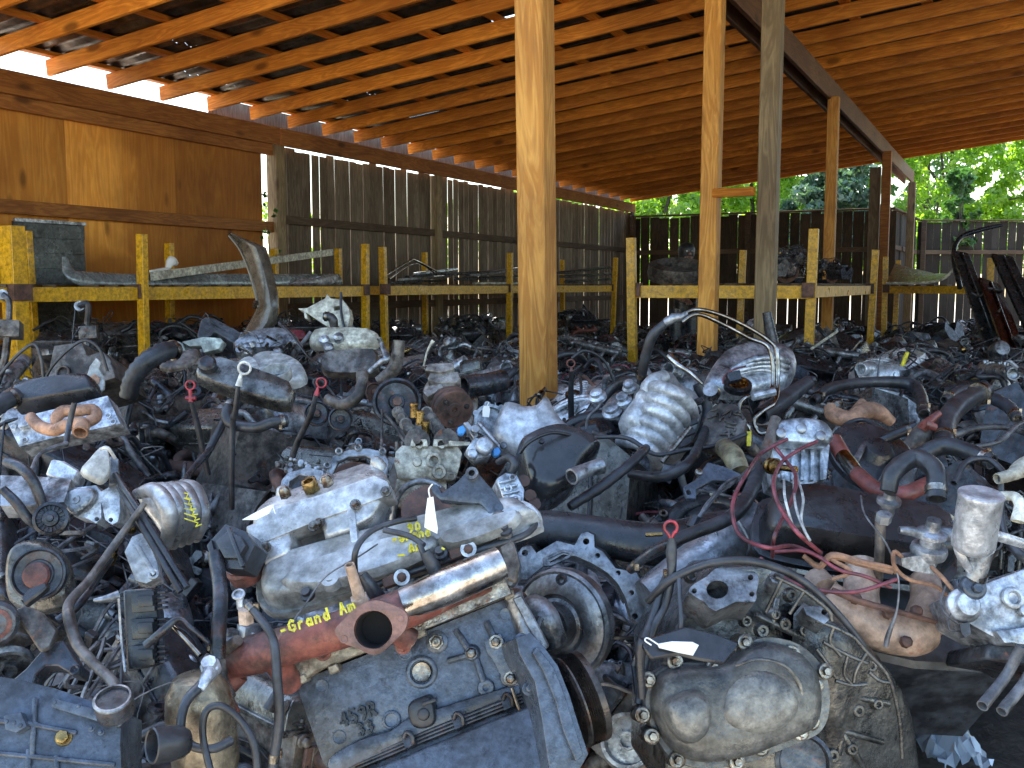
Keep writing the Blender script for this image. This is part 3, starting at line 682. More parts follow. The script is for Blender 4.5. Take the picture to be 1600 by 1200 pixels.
def vee_engine(seed,pal,kind='plenum'):
    r=random.Random(seed); e=EB('car_engine','engine'); bm_,hm,vm,im,xm=pal; L=.5; A=R(40)
    mb=MB(); sec=[(-.14,.13),(-.16,.17),(-.2,.34),(-.13,.42),(0,.3),(.13,.42),(.2,.34),(.16,.17),(.14,.13)]
    mb.prism([(-L/2,y,z) for y,z in sec],(-1,0,0),-L)
    for s_ in(-1,1):
        greeble(mb,r,26,(-L/2,s_*.165,.17),(L/2,s_*.18,.3),(0,s_,0)); greeble(mb,r,9,(-L/2-.002,-.12,.16),(-L/2,.12,.36),(-1,0,0),.025)
        for k in range(3): mb.lathe((-.15+k*.15,.175*s_,.25),(0,s_,-.2),[(.026,0),(.026,.006),(.02,.007),(.019,.002)],18)
    e.part('block',mb,bm_,.004)
    mb=MB().pillow([(-L/2,-.15,.13),(L/2,-.15,.13),(L/2,.15,.13),(-L/2,.15,.13)],(0,0,-1),.13,((1,0),(1,.1),(.9,.15),(.78,.9),(.68,1))); e.part('oil_pan',mb,'iron',.004)
    for s_ in(-1,1):
        m=Matrix.Translation((0,s_*.175,.385))@Matrix.Rotation(-s_*A,4,'X')
        h=MB().box((0,0,.03),(L*.95,.16,.09)); greeble(h,r,6,(-L/2.2,s_*.08,0),(L/2.2,s_*.082,.06),(0,s_,0),.012)
        e.part('cylinder_head',mp(h,m),hm,.003)
        e.part('valve_cover',mp(valvecover(L*.93,.15,.075,r.choice((0,0,2))),m@Matrix.Translation((0,0,.075))),vm,.002)
        h=MB()
        for k in range(3):
            x=-.16+k*.16; h.tube([(x,s_*.25,.36),(x,s_*.3,.34),(x*.8-.03,s_*.31,.3)],.024,10,4)
        h.tube([(-.2,s_*.31,.3),(0,s_*.32,.29),(.2,s_*.31,.27),(.25,s_*.3,.2)],.03,12,4,open_end=True); h.tube([(-.22,s_*.25,.37),(.22,s_*.25,.37)],.01,6,1)
        e.part('exhaust_manifold',h,xm,0,60)
    mb=MB(); mb.prism([(-.22,y,z) for y,z in ((-.12,.4),(-.1,.46),(.1,.46),(.12,.4),(.05,.34),(-.05,.34))],(-1,0,0),-.44)
    if kind=='plenum':
        for k in range(6):
            x=-.2+k*.08; mb.tube([(x,-.13,.44),(x,-.14,.52),(x,-.05,.585),(x,.07,.585),(x,.14,.52),(x,.12,.44)],.024,12,4)
        mb.pillow([(a,b,.5) for a,b in smooth_poly([(-.26,-.07),(.2,-.09),(.26,0),(.2,.09),(-.26,.07)],3)],(0,0,1),.085); mb.tube([(.22,0,.54),(.33,0,.54)],.042,18,1,open_end=True)
    elif kind=='ribbed':
        mb.pillow([(a,b,.45) for a,b in smooth_poly([(-.24,-.16),(.2,-.16),(.24,0),(.2,.16),(-.24,.16)],3)],(0,0,1),.14)
        for k in range(8): x=-.2+k*.055; mb.tube([(x,-.15,.49),(x,-.09,.58),(x,0,.6),(x,.09,.58),(x,.15,.49)],.012,8,3)
        mb.tube([(-.2,0,.55),(-.34,.02,.57)],.04,16,1,open_end=True)
    else:
        mb.lathe((0,0,.46),(0,0,1),[(.07,0),(.07,.05),(.06,.06),(.06,.1),(.075,.105),(.075,.12),(.055,.12),(.05,.04)],22)
        for s_ in(-1,1):
            for k in range(4): x=-.17+k*.11; mb.tube([(x,s_*.13,.44),(x*.8,s_*.08,.48),(x*.4,s_*.04,.48)],.022,10,3)
        greeble(mb,r,14,(-.15,-.09,.46),(.15,.09,.5),(0,0,1),.02)
    e.part('intake_manifold',mb,im,.001,50)
    mb=MB().prism([(L/2+.04,y,z) for y,z in smooth_poly([(-.12,.14),(.12,.14),(.16,.32),(.08,.42),(-.08,.42),(-.16,.32)],2)],(1,0,0),.05); greeble(mb,r,26,(L/2+.04,-.11,.16),(L/2+.041,.11,.4),(1,0,0),.018); e.part('timing_cover',mb,hm,.003)
    for c,rr in(((0,.2),.08),((.16,.4),.045),((-.17,.38),.06),((0,.38),.06)):
        if r.random()<.9: e.part('pulley',MB().lathe((L/2+.04,c[0],c[1]),(1,0,0),pulley(rr)),r.choice(['iron','iron','brown','rust','alu']),0,30)
    mb=MB().lathe((L/2-.1,.19,.5),(1,0,0),[(.02,0),(.05,.005),(.06,.02),(.06,.1),(.05,.12),(.02,.125)],20); e.part('alternator',mb,'alu',0,30)
    mb=MB(); 
    for k in range(6):
        s_=-1 if k%2 else 1; x=-.17+(k//2)*.16; mb.tube([(-.2,s_*.02,.56),(x-.05,s_*.15,.55+.03*(k%3)),(x,s_*.27,.42),(x,s_*.24,.37)],.0045,6,6)
    e.part('ignition_wires',mb,r.choice(['pinkwire','wire','rubber']),0,60)
    mb=MB().lathe((-L/2,0,.23),(-1,0,0),[(.2,0),(.2,.012),(.13,.012),(.12,.03),(.03,.03)],30); e.part('flexplate',mb,r.choice(['rust','iron']),0,30)
    clutter(e,r,L,.45,.58,3,6); return e
def gearbox(seed,mats):
    r=random.Random(seed); e=EB('gearbox','transmission'); m1,m2=mats
    mb=MB().lathe((-.3,0,.2),(1,0,0),[(.19,0),(.2,0),(.2,.015),(.185,.02),(.17,.1),(.125,.2),(.12,.2)],32,cap=False); mb.lathe((-.29,0,.2),(1,0,0),[(.175,0),(.16,.09),(.11,.17),(.02,.17)],32)
    for k in range(10):
        a=2*math.pi*k/10+.2; c=V((-.3,math.cos(a)*.2,.2+math.sin(a)*.2)); mb.lathe(c,(1,0,0),[(.016,0),(.016,.03),(.008,.03),(.007,.0)],12); mb.bar(c+V((.03,0,0)),(-.08,math.cos(a)*.125,.2+math.sin(a)*.125),.008,.02,V((1,0,0)))
    e.part('bell_housing',mb,m1,.001,40)
    mb=MB().prism([(-.1,y,z) for y,z in smooth_poly([(-.12,.1),(.12,.1),(.13,.2),(.1,.31),(-.1,.31),(-.13,.2)],2)],(-1,0,0),-.34)
    for k in range(6): x=-.06+k*.055; mb.tube([(x,-.135,.12),(x,-.135,.22),(x,-.1,.318),(x,.1,.318),(x,.135,.22),(x,.135,.12)],.008,6,2)
    greeble(mb,r,20,(-.1,-.13,.12),(.22,-.128,.28),(0,-1,0),.022); greeble(mb,r,20,(-.1,.128,.12),(.22,.13,.28),(0,1,0),.022); greeble(mb,r,14,(-.1,-.09,.31),(.22,.09,.315),(0,0,1),.02)
    e.part('gear_case',mb,m2,.003,40)
    mb=MB().pillow([(-.08,-.13,.1),(.22,-.13,.1),(.22,.13,.1),(-.08,.13,.1)],(0,0,-1),.09,((1,0),(1.03,.05),(1.03,.1),(.92,.15),(.85,.95),(.8,1))); e.part('pan',mb,'iron',.003)
    mb=MB().lathe((.24,0,.2),(1,0,0),[(.1,0),(.09,.03),(.06,.1),(.05,.25),(.055,.25),(.055,.27),(.03,.27),(.028,.2)],24); e.part('tail_housing',mb,m1,0,30)
    mb=MB(); 
    for k in range(3): mb.tube(hosepts(r,(-.1,-.14,.15),(.25,-.12,.25),.1,.06),.006,6,5)
    e.part('cooler_line',mb,'alu',0,60)
    clutter(e,r,.4,.26,.33,2,3); return e
PAL=dict(a=('iron','alu','plastic','alu','rust'),b=('block','alu','silver','silver','redrust'),c=('iron','brown','iron','iron','brown'),d=('alu','alu','brown','greasy','brown'),
 e=('block','greasy','iron','silverc','tan'),f=('brown','brown','greasy','alu','rust'),g=('greasy','alu','plastic','plastic','redrust'))
KINDS=[(lambda: inline_engine(1,PAL['a']),'inline engine with black valve cover'),
 (lambda: inline_engine(2,PAL['f']),'brown grimy four-cylinder engine'),
 (lambda: inline_engine(3,PAL['d']),'dirty aluminium engine with brown manifold'),
 (lambda: vee_engine(4,PAL['b'],'plenum'),'V engine with tubular silver intake'),
 (lambda: vee_engine(5,PAL['c'],'carb'),'dark greasy V engine with throttle base'),
 (lambda: vee_engine(6,PAL['e'],'ribbed'),'V engine with ribbed bright intake'),
 (lambda: vee_engine(7,PAL['g'],'plenum'),'V engine with black plastic intake'),
 (lambda: gearbox(8,('alu','greasy')),'greasy gearbox with round housing'),
 (lambda: gearbox(9,('silver','alu')),'silver cased gearbox'),
 (lambda: inline_engine(10,PAL['g']),'black topped engine with red manifold'),
 (lambda: vee_engine(12,PAL['f'],'ribbed'),'brown V engine with ribbed intake')]
PROTO=[]; USED=[]
def place(kind,loc,rot,label,group):
    while len(PROTO)<=kind: PROTO.append(None)
    if PROTO[kind] is None:
        e=KINDS[kind][0](); PROTO[kind]=e.root; r=e.root
    else:
        src=PROTO[kind]; r=src.copy(); COL.objects.link(r)
        for c in [o for o in src.children]:
            d=c.copy(); COL.objects.link(d); d.parent=r
            for g_ in c.children: h=g_.copy(); COL.objects.link(h); h.parent=d
    r.location=loc; r.rotation_euler=rot; r['label']=label; r['group']=group; r['category']='transmission' if kind in(7,8) else 'engine'
    return r
ORD=['leftmost','second from left','third from left','fourth from left','fifth from left','sixth from left','seventh from left','eighth from left','ninth from left','tenth from left','eleventh from left','twelfth from left','thirteenth from left','fourteenth from left','fifteenth from left']
def row(name,Y,px0,px1,n,z,seed,kinds,tilt=.5,skip=()):
    r=random.Random(seed)
    for i in range(n):
        if i in skip: continue
        px=px0+(px1-px0)*(i+.5)/n+r.uniform(-12,12); yy=Y+r.uniform(-.15,.15); p=pz(px,yy)
        k=kinds[i%len(kinds)] if r.random()<.7 else r.randrange(len(KINDS))
        rot=Euler((r.uniform(-tilt,tilt),r.uniform(-tilt,tilt),r.uniform(0,6.28)))
        h=.26; off=rot.to_matrix()@V((0,0,h))
        place(k,V((p.x,p.y,z+r.uniform(-.05,.05)))-off,rot,f"{KINDS[k][1]}, {ORD[i]} {name}",'engines heaped on the shed floor')
# rows of the heap, far to near; z is the height of each engine's middle
row('in farthest row',15.5,1010,1620,9,.55,1,[4,6,0,7,10],.3)
row('in row before free rack',12.3,930,1640,11,.6,2,[0,6,4,7,1])
row('in row crossing free rack',9.6,760,1640,12,.62,3,[4,1,6,9,7])
row('in row at the rack feet',8.0,640,1640,12,.66,4,[10,6,7,4,0,1])
row('in row behind thin posts',6.9,480,1680,12,.68,5,[5,4,1,6,7,2])
row('in row along rack front',5.9,250,1700,12,.70,6,[1,2,5,4,10,9,7])
row('in row behind centre post',4.95,60,1720,12,.70,7,[10,1,2,0,4,3,6])
row('in row beside centre post',4.1,-20,1720,10,.70,8,[1,2,10,4,7,5])
row('in third row from the front',3.35,-40,1740,8,.64,9,[4,7,1,10,6,0])
row('in second row from the front',2.7,-60,1760,7,.50,10,[4,7,0,9,6],skip=(5,6))
row('in row beneath loose parts',2.15,-40,1700,5,.33,12,[4,1,6],skip=(2,4))

for i,px in enumerate((120,175,245,300,355,410,470,530)):  # dark engines added to stand in for the shade below the shelf
    q=S(s_of(px,.75),.75); place([4,10,6,4,7,1,4,6][i],V((q.x,q.y,.58)),Euler((.2*(i%3-1),0,1.1*i)),f"{KINDS[[4,10,6,4,7,1,4,6][i]][1]}, {ORD[i]} added to darken low shelf under bumper",'engines added to darken the low rack shelf')
for i,px in enumerate((620,670,720,770,900)):  # more dark engines added in place of plain shade under this rack
    q=S(s_of(px,.7),.7); place([4,7,4,1,6][i],V((q.x,q.y,.48)),Euler((0,.2*(i%2),.9*i)),f"{KINDS[[4,7,4,1,6][i]][1]}, {ORD[i]} added to darken under middle shelf",'engines added to darken under the middle rack')
# ================================================================ tracing helpers: every outline gets its own distance, size and depth
def PR(mb,fr,pts,w=0,dep=.02,holes=None): return mb.prism([fr.hit(x,y,w) for x,y in pts],fr.n,dep,[[fr.hit(x,y,w) for x,y in h] for h in holes] if holes else None)
def PL(mb,fr,pts,w=0,h=.03,prof=((1,0),(.985,.45),(.94,.8),(.84,.97),(.4,1.03)),sm=3):
    return mb.pillow([fr.hit(x,y,w) for x,y in (smooth_poly(pts,sm) if sm else pts)],fr.n,h,prof)
def LA(mb,fr,px,py,prof,w=0,n=32,ax=None):
    k=fr.Y/FPX; return mb.lathe(fr.hit(px,py,w),ax or fr.n,[(max(r,.02)*k,h*k) for r,h in prof],n)
def TB(mb,pts,r,n=12,seg=5,**kw):
    """pts (px,py,Y); r in px or a list"""
    k=sum(p[2] for p in pts)/len(pts)/FPX
    return mb.tube([P(*p) for p in pts],[x*k for x in r] if hasattr(r,'__len__') else r*k,n,seg,**kw)
def BO(mb,fr,px,py,w=0,r=7,h=8): k=fr.Y/FPX; return mb.bolt(fr.hit(px,py,w),fr.n,r*k,h*k)
def hero(name,label,cat,px,py,Y,group=None):
    p=P(px,py,Y); return thing(name,label,cat,(p.x,p.y,max(.02,p.z-.3)),group)
def hose(label,pts,r,mat='rubber',open_end=True,name='hose',cat='hose',group=None,n=12,**kw):
    q=random.Random(label); rr=[x*q.uniform(.94,1.06) for x in (r if hasattr(r,'__len__') else [r]*len(pts))]
    mb=MB(); st=len(mb.v); TB(mb,pts,rr,n,6,open_end=open_end,**kw)
    o=solo(name,label,cat,mb,M[mat],0,60,group)
    if name=='hose' and max(rr)>=7 and len(pts)>2:
        for e in ((0,.35),(len(pts)-1,-.35)):
            if q.random()<.7:
                i=e[0]; j=i+(1 if e[1]>0 else -1); A=P(*pts[i]).lerp(P(*pts[j]),.22); B=P(*pts[i]).lerp(P(*pts[j]),.22+.012/max(.02,(P(*pts[i])-P(*pts[j])).length)); rad=max(rr[i],rr[j])*pts[i][2]/FPX*1.1
                m=MB().cyl(A,B,rad,rad,20); d=(B-A).normalized(); m.box(B+d.orthogonal().normalized()*rad,(.008,.008,.012)); part(o,'clamp',m,'bolt',0,40)
    return o
def part(root,name,mb,mat,bev=0,sm=40,label=None,parent=None,seg=1):
    o=obj(name,mb,M[mat] if isinstance(mat,str) else mat,parent or root,bev,sm,seg)
    if label:o['label']=label
    return o
def ribbon(mb,fr,strokes,w,hw=1.6,th=.0016):
    """hand-drawn marker strokes, thin raised paint"""
    q=random.Random(len(strokes)*7+3); hw0=hw
    for st in strokes:
        for (x0,y0),(x1,y1) in zip(st,st[1:]):
            hw=hw0*q.uniform(.8,1.35); x0+=q.uniform(-.5,.5); y1+=q.uniform(-.6,.6)
            dx,dy=x1-x0,y1-y0; l=math.hypot(dx,dy) or 1; nx,ny=-dy/l*hw,dx/l*hw; ex,ey=dx/l*hw*.4,dy/l*hw*.4
            PR(mb,fr,[(x0+nx-ex,y0+ny-ey),(x1+nx+ex,y1+ny+ey),(x1-nx+ex,y1-ny+ey),(x0-nx-ex,y0-ny-ey)],w,th)
def text_strokes(s,x,y,h,ang,adv=.75,slant=.1):
    """simple stroke letters laid along a slanted base line"""
    G={'G':[[(.9,.85),(.5,1),(.1,.7),(.1,.25),(.5,0),(.9,.2),(.9,.5),(.55,.5)]],'r':[[(.2,.6),(.2,0)],[(.2,.4),(.5,.62),(.8,.55)]],
     'a':[[(.8,.5),(.4,.6),(.15,.3),(.4,0),(.8,.15),(.8,.6),(.85,0)]],'n':[[(.15,.6),(.15,0)],[(.15,.4),(.5,.6),(.8,.4),(.8,0)]],
     'd':[[(.8,1),(.8,0)],[(.8,.15),(.4,0),(.12,.3),(.4,.6),(.8,.45)]],'A':[[(.05,0),(.5,1),(.95,0)],[(.25,.4),(.75,.4)]],
     'm':[[(.1,.6),(.1,0)],[(.1,.45),(.35,.6),(.5,.4),(.5,0)],[(.5,.4),(.75,.6),(.95,.4),(.95,0)]],'T':[[(.05,1),(.95,1)],[(.5,1),(.5,0)]],
     '9':[[(.85,.65),(.5,.5),(.15,.75),(.5,1),(.85,.8),(.8,.3),(.4,0)]],'0':[[(.5,1),(.15,.7),(.15,.3),(.5,0),(.85,.3),(.85,.7),(.5,1)]],
     '4':[[(.7,0),(.7,1),(.1,.3),(.95,.3)]],'5':[[(.85,1),(.25,1),(.2,.55),(.6,.62),(.88,.35),(.6,0),(.15,.08)]],'R':[[(.15,0),(.15,1),(.6,1),(.85,.77),(.6,.5),(.15,.5)],[(.5,.5),(.88,0)]],
     '3':[[(.15,.9),(.5,1),(.82,.78),(.5,.54),(.86,.28),(.5,0),(.12,.1)]],'s':[[(.75,.55),(.4,.62),(.2,.45),(.7,.2),(.45,0),(.15,.05)]],'p':[[(.15,.6),(.15,-.35)],[(.15,.5),(.5,.6),(.8,.35),(.5,.02),(.15,.12)]],' ':[],'-':[[(.1,.35),(.7,.4)]]}
    c,s_=math.cos(R(ang)),math.sin(R(ang)); out=[];cx=0
    for ch in s:
        for st in G.get(ch,[]):
            out.append([(x+(cx+(a+b*slant)*.62*h)*c-b*h*s_*1 , y-(cx+(a+b*slant)*.62*h)*s_-b*h*c) for a,b in st])
        cx+=h*adv
    return out
def gtag(label,fr,pts,w,stem):
    t=thing('paper_tag',label,'tag',fr.hit(*pts[0],w)); part(t,'card',PR(MB(),fr,pts,w,.0012),'tag',0)
    part(t,'string',MB().tube([fr.hit(x,y,w+.004) for x,y in stem],.0012,5,4),'tag',0,60); return t
# ---------------------------------------------------------------- 1: the V6 at the front
F=Frame(650,1050,1.60,roll=21,tx=14,ty=2)
E=hero('car_engine','dark blue grey V6 engine nearest the camera with red manifold and yellow writing','engine',650,1100,1.62)
mb=MB(); PR(mb,F,[(462,1066),(560,1028),(800,932),(812,985),(828,1040),(846,1120),(850,1150),(560,1262),(505,1192),(480,1120)],0,.34)
LA(mb,F,659,1050,[(26,0),(26,3),(23,5),(19,5),(18,-3)],0); LA(mb,F,612,1125,[(15,0),(15,4),(11,5),(10,1)],0); LA(mb,F,683,1003,[(18,0),(18,4),(14,6)],0)
for c in((503,1072),(633,1020),(530,1152),(790,960)): LA(mb,F,*c,[(11,0),(11,1.6),(9.5,1.8),(9.4,.6)],0,24)
for a,b in (((712,985),(738,1022)),((700,1033),(738,1022)),((742,1024),(756,1066)),((760,972),(772,998)),((845,965),(830,1000))): mb.tube([F.hit(*a,.002),F.hit(*b,.012)],.006,8,1)
LA(mb,F,738,1020,[(14,0),(12,12),(10,17)],0,14); LA(mb,F,760,1074,[(14,0),(14,12),(12,14),(5,14),(5,4)],0,18)
LA(mb,F,796,1058,[(16,0),(14,12),(7,13)],0,12); LA(mb,F,775,1004,[(15,0),(13,13)],0,12)
PR(mb,F,[(757,1000),(782,990),(790,1010),(800,1030),(815,1055),(812,1070),(795,1074),(785,1060),(770,1030),(760,1018)],.022,.03)
part(E,'block',mb,'block',.0035,32,seg=2)
mb=MB(); PL(mb,F,[(514,1186),(560,1156),(612,1140),(640,1120),(690,1104),(760,1082),(836,1062),(844,1078),(700,1136),(580,1184),(524,1208)],0,.02,((1,0),(.99,.5),(.97,.9),(.94,1)),3); part(E,'block_skirt',mb,'block',.001,50)
mb=MB(); ribbon(mb,F,text_strokes('459R',533,1137,21,20,.74),.008,1.9,.008); ribbon(mb,F,text_strokes('33',560,1150,18,19,.78),.008,1.9,.008); part(E,'cast_number',mb,glossless('black cast figures',(.012,.013,.016),.3),0)
mb=MB(); LA(mb,F,659,1050,[(16,2),(15,3.5),(11,2.2),(3,2.2)],0,28); part(E,'freeze_plug',mb,'brass' if 0 else 'bolt',0,30,'bright freeze plug')
mb=MB(); LA(mb,F,683,1003,[(13,6),(13,12),(9,12),(9,20),(6,21)],0,6); LA(mb,F,683,1003,[(4,20),(4,25),(1.5,25),(1.5,20)],0,12); LA(mb,F,738,1020,[(9,16),(9,22),(6,24)],0,6); BO(mb,F,775,1003,.02,8,10);BO(mb,F,798,1060,.02,8,10);BO(mb,F,824,1078,.01,8,12); part(E,'sender',mb,'bolt',.0006)
mb=MB(); PL(mb,F,[(640,1100),(660,1088),(676,1086),(684,1110),(682,1130),(662,1138),(645,1130)],0,.03); PR(mb,F,[(658,1098),(680,1090),(682,1096),(660,1104)],.036,.02); LA(mb,F,662,1116,[(10,0),(9,5),(4,6)],.03,14); part(E,'oil_filter_mount',mb,'rubber',.001,45)
FP=Frame(700,1170,1.535,roll=21,tx=30)
mb=MB(); PR(mb,FP,[(560,1188),(880,1062),(890,1080),(570,1212)],.0,.05); 
for o_ in(0,6,12): mb.tube([FP.hit(555,1190+o_,.006),FP.hit(700,1130+o_,.006),FP.hit(880,1060+o_,.006)],.0032,8,4)
for c in((635,1158),(713,1128),(790,1098)): PR(mb,FP,[(c[0]-9,c[1]-10),(c[0]+7,c[1]-17),(c[0]+15,c[1]+4),(c[0]-2,c[1]+12)],.02,.03); mb.tube([FP.hit(c[0]-4,c[1]-4,.02),FP.hit(c[0],c[1]-14,.026),FP.hit(c[0]+9,c[1]-8,.026),FP.hit(c[0]+11,c[1]+5,.02)],.0035,8,4)
part(E,'pan_rail',mb,'iron',.001)
mb=MB(); PL(mb,FP,[(560,1215),(880,1085),(905,1180),(900,1290),(620,1300)],-.005,.03,((1,0),(.995,.6),(.97,1),(.9,1.05)),0); part(E,'oil_pan',mb,'block',.004,40)
mb=MB(); TB(mb,[(800,1075,1.54),(812,1110,1.53),(828,1142,1.52),(832,1150,1.52)],[3,3,4,5],8,4); part(E,'dipstick_tab',mb,'bolt')
# cylinder head strip, red manifold, flange, heat shield
mb=MB(); PR(mb,F,[(430,1040),(452,1010),(560,972),(780,880),(798,930),(640,992),(500,1046),(462,1070)],.03,.2)
for c in((470,1062),(520,1046),(655,990),(795,930)): PR(mb,F,[(c[0]-9,c[1]-4),(c[0]+6,c[1]-10),(c[0]+10,c[1]+2),(c[0]-5,c[1]+9)],.034,.03)
part(E,'cylinder_head',mb,grime('scorched head',(.46,.40,.30),(.17,.12,.08),metal=.4,rough=.55,scale=14,rust=.2,rustcol=(.3,.15,.08)),.002)
man=MB(); TB(man,[(348,1040,1.57),(400,1022,1.54),(480,1000,1.53),(560,975,1.52),(640,948,1.53),(700,925,1.57),(760,905,1.6)],[26,32,30,30,32,27,22],20,6)
TB(man,[(370,1050,1.56),(345,1085,1.55),(362,1120,1.54)],[22,20,16],14,5)
for a,b in(((430,1030),(455,1070)),((585,960),(640,1000))): TB(man,[(*a,1.55),(*b,1.58)],[22,20],14,1)
for c in((480,985),(630,1010),(400,1020),(505,1020)): BO(man,F,*c,.07 if c[0]<500 else .035,9,12)
X=part(E,'exhaust_manifold',man,'redrust',0,50)
FG=Frame(590,982,1.44,roll=14,tx=8,ty=-3)
out=smooth_poly([(523,985),(540,965),(556,950),(585,938),(620,948),(634,958),(637,968),(632,985),(612,1006),(586,1024),(556,1012),(535,1004)],3)
mb=MB(); PR(mb,FG,out,0,.012,[circ(583,984,30,28)]); mb.lathe(FG.hit(583,984,-.002),FG.n,[(.0275,.0005),(.0265,-.01),(.025,-.04),(.001,-.041)],28,cap=False); TB(mb,[(587,982,1.484),(592,978,1.53)],[34,30],24,1)
for c in((537,999),(625,967)): LA(mb,FG,*c,[(6.5,0),(6.2,.8),(4,.8),(3.9,.1)],.0005,16)
part(E,'outlet_flange',mb,grime('flange',(.36,.19,.155),(.2,.1,.085),metal=.2,rough=.6,scale=12,rust=.1),.002,35,parent=X,seg=2)
mb=MB(); mb.lathe(FG.hit(583,984,0),FG.n,[(.0272,-.004),(.0262,-.012),(.0248,-.036),(.001,-.037)],28,cap=False); part(E,'port_soot_shade',mb,glossless('soot and deep shade',(.006,.006,.007),.9),parent=X)  # sooty black lining, the dark of a deep port put into its colour
FW=Frame(560,960,1.49,roll=21,tx=45)
mb=MB(); ribbon(mb,FW,text_strokes('-Grand Am',440,992,17,19,.82),.024,1.6,.0012); part(E,'marker_writing',mb,'yellowpaint',parent=X)
mb=MB(); TB(mb,[(566,948,1.5),(556,915,1.49),(546,882,1.48)],[12,9,8],14,1,open_end=True); LA(mb,Frame(563,940,1.5,roll=15,tx=70),563,940,[(15,0),(15,9),(12,11)],0,6); part(E,'egr_pipe',mb,'tan',0,40)
mb=MB(); TB(mb,[(632,944,1.52),(700,915,1.53),(782,880,1.56)],[27,30,28],24,3); part(E,'heat_shield',mb,grime('polished shield',(.82,.80,.76),(.36,.27,.19),metal=.85,rough=.28,scale=5,amount=.45,rust=.12,bump=.1),0,60)
mb=MB(); PR(mb,F,[(655,965),(790,905),(800,928),(660,985)],.05,.02); BO(mb,F,752,920,.05,8,9); BO(mb,F,655,972,.055,9,9); PR(mb,F,[(628,935),(640,930),(650,950),(652,985),(642,980)],.075,.004); part(E,'shield_bracket',mb,'bolt',.001)
for c in((628,902),(732,858)): mb=MB(); LA(mb,F,*c,[(13,0),(13,2),(4,2.2)],.075,20); part(E,'washer',mb,'silverc'); mb=MB(); LA(mb,F,*c,[(8,2),(7,9),(3,11)],.075,8); part(E,'stud_nut',mb,'rust'); mb=MB(); PR(mb,F,[(c[0]-32,c[1]+2),(c[0]-8,c[1]-8),(c[0]-6,c[1]+10),(c[0]-28,c[1]+18)],.072,.03); part(E,'spacer',mb,'rust',.002)
# front bank valve cover
FV=Frame(620,880,1.66,roll=17,tx=48)
VC=part(E,'valve_cover',PL(PL(MB(),FV,[(404,932),(412,905),(470,878),(620,838),(800,792),(840,800),(848,822),(830,840),(640,905),(500,952),(440,968),(412,955)],-.012,.016,((1,0),(1,.6),(.985,1)),3),FV,[(415,925),(425,900),(470,882),(620,842),(800,798),(832,806),(836,822),(700,872),(500,942),(440,955),(418,945)],0,.05,((1,0),(.985,.5),(.95,.85),(.88,1),(.5,1.03)),3),grime('chalky aluminium cover',(.66,.70,.72),(.40,.40,.36),metal=.4,rough=.55,scale=6,amount=.4,dust=.35,speck=.4),0,50)
mb=MB(); PL(mb,FV,[(440,915),(500,880),(640,842),(690,850),(640,885),(500,925)],.045,.02,((1,0),(.97,.6),(.88,1)),3); PL(mb,FV,[(690,842),(800,806),(815,812),(790,835),(705,862)],.045,.018,((1,0),(.97,.6),(.88,1)),3)
LA(mb,FV,520,912,[(16,0),(14,14),(6,14),(6,6)],.05,18); part(E,'cover_dome',mb,VC.data.materials[0],0,45,parent=VC)
mb=MB()
for c in((482,932),(690,868),(790,830),(640,860)): LA(mb,FV,*c,[(11,0),(11,6),(7,8),(7,15),(3,15)],.045,12)
part(E,'cover_bolt',mb,'rubber',0,40,parent=VC)
mb=MB(); TB(mb,[(560,925,1.6),(640,895,1.6),(740,862,1.6),(815,838,1.62),(838,820,1.66)],5.5,10,4); part(E,'cover_seal',mb,'rubber',0,60,parent=VC)
mb=MB(); ribbon(mb,FV,text_strokes('90',638,832,13,12,.9)+text_strokes('-Grand',614,848,13,12,.8)+text_strokes('Am',640,862,12,12,.9)+[[(622,868),(632,866)],[(690,856),(694,858)]],.071,1.6,.0012); part(E,'marker_writing',mb,'yellowpaint',parent=VC)
# plenum: two bright lobes, flange, brass fitting
FI=Frame(500,830,1.74,roll=17,tx=30)
sm_=grime('bright plenum casting',(.92,.93,.94),(.62,.62,.60),metal=.45,rough=.42,scale=8,amount=.3,dust=.2,speck=.35)
mb=MB()
PL(mb,FI,[(400,838),(460,814),(476,862),(470,884),(432,902),(422,880),(402,858)],.0,.06,((1,0),(.99,.55),(.94,.9),(.84,1)),0)
PL(mb,FI,[(505,800),(600,762),(612,800),(600,825),(560,850),(520,862)],.0,.06,((1,0),(.99,.55),(.94,.9),(.84,1)),0)
PR(mb,FI,[(392,836),(402,810),(440,790),(500,772),(585,742),(606,752),(612,772),(500,812),(400,852)],.065,.05); PR(mb,FI,[(455,818),(510,800),(524,860),(476,886)],-.03,.06)
PR(mb,FI,[(540,780),(552,776),(560,850),(548,852)],.064,.02); 
part(E,'intake_plenum',mb,sm_,.005,45,seg=2)
mb=MB(); FT=Frame(490,790,1.78,roll=17,tx=62)
PL(mb,FT,[(398,822),(420,795),(500,765),(580,735),(606,748),(600,768),(500,800),(410,832)],.01,.025,sm=2)
for c,r_ in (((447,778),12),((515,760),13),((592,732),10)): LA(mb,FT,*c,[(r_*1.5,0),(r_,14),(r_*.6,22)],.02,14)
part(E,'plenum_top',mb,sm_,.002)
mb=MB(); LA(mb,FT,490,770,[(13,0),(14,16),(13,24),(8,24),(8,10)],.03,6); part(E,'brass_fitting',mb,'brass',.0005)
mb=MB()
for c in((498,818),(555,788),(603,768),(415,855),(490,822)): BO(mb,FI,*c,.067,6,6)
for c in((447,775),(513,757)): LA(mb,FT,*c,[(10,0),(9,10),(5,16)],.05,6)
part(E,'plenum_bolt',mb,'bolt')
mb=MB(); LA(mb,FI,505,862,[(16,0),(16,5),(8,6)],-.02,16); LA(mb,Frame(388,880,1.7,roll=20,tx=50),388,895,[(30,0),(30,22),(26,26),(26,30)],0,26); part(E,'egr_valve',mb,'redrust',0,40)
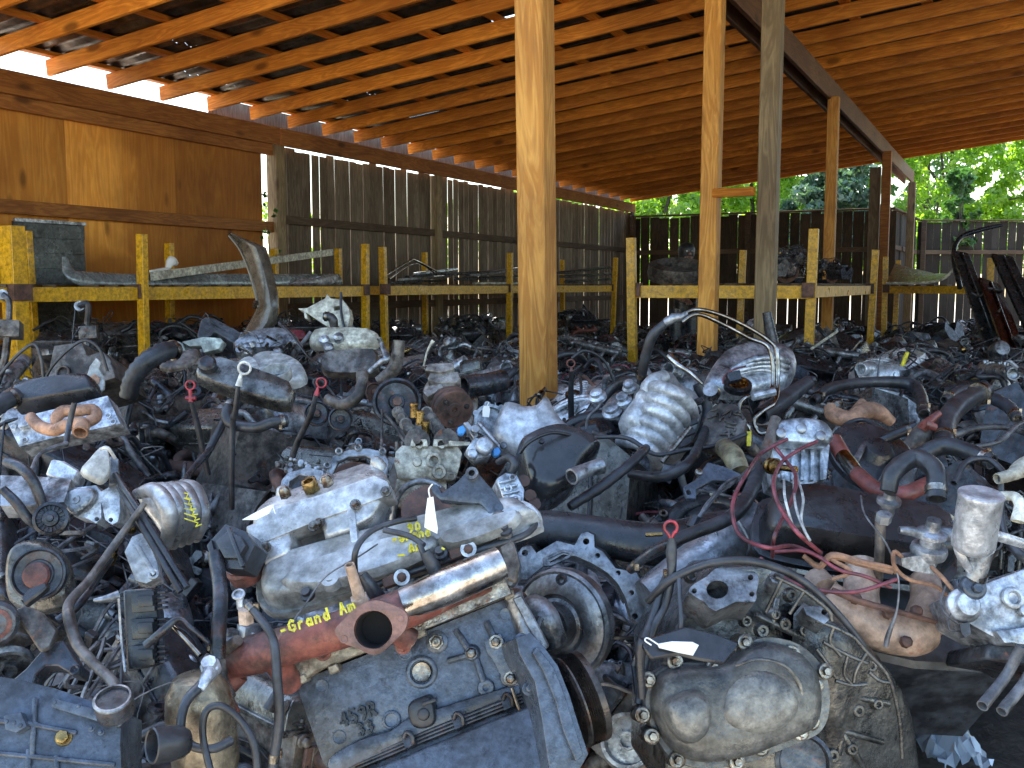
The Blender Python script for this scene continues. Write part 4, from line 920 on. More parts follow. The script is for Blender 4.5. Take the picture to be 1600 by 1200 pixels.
mb=MB(); FC=Frame(370,850,1.66,roll=30,tx=30); PR(mb,FC,[(325,848),(352,818),(384,830),(398,852),(380,890),(345,888)],.05,.05); PR(mb,FC,[(336,846),(356,828),(376,838),(384,852),(372,872),(350,872)],.062,.02); PR(mb,FC,[(322,852),(330,842),(342,890),(336,896)],.055,.02); PR(mb,FC,[(352,824),(358,822),(382,884),(375,886)],.066,.01); part(E,'egr_valve_cap',mb,'plastic',.003,seg=2)
mb=MB()
for p in ([(555,905,1.58),(556,860,1.57),(580,830,1.6),(620,815,1.62),(650,810,1.64)],[(600,828,1.6),(640,838,1.58),(662,852,1.56)],[(700,905,1.54),(670,880,1.55),(655,850,1.56)]): TB(mb,p,5,10,6)
for c in((566,898,592,935),(664,862,685,900)): TB(mb,[(c[0],c[1],1.55),((c[0]+c[2])/2,(c[1]+c[3])/2,1.55),(c[2],c[3],1.56)],[9,11,13],12,2,open_end=True)
part(E,'spark_plug_wire',mb,'rubber',0,60)
mb=MB(); TB(mb,[(455,975,1.5),(480,940,1.52),(510,900,1.55),(560,870,1.58),(590,850,1.6)],1.6,6,6); part(E,'vacuum_line',mb,'wire',0,60)
# timing cover, crank pulley
FTm=Frame(860,1090,1.52,roll=21,tx=14,ty=20)
mb=MB(); PR(mb,FTm,[(806,997),(830,988),(850,1010),(872,1040),(890,1085),(904,1130),(920,1178),(905,1205),(880,1225),(862,1225),(848,1130),(836,1066),(812,1022)],.05,.11); PR(mb,FTm,[(840,1010),(866,1044),(884,1090),(898,1135),(912,1180),(900,1190),(880,1140),(868,1095),(850,1050),(832,1020)],.06,.03); BO(mb,FTm,826,1076,.0,8,10); BO(mb,FTm,815,1000,.03,8,10)
part(E,'timing_cover',mb,'block',.005,35,seg=3)
ax=(F.u*1.0-F.n*.28).normalized()
mb=MB(); k=1.55/FPX; R0=74*k; pr=[(R0*.3,-.004),(R0*.94,-.004),(R0,0)]
for q in range(6): pr+=[(R0,.003+q*.0036),(R0*.92,.0048+q*.0036)]
pr+=[(R0,.0258),(R0,.036),(R0*.93,.038),(R0*.86,.026),(R0*.3,.02),(R0*.28,.035),(R0*.1,.035)]
mb.lathe(P(893,1098,1.56),ax,pr,48); part(E,'crank_pulley',mb,grime('worn pulley',(.10,.085,.075),(.04,.035,.03),metal=.5,rough=.4,rust=.15),0,28)
mb=MB(); TB(mb,[(800,925,1.62),(812,960,1.62),(830,1000,1.6)],[16,15,18],12,3); PR(mb,F,[(800,935),(815,930),(840,975),(858,1010),(850,1018),(830,990)],.03,.05); part(E,'water_outlet',mb,'alu',.002)
gtag('long white paper tag tied to the dark bracket over the front engine',Frame(678,800,1.57,roll=0,tx=10),[(668,778),(677,776),(680,800),(684,826),(683,834),(663,824),(665,800)],0,[(672,778),(670,765),(676,756)])
gtag('torn white paper slip beside the bright plenum of the front engine',Frame(405,800,1.7,roll=30,tx=50),[(378,812),(400,800),(420,790),(428,788),(420,802),(400,812)],.03,[(426,790),(430,802)])
# the big dark bracket
B=hero('engine_bracket','tall dark cast bracket standing over the front engine, tag tied to it','bracket',740,830,1.65)
FB=Frame(740,800,1.66,roll=0,tx=18,ty=-6)
mb=MB(); PR(mb,FB,[(672,760),(682,755),(690,770),(714,752),(733,732),(750,742),(770,765),(785,788),(791,802),(812,880),(811,902),(798,917),(791,912),(777,852),(760,797),(750,787),(720,785),(687,781),(675,770)],.02,.035)
part(B,'casting',mb,'block',.005,35,seg=2)
mb=MB(); PR(mb,FB,[(697,785),(750,788),(762,800),(760,832),(735,808)],-.01,.008); part(B,'web',mb,'brown',.002)
mb=MB(); PR(mb,FB,[(768,800),(788,796),(812,882),(806,912),(790,905),(780,860)],.028,.02); part(B,'rib',mb,'brown',.004)
mb=MB(); LA(mb,FB,739,742,[(10,0),(10,14),(5,14),(5,0)],.02,18); LA(mb,FB,781,823,[(3,0),(3,4)],.03,10); part(B,'boss',mb,'alu')
# torque converter and open bell housing behind it
C_=hero('torque_converter','grey round torque converter between the front engine and the open housing','torque converter',880,980,1.8)
FCn=Frame(872,978,1.82,roll=0,tx=0,ty=-20); FCn2=FCn
mb=MB(); LA(mb,FCn,874,975,[(84,-26),(88,-24),(88,-6),(84,0),(80,-1),(70,6),(58,9),(50,10),(47,7),(43,7),(38,10),(35,34),(22,38),(14,38),(14,30)],0,56,ax=(FCn.n-FCn.u*.25).normalized()); part(C_,'shell',mb,grime('converter steel',(.55,.57,.58),(.22,.22,.22),metal=.6,rough=.42,scale=5,amount=.55,rust=.04,dust=.2),0,30)
mb=MB()
for k_ in range(6): a=k_*1.05+.6; LA(mb,FCn,874+72*math.cos(a),975+72*math.sin(a),[(10,0),(9,14),(5,14),(5,4)],-.005,14)
part(C_,'lug',mb,'iron')
mb=MB(); TB(mb,[(820,960,1.74),(835,950,1.72),(850,968,1.7),(866,1005,1.7)],[16,22,26,22],16,4); part(C_,'hub_strap',mb,'alu',0,50)
Bh=hero('bell_housing','open aluminium bell housing rim arching over the torque converter','bell housing',920,880,2.0)
FH=Frame(915,880,1.97,roll=-10,tx=20)
outer=[(806,868),(816,855),(830,853),(838,864),(870,845),(898,852),(908,834),(918,831),(928,836),(929,855),(942,862),(962,888),(995,895),(1004,915),(1009,950),(1008,968),(996,974),(986,962)]
inner=[(978,935),(966,912),(950,895),(925,880),(900,869),(880,866),(855,880),(838,893),(824,905),(812,905)]
mb=MB(); PR(mb,FH,outer+inner,.0,.03,[circ(820,864,5,12),circ(916,846,5,12),circ(934,868,4,12),circ(966,895,4,12),circ(987,926,4,12),circ(992,963,5,12)])
part(Bh,'flange',mb,'alu',.003,35,seg=2)
mb=MB(); inn2=[(x,y) for x,y in inner]; 
for a,b in zip(inn2,inn2[1:]): mb.add([FH.hit(*a,-.01),FH.hit(*b,-.01),FH.hit(b[0]-4,b[1]+10,-.16),FH.hit(a[0]-4,a[1]+10,-.16)],[(0,1,2,3)])
for a,b in zip(outer,outer[1:]): mb.add([FH.hit(*a,-.02),FH.hit(*b,-.02),FH.hit(b[0]+20,b[1]-10,-.2),FH.hit(a[0]+20,a[1]-10,-.2)],[(0,3,2,1)])
part(Bh,'shell',mb,'greasy',0,60)
mb=MB(); PR(mb,FH,[(848,872),(880,858),(895,862),(890,872),(862,884),(850,885)],.003,.01,[[(856,874),(880,863),(890,866),(880,872),(860,879)]]); part(Bh,'rib',mb,'alu',.001)
# black duct and pale plate
D_=hero('air_duct','long black plastic duct lying across the pile behind the bell housing','duct',980,830,2.1)
mb=MB(); TB(mb,[(795,838,2.12),(850,828,2.1),(910,832,2.08),(980,845,2.06),(1040,850,2.05),(1100,835,2.08),(1165,815,2.15)],[30,33,30,34,36,34,26],20,5,open_end=True,flat=.8); part(D_,'tube',mb,'plastic',0,60)
mb=MB(); PR(mb,Frame(1040,835,1.98,roll=2,tx=40),[(1008,832),(1036,831),(1036,836),(1009,837)],.02,.006); part(D_,'clip',mb,'brass',.001)
Pp=hero('transmission_case','pale smooth gearbox casing below the black duct','transmission',1070,890,1.95)
mb=MB(); TB(mb,[(1180,820,2.05),(1120,865,1.98),(1060,905,1.93),(1010,935,1.9)],[46,44,38,30],26,5); part(Pp,'shell',mb,grime('pale blue alloy',(.42,.46,.50),(.24,.25,.26),metal=.5,rough=.45,scale=4,amount=.3,dust=.1),0,60)
mb=MB()
for k_ in range(4): TB(mb,[(1150-k_*35,805+k_*22,1.96),(1172-k_*36,850+k_*22,1.93),(1160-k_*36,880+k_*22,1.97)],3,8,4)
part(Pp,'rib',mb,'alu',0,60)
# ---------------------------------------------------------------- 2: bottom right gearbox
E=hero('gearbox','greasy gearbox with a big domed cover and white tag at bottom right','transmission',1190,1080,1.6)
FA=Frame(1200,1060,1.66,roll=-22,tx=10,ty=6)
cas=[(1045,1010),(1068,960),(1100,925),(1140,885),(1200,880),(1225,892),(1290,945),(1335,990),(1358,1012),(1386,1060),(1402,1120),(1412,1200),(1400,1290),(1250,1330),(1100,1300),(1040,1210)]
mb=MB(); PR(mb,FA,cas,-.02,.22); part(E,'case',mb,'greasy',.01,40,seg=3)
FB2=Frame(1330,1080,1.7,roll=-22,tx=8,ty=25)
mb=MB(); PL(mb,FB2,[(1240,960),(1300,965),(1350,1020),(1385,1080),(1400,1160),(1400,1250),(1300,1290),(1250,1200)],-.02,.07,((1,0),(.97,.5),(.88,.85),(.7,1)),3); part(E,'bell_housing',mb,'greasy',0,50)
mb=MB(); K=lambda x,y:(1000+x*.275,860+y*.275)
def zz(L,Y,r): TB(mb,[(*K(*p),Y) for p in L],r,8,3)
for L in ([(770,150),(930,230),(1070,340),(1090,400)],[(810,160),(760,260),(715,350)],[(930,235),(850,360)],[(1000,400),(1110,440),(1210,490)],[(1000,560),(1060,640),(1110,720)],[(1040,520),(1170,590),(1290,640)],[(1290,580),(1230,680),(1215,750)],[(1110,740),(1200,765),(1290,760)],[(1300,690),(1360,740),(1420,750)],[(1210,490),(1290,580),(1400,700),(1450,840),(1480,1000),(1490,1180)],[(1100,440),(1080,520),(1140,600)],[(1180,600),(1160,700),(1200,760)]): zz(L,1.585,3.4)
part(E,'casting_rib',mb,'greasy',0,60)
FPn=Frame(1150,1090,1.54,roll=-18,tx=14)
pan=[(1016,1072),(1027,1052),(1058,1039),(1104,1038),(1137,1026),(1162,1008),(1192,1001),(1234,1012),(1264,1040),(1276,1072),(1276,1110),(1266,1134),(1247,1147),(1195,1168),(1165,1180),(1096,1190),(1050,1175),(1025,1140),(1012,1100)]
covm=grime('oily domed cover',(.27,.255,.22),(.06,.066,.075),metal=.3,rough=.42,scale=3.5,amount=.5,dust=.3,bump=.3,fine=120,speck=.9)
CV=part(E,'cover',PL(PL(MB(),FPn,pan,-.02,.03,((1.075,0),(1.075,.9),(1.065,1)),3),FPn,pan,0,.055,((1,0),(.985,.4),(.93,.78),(.82,.95),(.55,1.0)),3),covm,0,50)
mb=MB(); PL(mb,FPn,[(1040,1090),(1080,1075),(1105,1090),(1108,1120),(1098,1150),(1070,1162),(1045,1140),(1034,1110)],.045,.04,((1,0),(.96,.4),(.85,.8),(.6,1)),3); PL(mb,FPn,[(1135,1075),(1180,1045),(1228,1060),(1250,1100),(1228,1135),(1175,1148),(1128,1125)],.050,.013,((1,0),(.93,.5),(.75,.9),(.4,1.05)),3); TB(mb,[(1150,1040,1.5),(1185,1030,1.49),(1225,1040,1.49),(1250,1070,1.5),(1254,1105,1.5)],3,8,5); part(E,'cover_bulge',mb,covm,0,50,parent=CV)
mb=MB()
for c in((1285,1050),(1150,1187),(1060,1184),(1022,1148),(1162,1006),(1234,1022),(1269,1072),(1263,1127),(1247,1143),(1187,1166),(1115,1044),(1056,1035),(1017,1063),(1008,1116)): c=(1145+(c[0]-1145)*1.03,1092+(c[1]-1092)*1.03); LA(mb,FPn,*c,[(14,-34),(13,6),(10,8)],.012,16); BO(mb,FPn,*c,.020,7.5,11)
part(E,'cover_bolt',mb,'bolt',0,35,parent=CV)
FO=Frame(1130,925,1.62,roll=-10,tx=38)
mb=MB(); PR(mb,FO,smooth_poly([(1076,925),(1085,912),(1105,900),(1118,888),(1140,885),(1165,892),(1180,893),(1186,905),(1182,925),(1180,940),(1150,940),(1118,955),(1100,940)],2),.05,.07,[circ(1121,921,17,24,14),circ(1085,923,4,10),circ(1173,902,4.5,10),circ(1175,928,4,10)])
mb.lathe(FO.hit(1121,921,.05),FO.n,[(.0185,0),(.017,-.05),(.01,-.06)],24,cap=False); LA(mb,FO,1212,905,[(13,-30),(12,8),(6,8),(6,-5)],.03,16); PR(mb,FO,[(1255,948),(1295,945),(1300,965),(1288,975),(1260,960)],.02,.04,[circ(1288,956,4.5,12)])
part(E,'output_port',mb,'alu',.003,40,seg=2)
FK=Frame(1080,1005,1.5,roll=-6,tx=40)
mb=MB(); PR(mb,FK,[(1002,1008),(1012,996),(1072,978),(1120,990),(1156,1004),(1151,1016),(1132,1037),(1090,1030),(1060,1022),(1018,1030)],.03,.008); part(E,'mount_plate',mb,'plastic',.003)
mb=MB(); TB(mb,[(1015,1015,1.5),(1005,1005,1.5),(1000,1030,1.5),(1003,1090,1.5)],[9,12,8,7],10,3); part(E,'mount_arm',mb,'plastic',0,50)
gtag('white paper tag lying on the black plate of the bottom right gearbox',FK,[(1027,1006),(1050,1002),(1082,1003),(1092,1008),(1083,1024),(1058,1019),(1030,1012)],.036,[(1030,1008),(1012,997),(1008,1001),(1018,1008)])
mb=MB(); LA(mb,Frame(1245,1185,1.56,roll=-20,tx=10,ty=-10),1255,1190,[(46,0),(46,8),(40,10),(38,2),(20,-20)],.0,30); part(E,'axle_seal',mb,'iron')
hose('black cable running over the top of the bottom right gearbox',[(1012,940,1.62),(1050,905,1.6),(1110,880,1.6),(1180,878,1.6),(1250,905,1.6),(1310,960,1.6),(1350,1010,1.6)],[6,7,7,7,7,6,5],name='cable',cat='cable')
hose('thin black cable left of the bottom right gearbox',[(1060,895,1.6),(1062,930,1.58),(1064,970,1.56),(1062,985,1.56)],[4]*4,name='cable',cat='cable')
d=hero('dipstick','dipstick with bright red ring beside the bottom right gearbox','dipstick',1048,900,1.6)
fr=Frame(1048,825,1.62)
def ringpts(cx,cy,r,Y,gap=0,n=14,a0=1.57): return [(cx+r*math.cos(a0+gap+(6.28-2*gap)*k/n),cy+r*math.sin(a0+gap+(6.28-2*gap)*k/n),Y) for k in range(n+1)]
mb=MB(); TB(mb,[(1048,842,1.62)]+ringpts(1048,824,10,1.62,.5)+[(1049,842,1.62)],2.6,8,2); part(d,'ring_handle',mb,'red',0,60)
mb=MB(); TB(mb,[(1050,840,1.62),(1049,862,1.62),(1049,900,1.61),(1040,945,1.6),(1020,985,1.58),(1005,1050,1.56),(998,1100,1.54)],[5,10,7,6,7,7,7],10,5); part(d,'tube',mb,'rubber',0,60)
hose('black branch hose left of the red ringed dipstick',[(1052,880,1.63),(1035,915,1.62),(1022,960,1.6),(1005,1000,1.57),(990,1040,1.56)],[6,6,7,7,6])
hose('grey hose crossing from the duct to the red ringed dipstick',[(985,890,1.8),(1020,862,1.75),(1052,848,1.72)],[8,8,8],'iron')
hose('thin bent pipe left of the bottom right gearbox',[(965,1005,1.75),(982,1015,1.72),(990,1045,1.7),(995,1085,1.68)],[4]*4,'iron',name='pipe',cat='pipe')
mb=MB(); rnd=random.Random(15)
for c in((1080,900),(1098,965),(1210,960),(1235,930),(1190,985),(1255,985),(1300,1010),(1320,1060),(1340,1110),(1300,1130),(1330,1170),(1360,1040),(1370,1100),(1290,1085),(1225,975),(1165,970),(1300,1180),(1285,1050)):
    LA(mb,FA,*c,[(rnd.uniform(9,13),-6),(rnd.uniform(8,10),7),(4,7),(4,2)],.03,14); 
for a,b in (((1180,960),(1260,1000)),((1215,935),(1205,985)),((1270,1000),(1340,1060)),((1290,1080),(1390,1100)),((1300,1120),(1350,1200)),((1330,1060),(1310,1180)),((1110,960),(1170,965)),((1275,1130),(1380,1160)),((1345,1020),(1330,1080))): mb.tube([FA.hit(*a,.03),FA.hit(*b,.03)],.006,8,1)
part(E,'case_web',mb,'greasy',.001,40)
# ---------------------------------------------------------------- 3: right side engine
E=hero('car_engine','V8 engine at right with long black valve cover and tan manifold','engine',1400,900,1.85)
FR_=Frame(1330,840,1.9,roll=-10,tx=48)
mb=MB(); PL(mb,FR_,[(1172,830),(1180,800),(1190,786),(1240,780),(1340,800),(1430,815),(1482,835),(1492,880),(1480,915),(1400,912),(1280,895),(1200,878),(1176,862)],-.01,.012,((1,0),(1,.9),(.98,1)),2)
PL(mb,FR_,[(1185,828),(1192,802),(1240,792),(1340,810),(1430,825),(1475,845),(1482,880),(1470,900),(1400,898),(1280,880),(1205,866),(1188,850)],0,.085,((1,0),(.99,.5),(.96,.85),(.86,1),(.5,1.03)),2); part(E,'valve_cover',mb,'plastic',0,50)
mb=MB(); PR(mb,FR_,[(1200,880),(1290,900),(1400,915),(1500,930),(1560,980),(1600,1050),(1430,1040),(1300,1010),(1220,940)],-.06,.25); part(E,'block',mb,'rubber',.01)
mb=MB(); TB(mb,[(1290,930,1.75),(1335,962,1.73),(1380,985,1.72),(1425,990,1.72),(1448,985,1.73)],[26,32,34,36,30],24,6); TB(mb,[(1345,962,1.73),(1345,925,1.76),(1350,885,1.8)],[32,28,30],18,4); TB(mb,[(1440,980,1.73),(1448,940,1.76),(1445,905,1.8)],[32,26,24],18,4); TB(mb,[(1290,925,1.76),(1275,905,1.8)],[24,22],18,1)
X=part(E,'exhaust_manifold',mb,'tan',0,60)
mb=MB(); FM=Frame(1390,950,1.7,roll=-12,tx=20)
TB(mb,[(1300,922,1.69),(1345,940,1.68),(1400,955,1.67),(1462,972,1.68)],[5,6,5,4],8,3)
for c in((1337,935),(1388,958),(1432,955),(1416,1003)): LA(mb,FM,*c,[(10,-4),(9,5),(5,8)],.01,8)
part(E,'manifold_bolt',mb,'rust',0,40,parent=X)
mb=MB(); TB(mb,[(1376,800,1.74),(1375,850,1.74),(1372,905,1.76)],[9,8,8],12,2); part(E,'air_pipe',mb,'brown',0,50)
FX=Frame(1390,790,1.73,tx=65)
mb=MB(); LA(mb,FX,1389,782,[(8,-40),(12,-22),(12,-6),(19,-4),(19,2),(10,5),(9,14)],0,24); LA(mb,FX,1380,815,[(12,0),(12,14)],0,6); part(E,'check_valve',mb,'alu')
FX=Frame(1450,850,1.68,tx=68)
mb=MB(); LA(mb,FX,1453,850,[(12,-46),(16,-34),(16,-22),(27,-20),(29,-12),(27,-4),(17,0),(18,12),(24,16),(24,22),(12,26),(11,44)],0,26); PR(mb,Frame(1430,885,1.66),[(1408,872),(1438,868),(1462,878),(1460,898),(1425,892),(1410,885)],0,.04); TB(mb,[(1440,835,1.67),(1425,830,1.66),(1405,828,1.66)],[8,8,6],10,1,open_end=True); TB(mb,[(1465,832,1.68),(1490,835,1.68),(1510,838,1.7)],[11,14,13],14,2); part(E,'diverter_valve',mb,'silver')
mb=MB()
for p in ([(1455,885,1.66),(1475,905,1.64),(1495,930,1.62),(1508,952,1.6)],[(1410,870,1.66),(1397,862,1.66),(1398,885,1.66),(1420,905,1.66),(1460,915,1.66),(1480,930,1.66)],[(1300,905,1.7),(1330,893,1.69),(1300,872,1.7),(1385,885,1.69),(1400,895,1.69)]): TB(mb,p,3.4,8,5)
TB(mb,[(1255,868,1.72),(1280,885,1.71),(1300,868,1.7),(1340,878,1.7),(1395,893,1.69)],[4,5,6,7,5],8,5)
part(E,'rusty_line',mb,'orange',0,60)
hose('thin grey probe wire hanging over the tan manifold',[(1345,775,1.85),(1352,805,1.72),(1385,850,1.68),(1403,900,1.66),(1402,950,1.65),(1388,992,1.65),(1384,1010,1.65)],[1.6]*4+[1.6,4,4],'wire',name='probe_wire',cat='wire',n=8)
G='red plug wires over the black valve cover'
RW=[([(1230,686,2.1),(1208,697,2.08),(1186,712,2.06),(1168,738,2.0),(1152,766,1.95),(1144,796,1.9),(1152,830,1.85),(1172,847,1.8),(1204,856,1.75),(1240,853,1.72),(1285,872,1.7)],'red wire looping lowest and farthest left at the black valve cover'),
 ([(1276,690,2.1),(1250,702,2.05),(1222,722,2.0),(1209,752,1.92),(1214,782,1.86),(1231,812,1.8),(1252,838,1.75),(1283,864,1.72)],'red wire coming down from the silver pump, crossing the other mid way'),
 ([(1212,700,2.08),(1228,720,2.02),(1243,742,1.95),(1240,774,1.88),(1222,812,1.82),(1209,842,1.76),(1207,870,1.72)],'red wire bulging right over the black cover then dropping straight'),
 ([(1188,872,1.72),(1225,903,1.68),(1280,922,1.66),(1340,924,1.65),(1402,905,1.66)],'lowest purple red wire sagging across the tan manifold'),
 ([(1208,862,1.72),(1262,862,1.7),(1310,890,1.67),(1350,900,1.66),(1392,918,1.66)],'dull red wire running straight above the tan manifold')]
for p,lb in RW: p=[(x,y,Y-(.15 if 735<y<862 and Y>1.74 else 0)) for x,y,Y in p]; hose(lb,p,[3.2]*len(p),'pinkwire',name='plug_wire',cat='wire',group=G,n=8)
for i,p in enumerate(([(1225,750,1.95),(1226,775,1.84),(1232,800,1.8),(1238,820,1.8)],[(1240,748,1.95),(1243,790,1.82),(1255,825,1.76),(1266,845,1.74)],[(1248,752,1.95),(1255,780,1.84),(1252,812,1.8),(1262,840,1.76)])):
    hose(['shortest','middle','longest'][i]+' of the three pale wires hanging inside the red loops',[(x,y,Y-.14) for x,y,Y in p],[2.2]*4,'white',name='pale_wire',cat='wire',n=7)
T_=hero('throttle_body','silver throttle body with ports at the right edge','throttle body',1550,950,1.65)
fr=Frame(1550,950,1.62,roll=-8,tx=20)
mb=MB(); PR(mb,fr,[(1500,930),(1530,915),(1570,900),(1610,885),(1640,890),(1640,1000),(1560,1000),(1515,975)],.02,.12); LA(mb,fr,1510,945,[(26,-20),(28,-6),(20,0),(18,10)],.03,22); LA(mb,fr,1580,935,[(18,0),(18,10),(10,12),(9,4)],.02,18); LA(mb,fr,1597,955,[(10,0),(9,12)],.02,14); PR(mb,fr,[(1555,985),(1640,975),(1640,1010),(1570,1005)],.035,.1)
part(T_,'body',mb,'silver',.004,38,seg=2)
mb=MB(); LA(mb,fr,1520,918,[(20,-10),(20,6),(16,10)],.035,20); LA(mb,fr,1521,921,[(9,10),(8,18)],.035,6); PR(mb,fr,[(1495,905),(1515,902),(1520,935),(1498,930)],.02,.03); part(T_,'sensor',mb,'block',.001)
mb=MB(); PR(mb,fr,[(1500,975),(1515,972),(1517,990),(1508,996),(1502,988)],.03,.02); TB(mb,[(1500,978,1.58),(1478,960,1.58),(1470,940,1.6),(1478,915,1.62)],1.6,6,5); TB(mb,[(1505,985,1.58),(1485,985,1.57),(1482,970,1.58),(1490,950,1.6)],1.4,6,5); part(T_,'switch',mb,'wire')
mb=MB(); PR(mb,fr,[(1545,1005),(1640,1010),(1640,1060),(1600,1040),(1540,1030)],.0,.15); part(T_,'adapter',mb,'iron',.004)
A_=hero('filter_canister','bright silver canister standing at the right edge','canister',1525,830,1.6)
FX=Frame(1524,800,1.62,tx=72)
mb=MB(); LA(mb,FX,1524,830,[(26,-32),(31,-26),(32,-20),(32,56),(33,58),(33,62),(29,64),(12,62)],0,36); part(A_,'body',mb,'silverc',0,35)
mb=MB(); LA(mb,Frame(1524,790,1.58,tx=10),1543,778,[(7,-4),(6,8),(4,9)],.0,6); part(A_,'nut',mb,'bolt')
mb=MB(); TB(mb,[(1520,905,1.6),(1527,890,1.6),(1530,860,1.61),(1530,845,1.62)],[14,16,22,26],16,3); part(A_,'neck',mb,'alu')
mb=MB(); LA(mb,Frame(1528,905,1.6,tx=65),1528,905,[(14,0),(14,10)],0,18); part(A_,'clamp',mb,'chrome')
hose('white looped pipe in front of the silver canister',[(1516,892,1.57),(1503,872,1.56),(1496,848,1.56),(1508,835,1.56),(1550,836,1.57),(1600,850,1.6)],[6,7,7,7,9,8],'silverc',name='pipe',cat='pipe')
hose('pale bent pipe dropping right of the silver canister',[(1565,775,1.7),(1585,776,1.68),(1594,790,1.66),(1590,815,1.65)],[8,8,9,11],'cream',name='pipe',cat='pipe')
hose('grey hose hanging down right of the silver canister',[(1564,745,1.72),(1564,790,1.7),(1570,835,1.66),(1592,865,1.62),(1615,880,1.6)],[5,5,6,8,8])
hose('tan hose barb pointing left at the right edge',[(1640,715,1.75),(1600,730,1.74),(1580,742,1.72),(1558,748,1.71)],[18,16,10,9],'cream',name='hose_barb',cat='fitting')
for a,b,lb in(((1596,1010,1.55),(1535,1103,1.5),'left one of two grey pipes pointing down at bottom right'),((1625,1020,1.5),(1565,1112,1.46),'right one of two grey pipes pointing down at bottom right')):
    hose(lb,[a,((a[0]+b[0])/2+6,(a[1]+b[1])/2,a[2]),b],[9,9,9],'wire',name='pipe',cat='pipe')
B_=thing('bag','crumpled clear plastic bag on the floor at bottom right','bag',(P(1485,1120,3.1).x,3.1,.06))
rnd=random.Random(5); mb=MB(); g0=[]; c0=P(1485,1125,2.9); c0.z=.10
for i in range(15):
    for j in range(11):
        u=(i-7)/7; v=(j-5)/5; g0.append(c0+V((u*.085+rnd.uniform(-.008,.008),v*.12+rnd.uniform(-.01,.01),.07*max(0,1-u*u-v*v*.8)+rnd.uniform(-.018,.022))))
mb.add(g0,[(i*11+j,i*11+j+1,(i+1)*11+j+1,(i+1)*11+j) for i in range(14) for j in range(10)])
m,t,b=nodes('crumpled film'); b.inputs['Base Color'].default_value=(.42,.5,.58,1); b.inputs['Roughness'].default_value=.22; b.inputs['Transmission Weight'].default_value=.35; b.inputs['Alpha'].default_value=1
part(B_,'film',mb,m,0,12)
# hoses and lumps of the right middle
HL=[('black arched hose from the check valve to the diverter valve',[(1388,768,1.73),(1396,738,1.74),(1430,716,1.76),(1461,736,1.72),(1463,780,1.69)],[13,15,16,16,15],'rubber'),
('fat black hose standing at right behind the arch',[(1474,695,2.3),(1478,660,2.4),(1500,632,2.5),(1540,610,2.6)],[15,16,17,15],'rubber'),
('smooth black hose curving right of the arch',[(1436,712,2.2),(1474,697,2.2),(1515,706,2.15),(1550,722,2.1)],[13,14,14,12],'rubber'),
('thin black hose looping right above the silver canister',[(1490,755,2.0),(1510,722,2.05),(1545,718,2.05),(1575,745,2.0)],[5]*4,'rubber'),
('long grey hose arching over the middle of the pile at right',[(1270,627,3.2),(1300,606,3.3),(1360,597,3.4),(1420,600,3.4),(1438,618,3.3),(1444,648,3.1)],[7,9,9,10,10,9],'rubber'),
('dark tapered tube like a damper left of the long grey hose',[(1188,650,2.9),(1225,625,3.0),(1262,598,3.1),(1275,592,3.1)],[13,15,10,4],'rubber'),
('short black hose lying over the large dark pulley cover',[(1345,705,2.5),(1385,685,2.5),(1432,665,2.5)],[4,8,8],'plastic'),
('thin arched cable above the dark pulley cover',[(1305,690,2.6),(1320,665,2.7),(1350,656,2.7),(1380,672,2.6)],[4]*4,'rubber'),
('grey hose bundle at the far right edge of the pile',[(1490,680,2.6),(1530,668,2.6),(1575,668,2.6),(1610,680,2.5)],[5,5,5,5],'wire'),
('lower thin grey hose near the right edge',[(1510,700,2.4),(1560,690,2.4),(1590,665,2.5),(1620,655,2.6)],[4,4,4,4],'wire'),
('ribbed black duct far right behind the fat hose',[(1475,625,2.9),(1505,610,3.0),(1540,618,3.0),(1575,635,2.9),(1590,655,2.8)],[6,9,10,9,8],'rubber'),
('black hose under the ribbed bright intake in the middle',[(985,741,2.6),(1035,745,2.5),(1075,725,2.5),(1095,690,2.7),(1110,650,2.9)],[7,8,8,7,7],'rubber'),
('second black hose below the ribbed bright intake',[(890,792,2.4),(940,760,2.45),(985,725,2.5),(1010,700,2.6)],[7,8,8,7],'rubber'),
('thin black cable snaking across the ribbed intake to the right',[(930,683,2.75),(981,685,2.7),(1024,710,2.65),(1071,703,2.65),(1118,696,2.65),(1166,678,2.7)],[3.4]*6,'rubber'),
('black upright hose rising to the twin silver pipes',[(1001,600,3.0),(1008,560,2.98),(1020,524,2.96),(1042,503,2.95)],[7,8,8,6],'rubber'),
('thin looping pipe left of the ribbed intake',[(936,608,3.0),(938,632,3.0),(918,655,3.0),(918,690,3.0)],[2.5]*4,'wire'),
('dark corrugated hose beside the ribbed intake',[(1090,600,2.9),(1105,640,2.9),(1085,680,2.85),(1050,712,2.8)],[8,8,8,7],'rubber'),
('black cable arching behind the centre post at right',[(893,560,3.6),(915,548,3.6),(945,565,3.6),(965,610,3.6)],[2.5]*4,'rubber'),
]
for lb,p,r_,mt in HL: hose(lb,p,r_,mt,ribs=.12 if 'ribbed' in lb or 'corrug' in lb else 0)
rp=hero('pipe','rust capped pipe turning into a long black hose beside the red wires','pipe',1170,760,2.1)
part(rp,'pipe',TB(MB(),[(1212,655,2.25),(1202,690,2.2),(1190,722,2.15)],[9,9,10],14,2,open_end=True),'brown'); part(rp,'hose',TB(MB(),[(1190,722,2.15),(1176,760,2.05),(1160,790,1.95),(1135,812,1.9),(1070,838,1.85),(1010,868,1.8)],[11,12,12,11,10,9],14,5),'rubber',0,60)
rh=hero('red_hose','red silicone hose with metal joint curving under the arched black hose','hose',1380,750,2.1)
